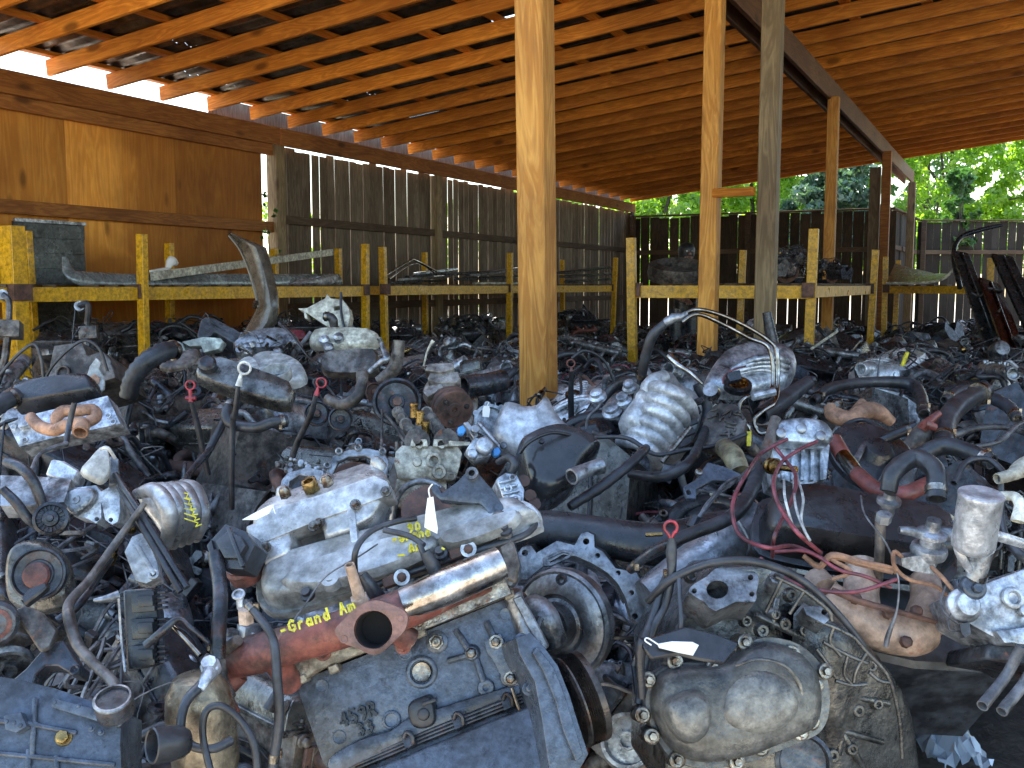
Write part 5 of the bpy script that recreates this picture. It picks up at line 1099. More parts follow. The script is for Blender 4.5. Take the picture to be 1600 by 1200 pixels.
part(rh,'hose',TB(MB(),[(1303,688,2.3),(1318,714,2.25)],[13,13],14,1,open_end=True),'redhose'); part(rh,'joint',TB(MB(),[(1317,712,2.25),(1326,724,2.22),(1340,742,2.18)],[12,13,12],14,1),'chrome'); part(rh,'hose',TB(MB(),[(1339,740,2.18),(1370,765,2.1),(1411,772,2.05),(1452,755,2.1)],[13,13,13,12],14,5,open_end=True),'redhose',0,60)
o=hero('exhaust_manifold','orange brown rusted manifold pipe on the pile at right','manifold',1345,640,3.0)
part(o,'pipe',TB(MB(),[(1296,634,3.0),(1303,648,2.98),(1330,655,2.95),(1352,642,2.95),(1372,644,2.95),(1394,660,2.95)],[9,14,13,14,13,8],16,5,open_end=True),'orange',0,60)
part(o,'branch',TB(MB(),[(1335,650,2.96),(1348,628,3.0)],[12,7],14,1),'orange')
o=hero('manifold_elbow','red brown twisted elbow beside the fat black hose','pipe',1440,680,2.4)
part(o,'elbow',TB(MB(),[(1425,700,2.35),(1440,680,2.35),(1448,665,2.4)],[16,17,12],14,3),'brown'); part(o,'red_boot',TB(MB(),[(1442,668,2.33),(1452,658,2.35),(1468,645,2.36)],[8,7,5],12,3),'red' if 0 else 'redhose'); part(o,'red_boot',TB(MB(),[(1445,662,2.32),(1462,668,2.32)],[8,6],12,1),'redhose')
o=hero('fuel_pump','square silver cast pump between the red wires and the red hose','pump',1250,710,2.2)
fr=Frame(1250,710,2.25,roll=-6,tx=25)
mb=MB(); PR(mb,fr,[(1206,700),(1225,680),(1280,682),(1297,695),(1292,748),(1255,762),(1215,745)],.0,.12); PL(mb,fr,[(1202,672),(1230,660),(1275,662),(1295,678),(1290,700),(1215,700)],.02,.035,sm=2)
for k_ in range(5): PR(mb,fr,[(1222+k_*15,700),(1228+k_*15,700),(1227+k_*15,750),(1221+k_*15,750)],.012,.02)
part(o,'casting',mb,'silver',.003,40,seg=2); mb=MB()
for c in((1218,680),(1250,672),(1280,684)): LA(mb,fr,*c,[(9,0),(8,10),(5,12)],.05,12)
part(o,'cap',mb,'alu')
o=hero('vacuum_solenoid','brass coloured round valve with rod in front of the square pump','valve',1210,730,2.1)
ax=(P(1255,736,2.05)-P(1200,728,2.12)).normalized()
mb=MB().lathe(P(1198,727,2.1),ax,[(.013,0),(.016,.006),(.018,.008),(.018,.014),(.014,.016),(.018,.02),(.018,.026),(.01,.03),(.007,.034),(.007,.075)],20); part(o,'body',mb,'brass')
part(o,'hook',TB(MB(),[(1196,727,2.1),(1190,725,2.1),(1186,714,2.1)],1.6,6,3),'bolt')
o=hero('bracket','flat dark winged bracket in front of the fuel pump hoses','bracket',1110,750,2.2)
fr=Frame(1110,750,2.2,roll=-12,tx=40); mb=MB(); PR(mb,fr,[(1068,760),(1086,750),(1106,722),(1130,728),(1162,742),(1156,752),(1114,750),(1088,764),(1088,780),(1074,778)],.02,.012,[circ(1076,769,4,10)]); part(o,'plate',mb,'block',.002)
mb=MB(); LA(mb,fr,1091,739,[(6,0),(6,5),(3,6),(3,1)],.02,12); part(o,'nut',mb,'bolt')
o=hero('pulley_cover','dark round pulley cover in the pile under the orange manifold','pulley cover',1365,700,2.5)
fr=Frame(1365,700,2.5,tx=45,roll=-10); mb=MB(); LA(mb,fr,1365,712,[(70,-10),(70,0),(62,6),(30,10),(20,22),(8,24)],0,40); part(o,'disc',mb,'plastic')
mb=MB(); PR(mb,fr,[(1330,720),(1348,690),(1356,694),(1340,726)],.04,.03); PR(mb,fr,[(1375,745),(1395,715),(1425,700),(1430,712),(1400,735),(1385,752)],.03,.03); part(o,'arm',mb,'alu',.003)
o=hero('harness','bundle of thin grey wires tied in a black sleeve near the duct','wiring harness',1110,790,2.0)
mb=MB(); rnd=random.Random(8)
for k_ in range(9): TB(mb,[(1086+k_,812-k_*.5,1.95),(1110+rnd.uniform(-5,5),782+rnd.uniform(-8,8),1.98),(1135+rnd.uniform(-4,4),758+rnd.uniform(-5,5),2.02),(1158,744+rnd.uniform(-2,2),2.08),(1180,728+rnd.uniform(-8,8),2.1)],1.5,6,4)
part(o,'wires',mb,'wire',0,60); part(o,'sleeve',TB(MB(),[(1080,825,1.94),(1088,808,1.95)],[9,9],8,1),'plastic')
# ---------------------------------------------------------------- 4: left foreground
o=hero('belt_tensioner','ribbed idler pulley on twin hooked arms at the left edge','tensioner',80,810,1.85)
fr=Frame(80,811,1.85,roll=0,tx=15,ty=12)
mb=MB(); LA(mb,fr,80,811,[(26,-12),(27,-8),(27,6),(22,8),(21,2),(13,2),(12,8),(6,9),(5,12)],0,36)
for k_ in range(18): a=k_*.349; mb.bar(fr.at((14)*1.19e-3*math.cos(a),14*1.19e-3*math.sin(a),.0045),fr.at(21*1.19e-3*math.cos(a),21*1.19e-3*math.sin(a),.0045),.0025,.004,fr.n)
part(o,'pulley',mb,'iron',0,28)
part(o,'arm',TB(MB(),[(5,765,1.86),(25,785,1.85),(42,808,1.85),(58,822,1.86)],[7,8,8,7],10,4),'iron'); part(o,'arm',TB(MB(),[(10,722,1.9),(32,730,1.88),(52,752,1.87),(66,788,1.87)],[8,9,9,8],10,4,open_end=True),'iron')
o=hero('alternator_bracket','light alloy bracket with bolt ears right of the idler pulley','bracket',135,790,1.9)
fr=Frame(135,790,1.9,roll=5,tx=20)
mb=MB(); PR(mb,fr,[(98,790),(102,772),(115,762),(150,758),(158,768),(186,752),(188,800),(184,815),(175,820),(164,812),(158,785),(158,810),(150,818),(135,810),(118,808)],.0,.05,[circ(151,811,3.5,10),circ(173,812,3.5,10)])
part(o,'casting',mb,'silver',.003,seg=2)
mb=MB(); PL(mb,fr,[(100,788),(106,772),(120,765),(146,764),(152,772),(145,790),(122,806),(108,800)],.004,.012,sm=2); LA(mb,fr,119,781,[(8,0),(7,4),(3,4),(3,0)],.014,14); part(o,'cover',mb,'alu')
mb=MB(); PR(mb,Frame(45,765,1.9,roll=4,tx=45),[(0,742),(60,744),(112,748),(100,784),(40,790),(0,790)],.0,.04); part(o,'long_arm',mb,'alu',.004,seg=2)
mb=MB(); PR(mb,Frame(95,735,1.95,tx=30,roll=-10),[(70,742),(80,716),(100,720),(124,734),(116,752),(88,748)],.02,.05); part(o,'solenoid',mb,'silver',.004)
o=hero('plastic_shroud','curved piece of bright white plastic standing above the left brackets','shroud',150,735,1.92)
mb=MB(); fr=Frame(150,735,1.92,roll=0,tx=30,ty=20); PL(mb,fr,[(125,740),(140,720),(155,704),(168,706),(173,728),(171,746),(160,757),(148,755)],.03,.018,sm=3); TB(mb,[(156,702,1.86),(168,700,1.86),(180,716,1.88)],[2.5,3,2.5],8,4); part(o,'shell',mb,'white')
mb=MB(); PR(mb,fr,[(172,712),(186,716),(188,756),(170,758)],.02,.02); part(o,'back_plate',mb,'alu',.002)
o=hero('intake_manifold','pale silver intake with four swept lobes and yellow scribble, left of the front engine','manifold',265,800,2.0)
mb=MB()
PL(mb,Frame(268,808,2.02,tx=15,ty=10),[(214,775),(232,758),(280,760),(312,780),(322,810),(305,842),(270,852),(244,820)],-.02,.03,sm=3)
for i in range(5):
    Y0=1.90+i*.03; TB(mb,[(214+i*18,772-i*4,Y0+.06),(240+i*16,766,Y0+.01),(258+i*14,786+i*3,Y0-.03),(266+i*11,818+i*1,Y0-.03),(258+i*12,856-i*4,Y0+.01)],[9,13,14.5,14,9],16,6)
part(o,'lobes',mb,sm_,0,60)
fr=Frame(230,860,1.86,roll=-20,tx=25); mb=MB(); PR(mb,fr,[(194,862),(206,838),(226,830),(246,880),(250,902),(228,912),(212,908)],.02,.05); PR(mb,fr,[(210,852),(216,849),(244,895),(238,900)],.03,.02); LA(mb,fr,241,898,[(9,0),(9,8),(4,8),(4,2)],.02,16); part(o,'leg',mb,sm_,.004,seg=2)
mb=MB(); f2=Frame(290,790,1.88,tx=20,ty=20); ribbon(mb,f2,[[(288,770+q*8),(294+q*3,772+q*9),(291+q*3,778+q*9),(300+q*3,779+q*8)] for q in range(6)],.025,.8,.001); part(o,'marker_writing',mb,'yellowpaint')
hose('upper of two black bars lying across the silver lobed intake',[(180,742,1.9),(212,790,1.82),(250,850,1.78),(292,918,1.74)],[6]*4,'plastic',False,'bar','bar')
hose('lower of two black bars lying across the silver lobed intake',[(186,760,1.89),(208,800,1.81),(245,862,1.77),(282,925,1.73)],[5]*4,'rubber',False,'bar','bar')
hose('long rusty rod bent down into the black cup at left',[(226,786,1.8),(180,850,1.76),(140,905,1.68),(110,940,1.62),(108,965,1.58),(122,1008,1.54),(150,1040,1.48),(176,1066,1.44),(180,1082,1.42)],[5,7,7,8,9,9,8,8,7],'brown',False,'rod','rod')
hose('second shorter rod beside the long rusty rod',[(173,872,1.78),(150,905,1.74),(122,945,1.68),(90,970,1.66)],[6,7,7,7],'iron',False,'rod','rod')
o=hero('power_steering_pump','large black pulley with red brown hub at far left','pump',60,897,1.72)
fr=Frame(60,897,1.72,roll=0,tx=12,ty=10)
mb=MB(); LA(mb,fr,60,897,[(40,-24),(41,-20),(38,-16),(38,-8),(42,-4),(42,4),(39,5),(36,0),(24,-2),(22,0)],0,44); part(o,'pulley',mb,'iron',0,28)
mb=MB(); LA(mb,fr,58,899,[(21,-2),(21,6),(18,9),(6,10)],0,28); part(o,'hub',mb,'redrust'); mb=MB(); PL(mb,fr,[(15,880),(30,850),(70,845),(105,870),(118,910),(110,950),(60,960),(20,940)],-.07,.04); part(o,'housing',mb,'greasy')
mb=MB(); PR(mb,Frame(50,925,1.6,roll=10,tx=40),[(30,935),(45,918),(72,908),(74,916),(60,928),(38,945)],.02,.015); part(o,'lever',mb,'plastic',.003)
o=hero('mount_plate','brown and black folded plate below the red hub pulley','bracket',55,985,1.6)
fr=Frame(55,985,1.6,roll=-10,tx=30); mb=MB(); PR(mb,fr,[(22,952),(40,945),(68,958),(90,985),(78,1012),(62,1018),(50,1000),(30,970)],.02,.012); part(o,'plate',mb,'brown',.003)
mb=MB(); PR(mb,fr,[(20,1062),(40,1045),(66,1015),(72,1005),(100,1000),(118,1030),(128,1040),(125,1055),(110,1052),(90,1040),(70,1040),(55,1055),(50,1075)],.0,.05); LA(mb,fr,117,1047,[(9,0),(9,4),(4,4),(4,0)],.004,16); part(o,'arm',mb,'iron',.004)
o=hero('clutch','round pulley hub with red ring cut by the left edge','pulley',-5,975,1.55)
fr=Frame(-8,975,1.55,ty=25,tx=5); mb=MB(); LA(mb,fr,-8,975,[(34,-30),(36,-20),(36,0),(30,4),(26,4)],0,36); part(o,'body',mb,'iron',0,28); mb=MB(); LA(mb,fr,-8,975,[(25,0),(25,6),(18,7),(17,0)],0,30); part(o,'red_ring',mb,'redrust')
o=hero('coil_pack','black ignition coil pack of three blocks with fins, left of the grey pipe','coil pack',222,985,1.58)
fr=Frame(222,985,1.56,roll=-4,tx=12,ty=8)
mb=MB(); PR(mb,fr,[(192,922),(240,918),(248,960),(248,1040),(198,1050)],.0,.05); part(o,'base',mb,'plastic',.003)
for k_ in range(3):
    y0=925+k_*42; mb=MB(); PR(mb,fr,[(204,y0),(240,y0-2),(242,y0+30),(206,y0+33)],.03,.03); PR(mb,fr,[(214,y0+6),(238,y0+5),(239,y0+22),(216,y0+24)],.042,.02)
    for q in range(4): PR(mb,fr,[(244,y0+q*8),(258,y0-2+q*8),(259,y0+2+q*8),(245,y0+4+q*8)],.02,.03)
    part(o,'coil',mb,'plastic',.0025,seg=2)
part(o,'terminal',TB(MB(),[(147,938,1.55),(165,936,1.55),(186,930,1.56)],[3,6,8],12,2),'silver')
mb=MB(); TB(mb,[(186,935,1.55),(190,1000,1.54),(196,1050,1.52)],[2.5]*3,8,2); part(o,'frame_rail',mb,'alu')
hose('grey upright pipe with open mouth left of the front engine',[(340,1030,1.5),(342,980,1.52),(344,920,1.56),(336,864,1.6)],[12,12,12,12],'iron',name='pipe',cat='pipe',n=18)
o=hero('filter_canister','dirty tan canister standing left of the front engine','canister',318,1110,1.45)
mb=MB().lathe(P(322,1190,1.46),(P(305,1050,1.46)-P(322,1190,1.46)),[(.036,-.05),(.05,0),(.052,.08),(.048,.11),(.034,.135),(.02,.14)],32); part(o,'body',mb,grime('oily tan canister',(.42,.35,.24),(.13,.10,.07),metal=.4,rough=.4,scale=8,rust=.15,dust=.1)); 
mb=MB(); LA(mb,Frame(325,1045,1.46,tx=50),328,1040,[(15,-18),(17,-12),(17,0),(13,2),(13,12)],0,8); TB(mb,[(330,1048,1.44),(318,1068,1.42),(312,1078,1.41)],[14,9,8],8,1); part(o,'fitting',mb,'silver',.001)
hose('black hose looping under the tan canister',[(315,1070,1.42),(290,1098,1.39),(283,1140,1.37),(300,1165,1.36),(332,1170,1.36),(362,1157,1.38)],[9,8,7.5,7.5,7.5,8])
hose('black hose arching in front of the tan canister',[(330,1210,1.34),(317,1150,1.36),(322,1112,1.37),(345,1103,1.38),(375,1125,1.38),(396,1160,1.37),(402,1200,1.36)],[6]*7)
hose('long black hose hanging down the left end of the front engine',[(383,940,1.5),(405,965,1.48),(427,1000,1.46),(433,1060,1.44),(436,1125,1.43),(425,1210,1.42)],[6,7,7.5,8,8,8])
hose('silver tube pair below the coil pack connector',[(313,1024,1.48),(290,998,1.5),(268,976,1.52)],[4,4,4],'chrome',name='pipe',cat='pipe')
hose('thin grey curved pipe right of the coil pack',[(228,1008,1.5),(252,988,1.5),(272,970,1.51),(285,968,1.51),(300,982,1.5),(326,1004,1.5)],[7,7,6,4,4,4],'iron',name='pipe',cat='pipe')
o=hero('oxygen_sensor','sensor with ring top on a rusty hexagon nut by the red manifold','sensor',378,945,1.5)
mb=MB(); LA(mb,Frame(373,932,1.5,tx=50),373,930,[(10,0),(11,2),(10,4),(7,4),(7,1)],0,20); TB(mb,[(374,934,1.5),(378,950,1.5)],[6,8],12,1); part(o,'top',mb,'silver'); mb=MB(); LA(mb,Frame(385,970,1.5,tx=75),385,972,[(13,0),(13,24),(8,26)],0,6); part(o,'nut',mb,'tan')
part(o,'pipe',TB(MB(),[(372,1000,1.52),(352,1020,1.54),(345,1060,1.52),(360,1090,1.5)],[9,12,12,10],12,4),'brown',0,60)
# bottom left casting
o=hero('engine_block','black ribbed casting with brass bolt and shiny cup at the bottom left corner','engine',110,1140,1.35)
fr=Frame(110,1130,1.36,roll=-12,tx=25)
mb=MB(); PR(mb,fr,[(-40,1050),(30,1062),(85,1075),(190,1112),(188,1160),(190,1210),(180,1290),(-60,1290)],.0,.12); 
for a,b in (((-20,1125),(60,1132)),((55,1090),(50,1180)),((50,1132),(120,1145)),((-20,1175),(180,1195)),((45,1170),(42,1230)),((88,1180),(90,1240))): mb.tube([fr.hit(*a,.004),fr.hit(*b,.004)],.004,6,1)
PR(mb,fr,[(82,1090),(185,1118),(182,1136),(80,1105)],.02,.03); PR(mb,fr,[(5,1118),(32,1112),(42,1135),(25,1145),(8,1140)],.02,.03)
for c in((87,1098),(124,1104),(12,1128),(24,1130),(34,1134),(186,1130),(143,1138),(158,1144)): BO(mb,fr,*c,.015,4,6)
part(o,'casting',mb,'block',.003,seg=2)
mb=MB(); LA(mb,fr,100,1152,[(14,0),(14,3)],.0,20); LA(mb,fr,100,1152,[(11,3),(11,12),(8,13)],.0,6); part(o,'hex_plug',mb,'brass',.0006)
mb=MB(); LA(mb,Frame(175,1085,1.36,tx=62),176,1092,[(30,-30),(31,-2)],0,36); part(o,'neck',mb,'iron'); mb=MB(); LA(mb,Frame(175,1085,1.36,tx=62),176,1092,[(31,-2),(31,1),(29,3),(26,3),(25,-14),(8,-26)],0,36); part(o,'neck_rim',mb,'alu')
mb=MB(); LA(mb,Frame(240,1165,1.3,tx=10,ty=-48),238,1165,[(20,-60),(26,-50),(29,-30),(29,0),(27,2),(25,0),(22,-24),(4,-30)],0,36); part(o,'cup',mb,'plastic',0,30)
# ---------------------------------------------------------------- 5: middle
G='dipsticks standing in the left of the pile'
def dip(label,ring,stem,tube,mat,rr,Y,T=False):
    d=thing('dipstick',label,'dipstick',P(*tube[-1],Y),G); mb=MB(); TB(mb,ringpts(ring[0],ring[1],rr,Y),rr*.22,8,2)
    if T: TB(mb,[(ring[0]-7,ring[1]+20,Y),(ring[0]+9,ring[1]+20,Y)],3.5,8,1); TB(mb,[(ring[0],ring[1]+rr,Y),(ring[0]+1,ring[1]+20,Y)],3,8,1)
    TB(mb,[(ring[0]+stem[0]*.6,ring[1]+rr*.9,Y),(ring[0]+stem[0],ring[1]+stem[1],Y)],[rr*.25,rr*.6],8,1); part(d,'handle',mb,mat,0,60)
    TBs=TB(MB(),[(*p,Y+.03*i) for i,p in enumerate(tube)],[3.5]+[5]*(len(tube)-1),10,3); part(d,'tube',TBs,'rubber',0,60); return d
dip('dipstick with red crossbar handle, farthest left of the dipsticks',(297,602),(1,26),[(299,628),(310,670),(325,742)],'red',7,2.75,True)
dip('dipstick with plain red ring leaning right, in front of the black pulleys',(502,598),(-8,20),[(494,616),(485,650),(465,690),(450,738)],'red',7.5,2.75)
dip('dipstick with white hook ring between the two red ones',(382,575),(-9,28),[(372,604),(367,650),(364,655),(362,730),(362,795)],'white',9.5,2.6)
dip('dipstick with dark red handle just right of the centre post',(892,568),(1,12),[(893,580),(892,620),(893,665)],'redrust',6,3.4)
hose('thick black rod crossing behind the two left dipsticks',[(358,640,2.8),(345,668,2.75),(328,700,2.7),(318,720,2.68)],[5,6,6,5],open_end=False,name='rod',cat='rod')
hose('dark shaft lying low beside the left dipstick feet',[(285,758,2.4),(300,735,2.5),(330,700,2.6)],[6,5,5],'iron',name='rod',cat='rod')
hose('U shaped grey hose below the white ringed dipstick',[(362,628,2.75),(354,645,2.72),(362,662,2.7),(400,668,2.68),(425,660,2.68),(448,658,2.7)],[8,9,9,9,9,10])
hose('brown grey elbow pipe right of the red ringed dipstick',[(510,622,2.9),(532,632,2.88),(556,622,2.88),(565,600,2.9),(566,582,2.92)],[8,9,9,9,10],'brown',name='pipe',cat='pipe')
for c,r_,lb in(((495,646),20,'flat dark round pulley behind the red ringed dipstick'),((532,655),19,'dished dark pulley right of the red ringed dipstick'),((620,628),38,'big black crank pulley behind the open twin cam engine'),((585,612),14,'small rusty pulley above the black crank pulley')):
    o=hero('pulley',lb,'pulley',*c,2.95); fr=Frame(*c,2.95 if r_<30 else 2.9,tx=12,ty=12); mb=MB(); LA(mb,fr,*c,[(r_*.9,-8),(r_,-6),(r_,4),(r_*.9,5),(r_*.8,0),(r_*.35,-2),(r_*.3,4),(3,5)],0,36); part(o,'disc',mb,'rust' if r_<15 else 'iron',0,28); 
    mb=MB(); LA(mb,fr,*c,[(r_*.22,4),(r_*.2,9)],0,6); part(o,'hub_bolt',mb,'rust')
o=hero('air_cleaner','white air cleaner ring with dark mouth on the pile at left','air cleaner',430,582,3.1)
mb=MB(); fr=Frame(430,582,3.1,tx=62,roll=8); LA(mb,fr,430,584,[(25,-10),(26,0),(25,6),(22,6),(21,-2),(19,-10)],0,36); PL(mb,fr,[(385,590),(400,566),(430,560),(470,575),(480,600),(440,612),(405,608)],-.09,.04); PL(mb,fr,[(372,580),(392,566),(408,580),(400,598)],-.07,.03); part(o,'housing',mb,'white'); mb=MB(); LA(mb,fr,430,584,[(20,-12),(19,-10)],0,30); part(o,'mouth',mb,'rubber')
o=hero('valve_cover','long dark valve cover lying behind the white hooked dipstick','valve cover',385,600,3.0)
mb=MB(); fr=Frame(385,600,3.0,roll=-14,tx=35); PL(mb,fr,[(306,592),(322,572),(345,570),(400,588),(456,610),(458,634),(440,645),(330,612)],.0,.055,((1,0),(.99,.5),(.95,.85),(.85,1)),2); part(o,'cover',mb,'greasy',0,45)
mb=MB(); LA(mb,fr,325,575,[(14,0),(14,14),(10,18)],.05,18); part(o,'cap',mb,'iron')
o=hero('valve_cover','cream valve cover on the engine in front of the rack, left of centre','valve cover',537,532,4.2)
mb=MB(); fr=Frame(537,532,4.2,roll=2,tx=40); PL(mb,fr,[(484,540),(490,524),(520,520),(580,522),(596,534),(588,546),(540,550),(495,548)],.0,.045,((1,0),(.98,.5),(.9,.9),(.8,1)),2); part(o,'cover',mb,'cream',0,50)
mb=MB()
for c in((508,536),(530,532),(515,548)): LA(mb,fr,*c,[(8,0),(8,10),(4,14)],.04,12)
part(o,'fitting',mb,'silver')
o=hero('engine_cover','brown shallow box cover below the cream valve cover','engine cover',545,565,3.7)
mb=MB(); fr=Frame(545,562,3.7,tx=25); PL(mb,fr,[(503,580),(508,560),(530,555),(588,553),(592,575),(585,590),(520,592)],.0,.05,((1,0),(.98,.6),(.92,1)),2); part(o,'cover',mb,'brown',0,45)
hose('upright grey brown manifold tube rising left of the compressor',[(590,596,3.4),(600,590,3.4),(616,575,3.4),(622,550,3.4),(624,532,3.4)],[8,10,11,10,9],'brown',name='pipe',cat='pipe')
hose('thin clamped pipe beside the upright manifold tube',[(576,582,3.35),(596,565,3.35),(604,560,3.35),(597,540,3.4),(592,528,3.4)],[4,5,6,4,4],'alu',name='pipe',cat='pipe')
o=hero('carburettor','cluster of small grey carburettor castings left of the cream cover','carburettor',415,545,4.1)
mb=MB(); fr=Frame(415,545,4.1,tx=35); rnd=random.Random(3); PL(mb,fr,[(368,560),(380,540),(420,528),(460,530),(470,548),(440,562)],.0,.08,sm=2)
for k_ in range(16): LA(mb,fr,rnd.uniform(375,465),rnd.uniform(530,558),[(rnd.uniform(4,10),0),(rnd.uniform(4,8),rnd.uniform(6,16)),(2,16)],.05,10)
part(o,'casting',mb,'alu',0); mb=MB()
for k_ in range(6): x=rnd.uniform(375,460); y=rnd.uniform(530,555); TB(mb,[(x,y,4.0),(x+rnd.uniform(-15,15),y-rnd.uniform(2,10),3.95),(x+rnd.uniform(-25,25),y+rnd.uniform(0,12),4.0)],2,6,4)
part(o,'linkage',mb,'bolt')
hose('thin rod with small cap leaning over the carburettors',[(438,505,3.9),(455,522,3.8),(480,555,3.7),(500,570,3.6)],[4,2,2,3],'iron',False,'rod','rod')
hose('black bent hose in front of the cream panel',[(505,494,4.3),(515,495,4.3),(521,502,4.3),(522,520,4.3)],[6,7,7,6])
o=hero('plastic_moulding','cream moulded panel with a slot, propped up in front of the rack','panel',510,490,4.6)
mb=MB(); fr=Frame(510,490,4.6,roll=0,tx=15,ty=-10); PR(mb,fr,[(465,482),(480,481),(508,466),(511,459),(516,466),(535,468),(545,482),(547,494),(544,510),(526,517),(508,508),(490,496),(478,488),(480,498),(476,497),(474,486)],.0,.05,[[(521,479),(533,477),(534,483),(522,486)]]); part(o,'panel',mb,'cream',.006,40,seg=2)
o=hero('compressor','grey brown air conditioning compressor with rusty clutch left of the centre post','compressor',700,620,3.1)
fr=Frame(706,636,3.0,tx=8,ty=-22,roll=0); ax=(P(706,636,3.0)-P(672,594,3.22)).normalized(); c=P(708,638,2.98)
mb=MB(); k=3.0/FPX; mb.lathe(c,ax,[(22*k,-.16),(27*k,-.15),(29*k,-.14),(29*k,-.09),(26*k,-.085),(27*k,-.03),(24*k,-.02)],32)
fr2=Frame(690,580,3.1,tx=40,roll=0); PR(mb,fr2,[(664,578),(668,568),(708,566),(710,576),(690,582)],.04,.04); PR(mb,fr2,[(668,592),(672,580),(716,580),(720,592),(712,598),(680,598)],.03,.05); PR(mb,fr2,[(660,610),(690,598),(694,604),(668,620)],.04,.03); part(o,'body',mb,grime('compressor alloy',(.50,.46,.41),(.18,.15,.12),metal=.4,rough=.5,scale=12,rust=.1,dust=.2),.003,40)
mb=MB().lathe(c,ax,[(31*k,-.035),(32*k,-.03),(32*k,-.012),(30*k,-.010),(30*k,-.004),(32*k,-.002),(31.5*k,.01),(30*k,.014),(12*k,.015),(11*k,.017),(5*k,.017),(4*k,.008)],44); part(o,'clutch',mb,'rust',0,28)
mb=MB()
for q in range(3): 
    a=q*2.1+.5; t_=ax.orthogonal().normalized(); b_=ax.cross(t_); mb.bolt(c+ax*.015+(t_*math.cos(a)+b_*math.sin(a))*20*k,ax,.006,.006)
part(o,'clutch_bolt',mb,'brown')
hose('dark fat exhaust pipe behind the compressor running to the post',[(725,605,3.4),(760,600,3.45),(786,594,3.5)],[18,18,17],'iron',name='pipe',cat='pipe',n=18)
# twin cam engine, end on
E=hero('car_engine','open twin cam engine seen end on with brass coloured caps, below the compressor','engine',670,710,2.65)
fr=Frame(670,720,2.6,tx=8,roll=0,ty=4); tanal=grime('tan stained alloy',(.74,.70,.58),(.40,.36,.28),metal=.35,rough=.5,scale=9,amount=.35,dust=.2,rust=.04,speck=.5)
mb=MB(); PR(mb,fr,[(618,706),(628,696),(716,698),(722,708),(718,730),(712,750),(622,748),(616,725)],.03,.3,[circ(678,720,6,14)]); PR(mb,fr,[(676,745),(678,736),(712,738),(712,748),(706,752)],.045,.05); PR(mb,fr,[(620,748),(698,750),(698,800),(612,790)],.0,.3)
LA(mb,fr,678,720,[(12,0),(12,8),(7,8),(7,0)],.03,20); LA(mb,fr,686,738,[(12,0),(11,8),(6,8),(6,3)],.04,20); LA(mb,fr,706,745,[(6,0),(6,12),(3,12),(3,4)],.03,14); LA(mb,fr,652,722,[(8,0),(7,9)],.03,12); part(E,'cylinder_head',mb,tanal,.003,seg=2)
mb=MB(); 
for cx in(652,697):
    for q in range(6): mb.lathe(fr.hit(cx-q*6,690-q*9,-.05*q),fr.n,[(.018 if q else .032,0),(.018 if q else .034,.01),(.010,.012),(.010,.05)],20)
part(E,'camshaft',mb,'brown')
mb=MB()
for c_ in((647,640),(656,652),(665,668)): mb.cyl(P(c_[0],c_[1]+12,2.7),P(c_[0],c_[1]-6,2.7),.011,.011,14); mb.cyl(P(c_[0],c_[1]-6,2.7),P(c_[0],c_[1]-10,2.7),.013,.013,14)
part(E,'plug_tube',mb,'brass')
mb=MB(); 
for c_ in((655,694),(690,694)): PR(mb,fr,[(c_[0]-14,c_[1]+4),(c_[0]-12,c_[1]-8),(c_[0]+12,c_[1]-8),(c_[0]+14,c_[1]+4)],.045,.03,[circ(c_[0],c_[1],6,12)])
PR(mb,fr,[(700,688),(735,690),(736,696),(702,698)],.05,.02); part(E,'cam_cap',mb,tanal,.002)
mb=MB(); 
for x in(622,631,640): TB(mb,[(x-2,690,2.62),(x,750,2.6),(x-4,795,2.58)],[3,4,4],8,3)
TB(mb,[(597,640,2.7),(596,700,2.62),(592,745,2.6)],[2,2.5,2.5],8,3); TB(mb,[(600,646,2.7),(620,670,2.66),(640,705,2.6)],[3,3,3],8,3); part(E,'guide_rail',mb,'brown')
mb=MB(); TB(mb,[(612,812,2.5),(622,775,2.5),(640,757,2.5),(665,752,2.5),(690,764,2.5),(700,790,2.5)],5,8,5); part(E,'gasket_rim',mb,'alu',0,60)
mb=MB().gear(P(672,800,2.35),(0,-.75,.65),.07,.01,64); part(E,'ring_gear',mb,'rust',0,30)
E=hero('throttle_body','small shiny throttle assembly with blue plugs right of the twin cam engine','throttle body',750,700,2.6)
fr=Frame(750,700,2.58,roll=-30,tx=25); mb=MB(); PR(mb,fr,[(730,700),(742,682),(770,690),(768,712),(745,718)],.04,.06); LA(mb,fr,755,700,[(14,0),(14,16),(10,18)],.04,20); LA(mb,fr,737,712,[(9,0),(8,12)],.04,14); part(E,'body',mb,'silverc',.003)
mb=MB(); PR(mb,fr,[(724,660),(732,658),(748,680),(742,688)],.03,.03); LA(mb,fr,742,672,[(7,0),(7,8),(3,8)],.04,14); TB(mb,[(748,660,2.7),(770,685,2.65),(786,702,2.6)],4,8,3); LA(mb,fr,786,697,[(6,0),(6,6),(3,6)],.03,12); part(E,'linkage',mb,'alu',.002)
for c_ in((722,672),(777,706)): mb=MB(); PR(mb,fr,[(c_[0]-7,c_[1]-4),(c_[0]+2,c_[1]-9),(c_[0]+7,c_[1]),(c_[0]+2,c_[1]+7),(c_[0]-5,c_[1]+6)],.05,.02); part(E,'plug',mb,'blue',.003)
E=hero('water_pump','lumpy alloy pump casting between the dark bracket and the black air box','pump',790,760,2.3)
fr=Frame(795,758,2.3,roll=-25,tx=25); mb=MB(); PR(mb,fr,[(776,748),(790,738),(808,742),(820,765),(818,790),(800,798),(785,775)],.03,.08)
for c_,r_ in (((804,784),11),((793,765),7),((800,748),6)): LA(mb,fr,*c_,[(r_,0),(r_,8),(r_*.5,8),(r_*.5,2)],.03,18)
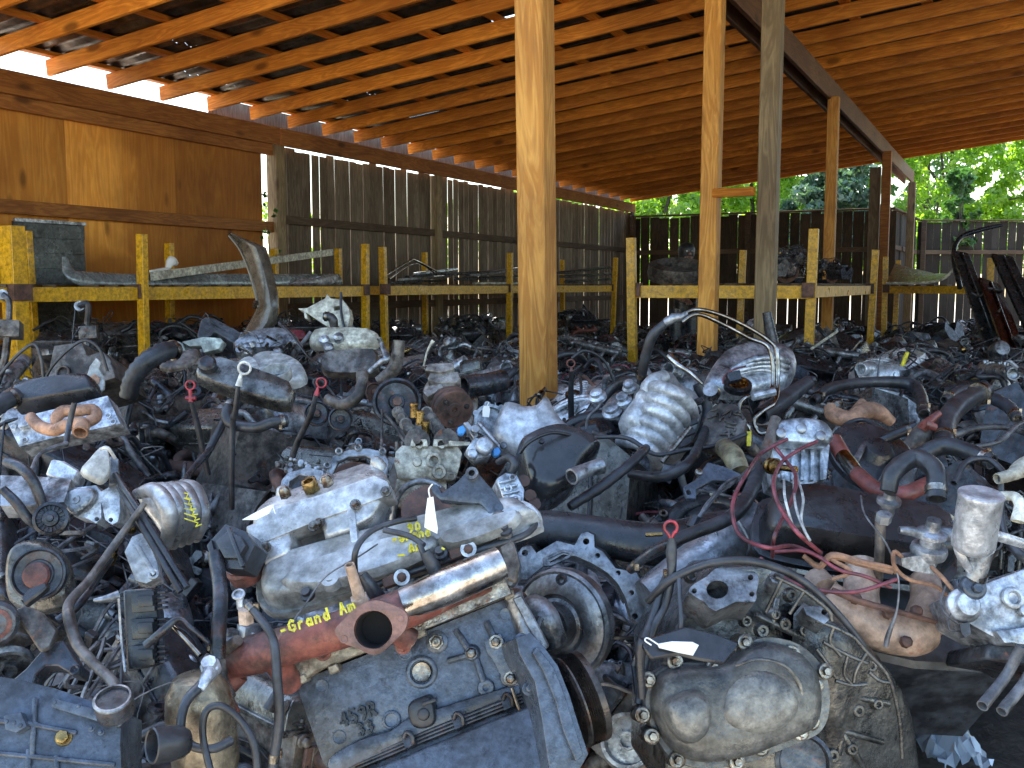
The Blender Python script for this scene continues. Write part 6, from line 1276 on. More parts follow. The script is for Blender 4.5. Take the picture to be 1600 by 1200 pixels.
for q in range(4): PR(mb,fr,[(780+q*3,752+q*9),(806+q*3,746+q*9),(807+q*3,750+q*9),(781+q*3,756+q*9)],.04,.02)
part(E,'casting',mb,'silver',.002); mb=MB()
for c_ in((818,752),(828,775),(835,788)): LA(mb,fr,*c_,[(11,-5),(10,4),(5,4)],.0,10)
part(E,'gear',mb,'rust'); part(E,'hose',TB(MB(),[(778,722,2.35),(795,715,2.32),(805,725,2.3),(800,738,2.3)],[5,7,7,6],12,5),'rubber',0,60)
# silver case at the foot of the post
E=hero('gearbox','bright silver gearbox case with pointed ears at the foot of the centre post','transmission',835,680,2.95)
fr=Frame(835,675,2.9,roll=0,tx=30,ty=0); case=grime('bright gearbox alloy',(.86,.89,.93),(.66,.68,.70),metal=.35,rough=.5,scale=5,amount=.25,dust=.15,bump=.12,speck=.15)
mb=MB(); PL(mb,fr,[(786,640),(812,648),(838,646),(850,632),(858,634),(868,655),(888,678),(905,692),(905,720),(870,740),(820,745),(795,720),(770,700),(772,672)],-.02,.085,((1,0),(.985,.3),(.94,.62),(.82,.9),(.55,1.02)),2); part(E,'case',mb,case,0,45)
mb=MB(); LA(mb,fr,852,636,[(6,0),(6,10),(3,10),(3,4)],.02,14); LA(mb,fr,822,684,[(4,0),(4,6)],.12,10); PR(mb,fr,[(826,690),(858,680),(885,684),(900,694),(860,692),(832,700)],.115,.05); part(E,'ear',mb,case,.002)
fr=Frame(764,655,3.05,tx=15,ty=14); mb=MB(); LA(mb,fr,766,658,[(27,-4),(27,4),(22,4),(20,-16),(18,-24)],0,32)
for q in range(7): a=q*.9; LA(mb,fr,766+26*math.cos(a),658+26*math.sin(a),[(5,-3),(5,5),(2,5)],0,10)
part(E,'mouth_flange',mb,'alu'); mb=MB(); LA(mb,fr,766,658,[(19,-18),(12,-14),(11,-10),(4,-8)],0,28); part(E,'flywheel',mb,'rust')
gtag('small white tag hanging in the round mouth of the silver gearbox case',Frame(760,640,2.9,roll=-2),[(756,634),(764,634),(766,640),(764,652),(754,651),(754,640)],0,[(761,635),(764,628)])
E=hero('air_box','smooth black air box bulging below the silver gearbox case','air box',865,735,2.4)
fr=Frame(865,735,2.42,roll=-12,tx=28); mb=MB(); PL(mb,fr,[(806,712),(822,692),(862,678),(900,686),(928,702),(932,714),(905,745),(890,775),(862,796),(838,796),(818,775)],-.02,.10,((1,0),(.99,.35),(.95,.7),(.84,.94),(.6,1.03)),3); part(E,'shell',mb,grime('smooth black shell',(.045,.045,.048),(.018,.018,.02),metal=0,rough=.3,scale=3,amount=.5,dust=.4,bump=.06,fine=40),0,55)
mb=MB(); LA(mb,fr,846,690,[(5,0),(4,4)],.1,12); TB(mb,[(812,708,2.33),(828,690,2.33),(862,676,2.36),(902,684,2.4),(926,700,2.42)],3,8,4); part(E,'seam',mb,'plastic',0,60)
hose('alloy neck with oval mouth right of the black air box',[(940,728,2.3),(915,735,2.28),(893,745,2.25)],[13,12,13],'alu',name='outlet',cat='fitting',n=16)
# ribbed bright intake
E=hero('intake_manifold','big pale ribbed intake manifold right of the centre post','manifold',1020,665,2.85)
fr=Frame(1020,665,2.85,roll=-28,tx=30); mb=MB(); PL(mb,fr,[(966,662),(990,622),(1012,594),(1036,592),(1052,612),(1076,626),(1088,650),(1080,690),(1055,725),(1025,720),(985,690)],-.02,.08,((1,0),(.98,.4),(.92,.8),(.8,1)),3)
for q in range(6):
    x0,y0=1010-8*q,604+17*q; mb.tube([P(x0,y0,2.86),P(x0+22,y0+2,2.79),P(x0+46,y0+12,2.76),P(x0+66-q*2,y0+30,2.78),P(x0+74-q*4,y0+46,2.84)],[11*2.8/FPX]*2+[12*2.8/FPX]*2+[9*2.8/FPX],14,6)
TB(mb,[(1012,612,2.84),(1022,598,2.84),(1040,588,2.86)],[14,15,11],16,3); part(E,'runners',mb,grime('pale cast runners',(.86,.88,.91),(.56,.58,.60),metal=.35,rough=.5,scale=7,amount=.3,dust=.2,speck=.25),0,60)
mb=MB()
for c_,r_ in (((935,622),14),((958,645),17),((975,628),14),((985,608),12)): LA(mb,Frame(*c_,2.9,tx=50,ty=-20),*c_,[(r_,0),(r_,5),(r_*.7,8),(r_*.7,14),(r_*.3,16)],0,20)
part(E,'injector_cap',mb,'silver'); mb=MB()
for q in range(5): PR(mb,fr,[(1060+q*5,690-q*16),(1078+q*5,682-q*16),(1082+q*5,692-q*16),(1064+q*5,700-q*16)],.07,.03)
part(E,'injector',mb,'plastic',.002); mb=MB(); TB(mb,[(1078,668,2.7),(1052,700,2.66),(1034,722,2.64)],[4,5,4],8,3); part(E,'fuel_rail',mb,'bolt')
part(E,'rail_pipe',TB(MB(),[(1046,557,2.9),(1060,570,2.86),(1078,582,2.84),(1098,600,2.82)],[6,5,4,3],10,3),'chrome'); mb=MB(); LA(mb,Frame(1112,613,2.8,tx=30,ty=-20),1112,613,[(13,-6),(14,0),(12,5),(12,10),(5,10)],0,24); part(E,'regulator',mb,'chrome')
E=hero('coolant_pipes','pair of bright silver bent pipes arching high over the pile at right','pipe',1180,640,2.95)
part(E,'pipe',TB(MB(),[(1060,497,2.95),(1085,484,2.95),(1120,490,2.97),(1160,507,2.98),(1198,530,2.98),(1214,550,2.97),(1215,600,2.95),(1211,628,2.9),(1192,642,2.88),(1178,658,2.87),(1186,676,2.86),(1200,676,2.85)],[3.6]*12,10,6),'chrome',0,60)
part(E,'pipe',TB(MB(),[(1066,503,2.92),(1090,491,2.92),(1130,507,2.94),(1170,528,2.95),(1202,545,2.94),(1208,600,2.92),(1195,614,2.88),(1165,621,2.85),(1155,636,2.84),(1158,655,2.83),(1170,668,2.82),(1172,695,2.82)],[3.6]*12,10,6),'chrome',0,60)
part(E,'coupling',TB(MB(),[(1040,504,2.95),(1052,497,2.94),(1066,495,2.94),(1074,490,2.94)],[7,8,6,5],10,1),'alu'); mb=MB(); TB(mb,[(1176,620,2.84),(1210,612,2.86)],[7,7],8,1); part(E,'clip',mb,'silver'); mb=MB(); PR(mb,Frame(1170,685,2.78),[(1167,674),(1174,674),(1173,697),(1167,697)],.02,.004); part(E,'yellow_label',mb,'yellowpaint')
E=hero('intake_manifold','pale grey flat intake cover behind the silver bent pipes','manifold',1170,590,3.5)
fr=Frame(1170,590,3.5,roll=-6,tx=52); mb=MB(); PL(mb,fr,[(1098,612),(1112,580),(1130,562),(1165,550),(1200,548),(1235,560),(1242,585),(1225,610),(1180,622),(1130,625)],.0,.06,((1,0),(.98,.5),(.9,.9),(.75,1)),3)
for q in range(4): TB(mb,[(1116+q*9,606-q*9,3.41),(1150+q*9,586-q*8,3.40),(1190+q*8,578-q*6,3.42),(1226+q*2,590-q*8,3.46)],6,8,5)
part(E,'cover',mb,'silver',0,55); mb=MB(); LA(mb,Frame(1152,605,3.3,tx=55),1152,606,[(22,0),(22,8),(18,10)],.0,28); part(E,'oil_cap',mb,'plastic'); mb=MB(); LA(mb,Frame(1152,605,3.3,tx=55),1152,606,[(16,10),(16,11.5),(13,11.5),(13,10)],.0,28); 
for q in range(4): LA(mb,Frame(1152,605,3.3,tx=55),1143+q*6,606,[(1.5,10),(1.5,11.5)],.0,8)
part(E,'cap_ring',mb,'brass'); mb=MB(); PR(mb,Frame(1145,585,3.25,tx=20,roll=-10),[(1136,582),(1156,578),(1160,592),(1140,597)],.02,.03); part(E,'connector',mb,'plastic',.002); part(E,'pink_wire',TB(MB(),[(1130,600,3.25),(1132,588,3.25),(1145,578,3.25),(1165,572,3.28)],1.5,6,5),'pinkwire')
E=hero('transmission_valve','brown grooved valve body plate below the silver bent pipes','valve body',1128,665,2.75)
fr=Frame(1128,662,2.78,roll=25,tx=40); mb=MB(); PR(mb,fr,[(1090,688),(1105,645),(1125,630),(1150,632),(1166,655),(1160,680),(1120,700)],.0,.05)
rnd=random.Random(9)
for q in range(14): x=rnd.uniform(1100,1150); y=rnd.uniform(642,682); mb.tube([fr.hit(x,y,.003),fr.hit(x+rnd.uniform(8,16),y-rnd.uniform(-4,8),.004),fr.hit(x+rnd.uniform(10,20),y+rnd.uniform(-6,10),.003)],.003,6,4)
part(E,'plate',mb,'brown',.002)
E=hero('oil_filter','stained tan oil filter lying under the brown valve body','filter',1145,712,2.55)
part(E,'can',TB(MB(),[(1132,700,2.6),(1145,712,2.5),(1156,738,2.45)],[16,17,16],22,2),grime('stained filter',(.50,.43,.24),(.2,.15,.08),metal=.1,rough=.5,scale=10)); 
# open flywheel housing left of the twin cam engine
E=hero('flywheel_housing','open housing rim round a brown flywheel behind the bright plenum','transmission',550,745,2.45)
fr=Frame(550,745,2.45,tx=22,ty=4); mb=MB(); outer=[(505,800),(500,770),(512,730),(520,712),(545,702),(575,700),(600,705),(608,720),(604,740),(612,800)]; inner=[(600,800),(596,745),(590,722),(570,712),(545,714),(528,722),(518,745),(514,800)]
PR(mb,fr,outer+inner,.03,.02); 
for c_ in((512,728),(530,706),(560,700),(598,706)): LA(mb,fr,*c_,[(6,0),(6,6),(3,6),(3,0)],.03,12)
part(E,'rim',mb,'alu',.002); mb=MB(); LA(mb,fr,553,765,[(46,-8),(46,0),(40,4),(20,6),(18,12),(8,12)],.0,44); part(E,'flywheel',mb,'rust'); mb=MB(); PR(mb,fr,[(555,752),(570,748),(578,758),(560,764)],.03,.01); part(E,'paint_spot',mb,'blue'); mb=MB(); LA(mb,fr,578,733,[(4,0),(4,1.5),(2,1.5),(2,0)],.012,12); part(E,'paint_ring',mb,'yellowpaint')
E=hero('cover_plate','dark open housing half left of the brown flywheel','housing',470,740,2.4)
fr=Frame(470,745,2.4,tx=25,roll=10); mb=MB(); PR(mb,fr,[(430,800),(440,750),(450,738),(480,730),(505,735),(510,760),(500,800)]+[(490,800),(498,765),(490,745),(468,742),(452,752),(446,800)],.02,.03); 
for q in range(12): rnd=random.Random(q); LA(mb,fr,rnd.uniform(440,510),rnd.uniform(718,738),[(rnd.uniform(3,7),0),(rnd.uniform(2,6),10)],.0,10)
part(E,'rim',mb,'alu',.002); mb=MB(); PR(mb,fr,[(440,800),(450,745),(495,740),(498,800)],-.08,.02); part(E,'back',mb,'iron')
# ---------------------------------------------------------------- 6: far left
for i,(lv,bk,rd,lb,Y) in enumerate((([(4,460),(14,470),(14,500)],[(-10,498),(30,500),(30,526),(-10,524)],[(12,525),(8,560),(-5,600)],'rusty block with upright lever cut by the left edge',3.6),([(124,478),(134,474),(138,480),(136,510)],[(122,510),(150,508),(151,528),(123,530)],[(137,530),(134,570)],'rusty block with upright lever in front of the rack at left',4.4))):
    o=hero('strut_mount',lb,'strut mount',bk[0][0]+15,bk[0][1]+12,Y); fr=Frame(bk[0][0]+15,bk[0][1]+12,Y,tx=8,ty=15)
    mb=MB(); PR(mb,fr,bk,.03,.08); LA(mb,fr,bk[0][0]+8,bk[0][1]+14,[(3,0),(3,3)],.03,10); part(o,'block',mb,'brown',.006,seg=2); part(o,'lever',TB(MB(),[(*p,Y) for p in lv],[5,5,5,5][:len(lv)],8,3),'iron'); part(o,'rod',TB(MB(),[(*p,Y) for p in rd],6,8,3),'iron'); mb=MB(); LA(mb,fr,lv[0][0]+1,lv[0][1]+1,[(8,-6),(8,6),(3,6),(3,2)],0,16); part(o,'eye',mb,'alu')
o=hero('gearbox','brown dusty gearbox casting with a round hole at far left','transmission',105,580,3.6)
fr=Frame(105,580,3.6,roll=20,tx=20); mb=MB(); PR(mb,fr,[(84,540),(128,534),(136,556),(160,548),(172,560),(180,590),(144,602),(60,620),(20,622),(12,609),(75,584)],.02,.25,[circ(100,583,8,16)]); LA(mb,fr,100,583,[(12,0),(12,6),(8,6),(8,-20)],.02,20); part(E if 0 else o,'casting',mb,'brown',.01,seg=3)
o=hero('cylinder_head','silver cylinder head with orange brown manifold at the left edge','cylinder head',95,650,2.75)
fr=Frame(95,655,2.75,roll=10,tx=28); mb=MB(); PR(mb,fr,[(12,662),(40,650),(168,618),(188,662),(84,684),(30,698)],.0,.07); 
for c_ in((22,668),(40,688),(170,650),(178,660),(60,672)): LA(mb,fr,*c_,[(5,0),(5,3),(3,3),(3,0)],0,12)
PR(mb,fr,[(28,650),(44,648),(44,664),(28,668)],.02,.03); part(o,'head',mb,'silver',.004,seg=2)
mb=MB(); TB(mb,[(48,652,2.65),(62,666,2.6),(85,672,2.58),(105,664,2.58),(128,662,2.58),(125,676,2.55)],[9,10,10,10,11,12],14,5,open_end=True); TB(mb,[(95,672,2.6),(88,655,2.6),(98,643,2.62),(120,642,2.62),(145,640,2.64),(150,652,2.62),(132,662,2.6)],[9,9,10,9,9,9,9],14,5); part(o,'exhaust_manifold',mb,'redrust' if 0 else 'orange',0,60,'orange brown manifold with two loops')
o=hero('valve_cover','long black valve cover lying above the orange brown manifold','valve cover',90,622,2.9)
mb=MB(); fr=Frame(90,622,2.85,roll=8,tx=40); PL(mb,fr,[(26,630),(36,616),(90,606),(146,600),(158,612),(152,628),(90,640),(34,648)],.0,.06,((1,0),(.985,.5),(.93,.9),(.83,1)),2); part(o,'cover',mb,'plastic',0,50)
o=hero('gasket','white and orange gasket plate standing above the black valve cover','gasket',148,590,2.95)
mb=MB(); fr=Frame(148,590,2.95,tx=12); PR(mb,fr,[(133,596),(140,572),(150,559),(158,566),(154,576),(162,590),(162,608),(152,616),(146,600),(138,602)],.0,.012); part(o,'plate',mb,'white',.002); mb=MB(); PR(mb,fr,[(137,590),(148,584),(156,590),(154,600),(142,602)],.004,.003); part(o,'rust_patch',mb,'orange')
hose('fat black hose entering from the left edge above the silver head',[(-30,655,2.7),(0,632,2.75),(28,618,2.8)],[15,15,14])
hose('thin arched cable at the far left below the rack',[(-5,592,3.3),(15,568,3.3),(35,548,3.3),(54,538,3.3),(64,560,3.3),(68,590,3.3)],[2.5]*6,open_end=False,name='cable',cat='cable')
hose('thin arched cable in front of the brown gearbox casting',[(65,605,3.3),(80,575,3.3),(105,548,3.3),(132,532,3.3),(155,545,3.3),(168,580,3.3)],[2.5]*6,open_end=False,name='cable',cat='cable')
hose('upright black rod in front of the orange brown manifold',[(116,630,2.5),(108,665,2.5),(103,695,2.45)],[4.5]*3,open_end=False,name='rod',cat='rod')
hose('thin bent wire rising from the left brackets',[(48,738,2.0),(60,712,2.1),(80,700,2.15),(105,692,2.2)],[3]*4,'wire',False,'cable','cable')
hose('black ribbed duct arching left of the dark fender arm',[(200,622,3.2),(208,592,3.2),(228,566,3.2),(255,550,3.25),(278,546,3.3)],[13,14,14,14,12],ribs=.14,n=14)
o=hero('fan_blade','brown dusty fan blade below the pale plastic pieces','fan blade',280,565,3.4)
mb=MB(); fr=Frame(280,565,3.4,roll=20,tx=55,ty=10); PL(mb,fr,[(250,577),(270,562),(305,550),(312,556),(300,572),(270,582)],.0,.02); part(o,'blade',mb,'brown')
o=hero('plastic_cover','pale mint plastic cover pieces left of the slate fender arm','cover',320,535,4.0)
mb=MB(); fr=Frame(315,535,4.0,roll=5,tx=15); PR(mb,fr,[(245,538),(275,532),(285,536),(290,548),(282,548),(278,542),(250,546)],.02,.03);  PR(mb,fr,[(283,534),(318,526),(344,528),(349,533),(342,545),(318,551),(314,540),(296,541)],.02,.05); part(o,'shell',mb,'white' if 0 else grime('mint plastic',(.50,.58,.52),(.3,.33,.3),metal=0,rough=.5,amount=.3),.004,seg=2)
o=hero('fender','slate grey bent fender arm lying in front of the tall brown panel','fender',355,525,4.6)
mb=MB(); fr=Frame(355,522,4.6,roll=-20,tx=35); PR(mb,fr,[(308,522),(314,500),(320,494),(334,496),(370,515),(402,536),(400,548),(380,546),(336,518),(326,528),(318,552),(312,548)],.02,.10); part(o,'panel',mb,grime('slate paint',(.13,.15,.18),(.07,.075,.085),metal=.1,rough=.4,amount=.3,dust=.4),.012,seg=3)
o=hero('fender','tall curved brown olive fender standing up against the left rack','fender',405,440,5.3)
olive=grime('dusty olive paint',(.17,.155,.12),(.15,.13,.10),metal=.1,rough=.33,amount=.2,dust=.3,bump=.05,fine=30,speck=.1)
mb=MB(); fr=Frame(405,440,5.3,roll=0,tx=8,ty=-18); vs=[];fs=[]
L_=[(357,366),(372,386),(386,420),(396,455),(402,480),(392,500),(378,522)]; R_=[(362,364),(414,386),(424,420),(432,455),(434,480),(430,505),(415,524)]
for (a,b) in zip(L_,R_):
    for q in range(7): t_=q/6; vs.append(fr.hit(a[0]+(b[0]-a[0])*t_,a[1]+(b[1]-a[1])*t_,.10*math.sin(t_*2.6)+(.02 if q in(1,) else 0)))
n_=len(vs); back=[v-fr.n*.012 for v in vs]
for i in range(6):
    for q in range(6): a=i*7+q; fs.append((a,a+7,a+8,a+1)); fs.append((n_+a,n_+a+1,n_+a+8,n_+a+7))
ed=[i*7 for i in range(7)]+[42+q for q in range(1,7)]+[i*7+6 for i in range(5,-1,-1)]+[q for q in range(5,0,-1)]
for a,b in zip(ed,ed[1:]+ed[:1]): fs.append((a,b,n_+b,n_+a))
part(o,'panel',mb.add(vs+back,fs),olive,0,50); part(o,'bead',TB(MB(),[(358,368,5.2),(376,392,5.18),(392,432,5.16),(404,480,5.16)],2.2,6,4),'cream' if 0 else olive)
o=hero('body_panel','dark red painted panel glimpsed behind the carburettors','panel',445,520,4.8); mb=MB(); PR(mb,Frame(450,520,4.8,tx=30),[(412,525),(440,512),(475,514),(480,528),(430,535)],.0,.03); part(o,'panel',mb,grime('dark red paint',(.18,.015,.02),(.07,.01,.012),metal=.1,rough=.3),.006)
# ---------------------------------------------------------------- 7: things on the racks
def W(px,py,t):
    """point on the vertical plane t metres from the long side"""
    d=ray(px,py); o=S(0,t)-EYE; k=o.dot(D2)/d.dot(D2); return EYE+d*k
o=thing('bumper','chrome bumper with upturned end lying along the left rack','bumper',W(300,440,.8))
mb=MB(); mb.tube([W(101,402,.75),W(107,424,.8),W(122,434,.85),W(150,437,.85),W(230,440,.85),W(330,438,.85),W(430,438,.85),W(530,436,.85)],[.02,.045,.06,.065,.065,.065,.065,.06],16,6,flat=.5); part(o,'bar',mb,grime('dull chrome',(.42,.48,.48),(.25,.28,.28),metal=.25,rough=.3,scale=3,dust=.2,vary=0,speck=.3),0,60)
o=thing('trim_strip','long pale painted strip rising across the chrome bumper','trim',W(380,415,.6)); mb=MB(); mb.bar(W(236,432,.95),W(520,394,.5),.02,.07); part(o,'strip',mb,'cream',.004)
o=thing('trim_strip','thin white end piece of trim on the rack left end','trim',W(270,415,.9)); mb=MB(); mb.bar(W(236,424,.9),W(262,419,.85),.03,.02); mb.tube([W(262,419,.85),W(268,408,.85),W(276,412,.85)],[.02,.045,.02],10,3); part(o,'strip',mb,'tag',0,60)
o=thing('metal_sheet','grey folded metal sheet leaning on the plywood behind the left rack','sheet',W(90,430,.06))
mb=MB(); a_=W(20,360,.12); b_=W(131,366,.12); n_=10
for k_ in range(n_): 
    z0=1.99-.12*k_; mb.bar(V((a_.x,a_.y,z0-.06)),V((b_.x,b_.y,z0-.06)),.012+(.012 if k_==0 else 0),.1205)
mf=MB(); mf.bar(V((a_.x,a_.y,2.0))+D2*.02,V((b_.x,b_.y,2.0))+D2*.02,.03,.03); part(o,'folded_edge',mf,'silver',.003)
part(o,'sheet',mb,grime('galvanised sheet',(.15,.165,.16),(.12,.13,.13),metal=.6,rough=.4,scale=2,amount=.3,dust=0),.002)
o=thing('bag','milky plastic bag lying on the left rack beside the post','bag',W(488,437,.9)); mb=MB(); mb.pillow([W(x,y,.9) for x,y in smooth_poly([(452,443),(470,435),(500,432),(518,427),(519,440),(505,446),(470,447)],3)],-D2,-.12); mb.rough(.02,9,3); part(o,'film',mb,'wire' if 0 else grime('milky film',(.55,.56,.58),(.4,.4,.42),metal=0,rough=.3,amount=.2),0,20)
rnd=random.Random(12); TL=['long dark trim stack, %s strip on the rack before the picket fence'%q for q in ('lowest','second lowest','middle','second highest','highest')]
for i in range(5):
    o=thing('trim_strip',TL[i],'trim',W(660,440-5*i,.7),'trims stacked on the middle rack'); mb=MB(); mb.bar(W(600+12*i,440-4.5*i+6,.95-.1*i),W(690+6*i,438-6*i+6,.4+.05*i),.05,.03); part(o,'strip',mb,['chrome','iron','alu','plastic','silver'][i],.004)
o=thing('trim_strip','peaked chrome window trim lying over the dark strips','trim',W(650,415,.8)); mb=MB(); mb.tube([W(600,432,.8),W(640,408,.75),W(650,407,.75),W(682,424,.8)],[.015]*4,8,3); mb.tube([W(608,436,.7),W(640,414,.7),W(660,413,.7),W(678,426,.7)],[.012]*4,8,3); part(o,'strip',mb,'chrome',0,60)
for i,(x0,x1,y0,y1,m_) in enumerate(((705,790,428,424,'iron'),(720,812,436,432,'plastic'),(735,815,430,420,'alu'),(748,815,443,443,'cream'),(882,955,432,428,'iron'),(885,900,446,446,'cream'),(890,955,440,436,'plastic'),(875,950,426,418,'iron'))):
    o=thing('body_trim',['dark flat moulding','black flat moulding','grey ridged moulding','pale strip end','dark moulding right of the post','short pale strip right of the post','black moulding right of the post','topmost dark moulding right of the post'][i]+' on the rack by the picket fence','moulding',W((x0+x1)/2,y0,.7),'mouldings piled on the middle rack'); mb=MB(); mb.bar(W(x0,y0,.95),W(x1,y1,.55),.18,.035); part(o,'strip',mb,m_,.008)
# free rack load and far things
for i,(px,k_,lb) in enumerate(((1236,4,'dark engine lying on the free rack left of its right post'),(1288,4,'smaller dark engine on the free rack behind its right post'))):
    p=pz(px,8.3+i*.9); r_=place(k_,V((p.x,p.y,1.5)),Euler((0,0,1+i)),lb,'engines set on the free rack'); r_.scale=(.5-.12*i,)*3; r_['category']='engine'
o=hero('tyre','worn dark tyre lying on the free rack beside the person','tyre',1060,430,9.0); mb=MB(); fr=Frame(1062,432,9.2,tx=70); LA(mb,fr,1060,440,[(34,0),(46,4),(48,14),(46,26),(34,30),(28,24),(28,6)],0,36,); part(o,'carcass',mb,'brown')
o=hero('hood_panel','curved orange brown panel with a bright rim on the far right rack','panel',1440,445,12.8)
mb=MB(); vs=[];fs=[]; cur=[(0,-.0),(.35,-.02),(.6,.0),(.75,.1),(.82,.3)]
a_=pz(1385,12.4); b_=pz(1495,12.0); 
for i,u in enumerate((0,.3,.6,.8,.92,1)):
    z=1.52+(.0,.0,.01,.05,.14,.27)[i]
    for q in range(5): p=a_.lerp(b_,u); vs.append(V((p.x,p.y,z+.26*(q/4)*(1-u*.9)))+D1*(.9*q/4)+UP*0)
for i in range(5):
    for q in range(4): a=i*5+q; fs.append((a,a+5,a+6,a+1))
mb.add(vs,fs); n_=len(vs); mb.add([v-UP*.02-D1*.01 for v in vs],[tuple(reversed(f)) for f in fs]); part(o,'panel',mb,grime('orange brown paint',(.42,.13,.02),(.22,.07,.02),metal=.1,rough=.4,amount=.4),0,60); part(o,'rim',MB().tube([v-D1*.01 for v in vs[0::5]],.018,8,3),'brass' if 0 else 'cream')
for i,(a_,b_,w_,m_,lb) in enumerate((((1500,395,9.5),(1560,560,8.2),.16,'plastic','black panel leaning steeply at the far right rack'),((1545,440,9.0),(1600,590,7.6),.2,grime('dark red panel',(.06,.012,.012),(.02,.006,.006),metal=.2,rough=.2,dust=0),'dark red panel leaning beside the black one'),((1565,400,9.2),(1640,560,8.0),.2,'plastic','dark panel leaning at the right edge behind the red one'),((1530,470,9.2),(1555,590,8.4),.08,'iron','narrow dark strip leaning left of the red panel'))):
    o=hero('leaning_panel',lb,'panel',*b_); mb=MB(); mb.bar(P(*a_),P(*b_),w_,.03,up=V((0,-1,.2))); mb.tube([P(a_[0]+3,a_[1],a_[2]-.05),P(b_[0]+3,b_[1],b_[2]-.05)],.012,8,1); part(o,'panel',mb,m_,.006)
hose('curved dark exhaust pipe leaning on the far right fence',[(1500,450,11),(1490,400,11.3),(1500,372,11.5),(1530,360,11.6),(1565,352,11.7)],[4,4,4,4,3],'plastic',name='exhaust_pipe',cat='pipe')
hose('thin pale stick rising in front of the far rack',[(1268,545,6.5),(1290,530,6.6),(1308,518,6.7)],[2.2]*3,'cream',False,'stick','stick')
hose('dark upright strut right of the grey near post',[(1212,560,6.0),(1204,520,6.0),(1198,488,6.0)],[11,9,7],'iron',name='strut',cat='strut')
hose('short yellow tube poking up from the pile at far right',[(1410,572,5.0),(1414,560,5.0),(1418,550,5.0)],[3,3.5,3],'yellowpaint',name='tube',cat='tube')
hose('thin rusty stick standing left of the centre post',[(662,572,3.3),(668,548,3.3),(677,532,3.3)],[1.6,1.6,3],'cream',False,'stick','stick')
# the person behind the post, half hidden
def person():
    base=P(1072,445,12.2); base.z=.25
    t=thing('person','person in a dark sleeveless shirt half hidden behind the near orange post','person',base)
    me=bpy.data.meshes.new('body'); J=dict(pel=(0,0,.93),bel=(0,0,1.08),che=(0,-.02,1.3),nek=(0,-.01,1.47),hd0=(0,-.03,1.56),hd1=(0,-.02,1.7),
     shL=(-.17,-.01,1.41),elL=(-.27,-.08,1.16),wrL=(-.17,-.3,1.08),haL=(-.13,-.38,1.06),shR=(.17,-.01,1.41),elR=(.25,-.08,1.16),wrR=(.14,-.3,1.08),haR=(.1,-.38,1.06),
     hpL=(-.1,0,.88),knL=(-.11,-.03,.48),anL=(-.11,0,.08),toL=(-.12,-.14,.03),hpR=(.1,0,.88),knR=(.11,-.03,.48),anR=(.11,0,.08),toR=(.12,-.14,.03))
    rad=dict(pel=.13,bel=.12,che=.14,nek=.055,hd0=.075,hd1=.085,shL=.06,elL=.042,wrL=.03,haL=.04,shR=.06,elR=.042,wrR=.03,haR=.04,hpL=.085,knL=.058,anL=.042,toL=.035,hpR=.085,knR=.058,anR=.042,toR=.035)
    ks=list(J); ed=[('pel','bel'),('bel','che'),('che','nek'),('nek','hd0'),('hd0','hd1'),('che','shL'),('shL','elL'),('elL','wrL'),('wrL','haL'),('che','shR'),('shR','elR'),('elR','wrR'),('wrR','haR'),('pel','hpL'),('hpL','knL'),('knL','anL'),('anL','toL'),('pel','hpR'),('hpR','knR'),('knR','anR'),('anR','toR')]
    pts=[J[k] for k in ks]; edges=[(ks.index(a),ks.index(b)) for a,b in ed]; rr_=[rad[k] for k in ks]
    for s_,h in ((-1,'haL'),(1,'haR')):
        for f in range(5):
            b0=len(pts); hx,hy,hz=J[h]; dx=(f-1.5)*.019 if f<4 else -s_*.045; L=.075 if f<4 else .045
            pts+= [(hx+dx,hy-.045 if f<4 else hy-.005,hz),(hx+dx*1.1,hy-.045-L*.6 if f<4 else hy-.035,hz-.02),(hx+dx*1.1,hy-.04-L if f<4 else hy-.06,hz-.045)]; rr_+=[.011,.009,.008]
            edges+=[(ks.index(h),b0),(b0,b0+1),(b0+1,b0+2)]
    me.from_pydata(pts,edges,[]); o=bpy.data.objects.new('body',me); COL.objects.link(o); o.parent=t
    sk=o.modifiers.new('skin','SKIN'); 
    for v,r_ in zip(me.skin_vertices[0].data,rr_): v.radius=(r_,r_*(.75 if r_>.1 else 1))
    me.skin_vertices[0].data[0].use_root=True; sb=o.modifiers.new('sub','SUBSURF'); sb.levels=2; sb.render_levels=2
    me.materials.append(grime('skin',(.42,.23,.16),(.34,.18,.13),metal=0,rough=.55,rust=0,dust=0,vary=0,bump=.03))
    mb=MB().lathe(base+V((0,0,.9)),(0,0,1),[(.15,0),(.15,.15),(.165,.3),(.17,.42),(.15,.5),(.08,.56)],24,cap=False,ell=((1,0,0),.78)); part(t,'shirt',mb,'plastic',0,60)
    mb=MB()
    for s_ in(-1,1): mb.tube([base+V((s_*.1,0,.95)),base+V((s_*.11,-.03,.5)),base+V((s_*.11,0,.1))],[.115,.085,.07],14,4)
    part(t,'trousers',mb,'block',0,60)
    mb=MB().lathe(base+V((0,.01,1.6)),(0,-.1,1),[(.09,-.02),(.1,.03),(.1,.09),(.075,.145),(.02,.165)],20,ell=((1,0,0),1.1)); part(t,'hair',mb,'rubber',0,60)
    mb=MB().pillow([base+V((x,-.105,1.62+z)) for x,z in((-.012,.03),(.012,.03),(.02,-.015),(-.02,-.015))],(0,-1,0),.03); part(t,'nose',mb,me.materials[0],0,60)
    for s_ in(-1,1): mb=MB().lathe(base+V((s_*.032,-.1,1.655)),(0,-1,0),[(.012,0),(.009,.008),(.003,.01)],12); part(t,'eye',mb,'white',0,60)
    mb=MB().box(base+V((0,-.105,1.575)),(.045,.012,.01)); part(t,'mouth',mb,'redrust',.003)
    t.rotation_euler=(0,0,R(10))
person()
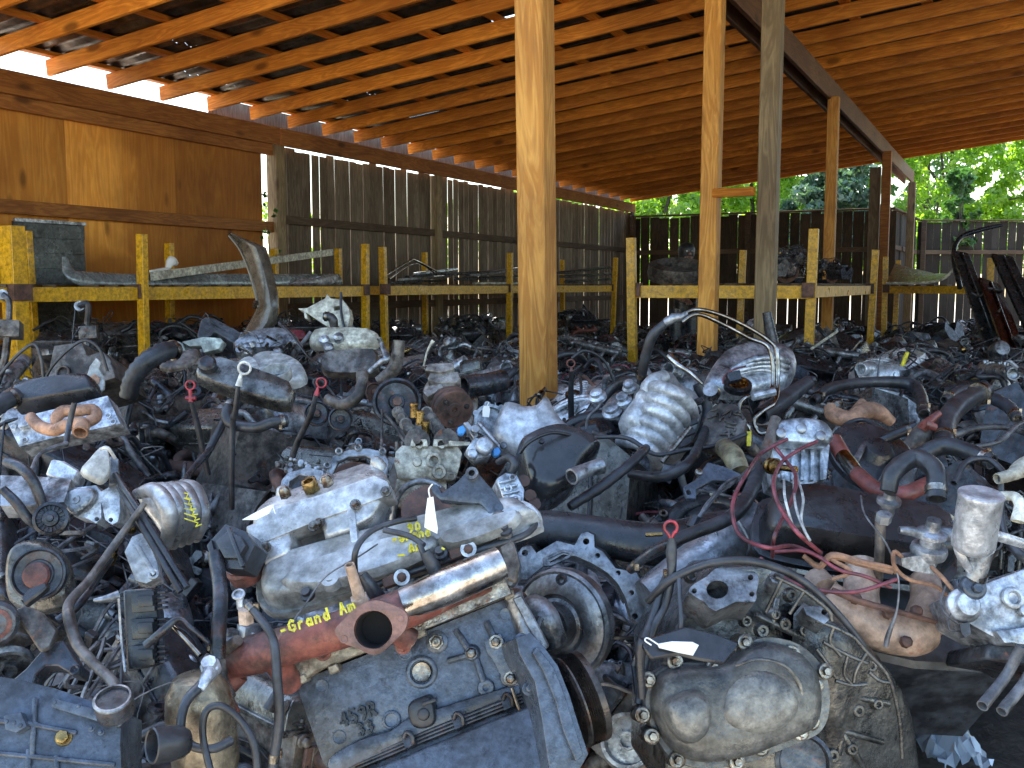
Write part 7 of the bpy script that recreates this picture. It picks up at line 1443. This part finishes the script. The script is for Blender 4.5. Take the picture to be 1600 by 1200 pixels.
# parts drawn together are parted again: each bolt, cap or lug its own mesh
def split_part(o,gap=.004):
    me=o.data; n=len(me.vertices); co=np.empty(n*3); me.vertices.foreach_get('co',co); co=co.reshape(-1,3)
    par=list(range(n))
    def fd(a):
        while par[a]!=a: par[a]=par[par[a]]; a=par[a]
        return a
    for e in me.edges:
        a,b=fd(e.vertices[0]),fd(e.vertices[1])
        if a!=b: par[a]=b
    isl={}
    for i in range(n): isl.setdefault(fd(i),[]).append(i)
    cl=[]
    for k,ix in isl.items():
        lo=co[ix].min(0)-gap; hi=co[ix].max(0)+gap; new=[set([k]),lo,hi]; keep=[]
        for c in cl:
            if (c[1]<=new[2]).all() and (new[1]<=c[2]).all(): new=[new[0]|c[0],np.minimum(c[1],new[1]),np.maximum(c[2],new[2])]
            else: keep.append(c)
        cl=keep+[new]
    if len(cl)<2 or len(cl)>40: return
    wh={}
    for ci,c in enumerate(cl):
        for k in c[0]: wh[k]=ci
    for ci in range(len(cl)):
        bm=bmesh.new(); bm.from_mesh(me); bm.verts.ensure_lookup_table()
        bmesh.ops.delete(bm,geom=[bm.verts[i] for i in range(n) if wh[fd(i)]!=ci],context='VERTS')
        m2=bpy.data.meshes.new(o.name.split('.')[0]); bm.to_mesh(m2); bm.free(); m2.materials.append(me.materials[0])
        for p in m2.polygons: p.use_smooth=True
        m2.set_sharp_from_angle(angle=R(35))
        q=bpy.data.objects.new(o.name.split('.')[0],m2); COL.objects.link(q); q.parent=o.parent; q.location=o.location
    bpy.data.objects.remove(o)
SPL={'case_web','cover_bolt','lug','plenum_bolt','manifold_bolt','cap','gear','clutch_bolt','injector_cap','injector','plug_tube','cam_cap','guide_rail','camshaft','sender','spark_plug_wire','clip','connector','linkage','rusty_line','fitting','ear','casting_rib','output_port','check_valve','diverter_valve','egr_valve','pipe'}
for o in [q for q in bpy.data.objects if q.type=='MESH' and q.data.users==1 and q.name.split('.')[0] in SPL and q.parent and not q.children and q.parent.get('group')!='engines heaped on the shed floor']: split_part(o)
# ================================================================ loose tangle nobody could count: wires, short hoses, clips lying on the heap
bpy.context.view_layer.update(); dg=bpy.context.evaluated_depsgraph_get()
rnd=random.Random(77)
def top(x,y):
    ok,loc,nor,idx,ob,_=scene.ray_cast(dg,V((x,y,1.45)),V((0,0,-1)),distance=1.6)
    if not ok: return None
    while ob.parent: ob=ob.parent
    return loc,nor,ob.get('group')=='engines heaped on the shed floor'
def inheap(x,y):
    rel=V((x,y,0))-CN; t=rel.dot(D2); return t>1.4 and abs(x)<y*.58+.2
tang={'rubber':MB(),'wire':MB(),'plastic':MB()}; bits={'bolt':MB(),'alu':MB(),'iron':MB(),'brown':MB()}
def samp(): 
    y=1.9+(rnd.random()**1.5)*7.5; return rnd.uniform(-.56,.56)*y,y
for i in range(430):
    x,y=samp()
    if not inheap(x,y): continue
    a=rnd.uniform(0,6.28); r_=rnd.choice((.0018,.0025,.003,.004,.006,.009,.012)); pts=[]
    for k in range(rnd.randint(4,9)):
        h=top(x,y)
        if h is None or h[0].z<.35: break
        if not h[2] and y<4: break
        z=h[0].z+r_+rnd.uniform(0,.02)
        if pts and abs(z-pts[-1].z)>.16: z=pts[-1].z+max(-.06,min(.06,z-pts[-1].z)); 
        pts.append(V((x,y,max(z,h[0].z+r_)))); a+=rnd.uniform(-.8,.8); st=rnd.uniform(.03,.075); x+=st*math.cos(a); y+=st*math.sin(a)
    if len(pts)>=3: tang[rnd.choice(['rubber','rubber','wire','plastic'])].tube(pts,r_,6 if r_<.005 else 9,3,open_end=r_>.005)
for m_,mb in tang.items(): tag(obj('loose_tangle',mb,M[m_],None,0,60),kind='stuff')
for i in range(800):
    x,y=samp(); y=max(y,2.0)
    if not inheap(x,y): continue
    h=top(x,y)
    if h is None or h[0].z<.3 or (not h[2] and y<4): continue
    q=Euler((rnd.uniform(-.7,.7),rnd.uniform(-.7,.7),rnd.uniform(0,6.28))).to_matrix(); c=h[0]+h[1]*.006; mb=bits[rnd.choice(list(bits))]; k=rnd.random()
    if k<.35: mb.bolt(c,h[1],rnd.uniform(.006,.011),rnd.uniform(.01,.03))
    elif k<.5: mb.box(c,(rnd.uniform(.02,.06),rnd.uniform(.01,.03),rnd.uniform(.004,.02)),q)
    elif k<.85: a=rnd.uniform(.012,.035); mb.lathe(c,q@V((0,0,1)),[(a*.5,0),(a*.5,.004),(a,.004),(a,.014),(a*.5,.014),(a*.5,0)],14,cap=False)
    else: a=rnd.uniform(.01,.02); mb.lathe(c,q@V((1,0,.3)),[(a*.7,0),(a,.004),(a,.03),(a*.6,.034),(a*.6,.06)],12)
for m_,mb in bits.items(): tag(obj('loose_scrap',mb,M[m_],None,0,35),kind='stuff')
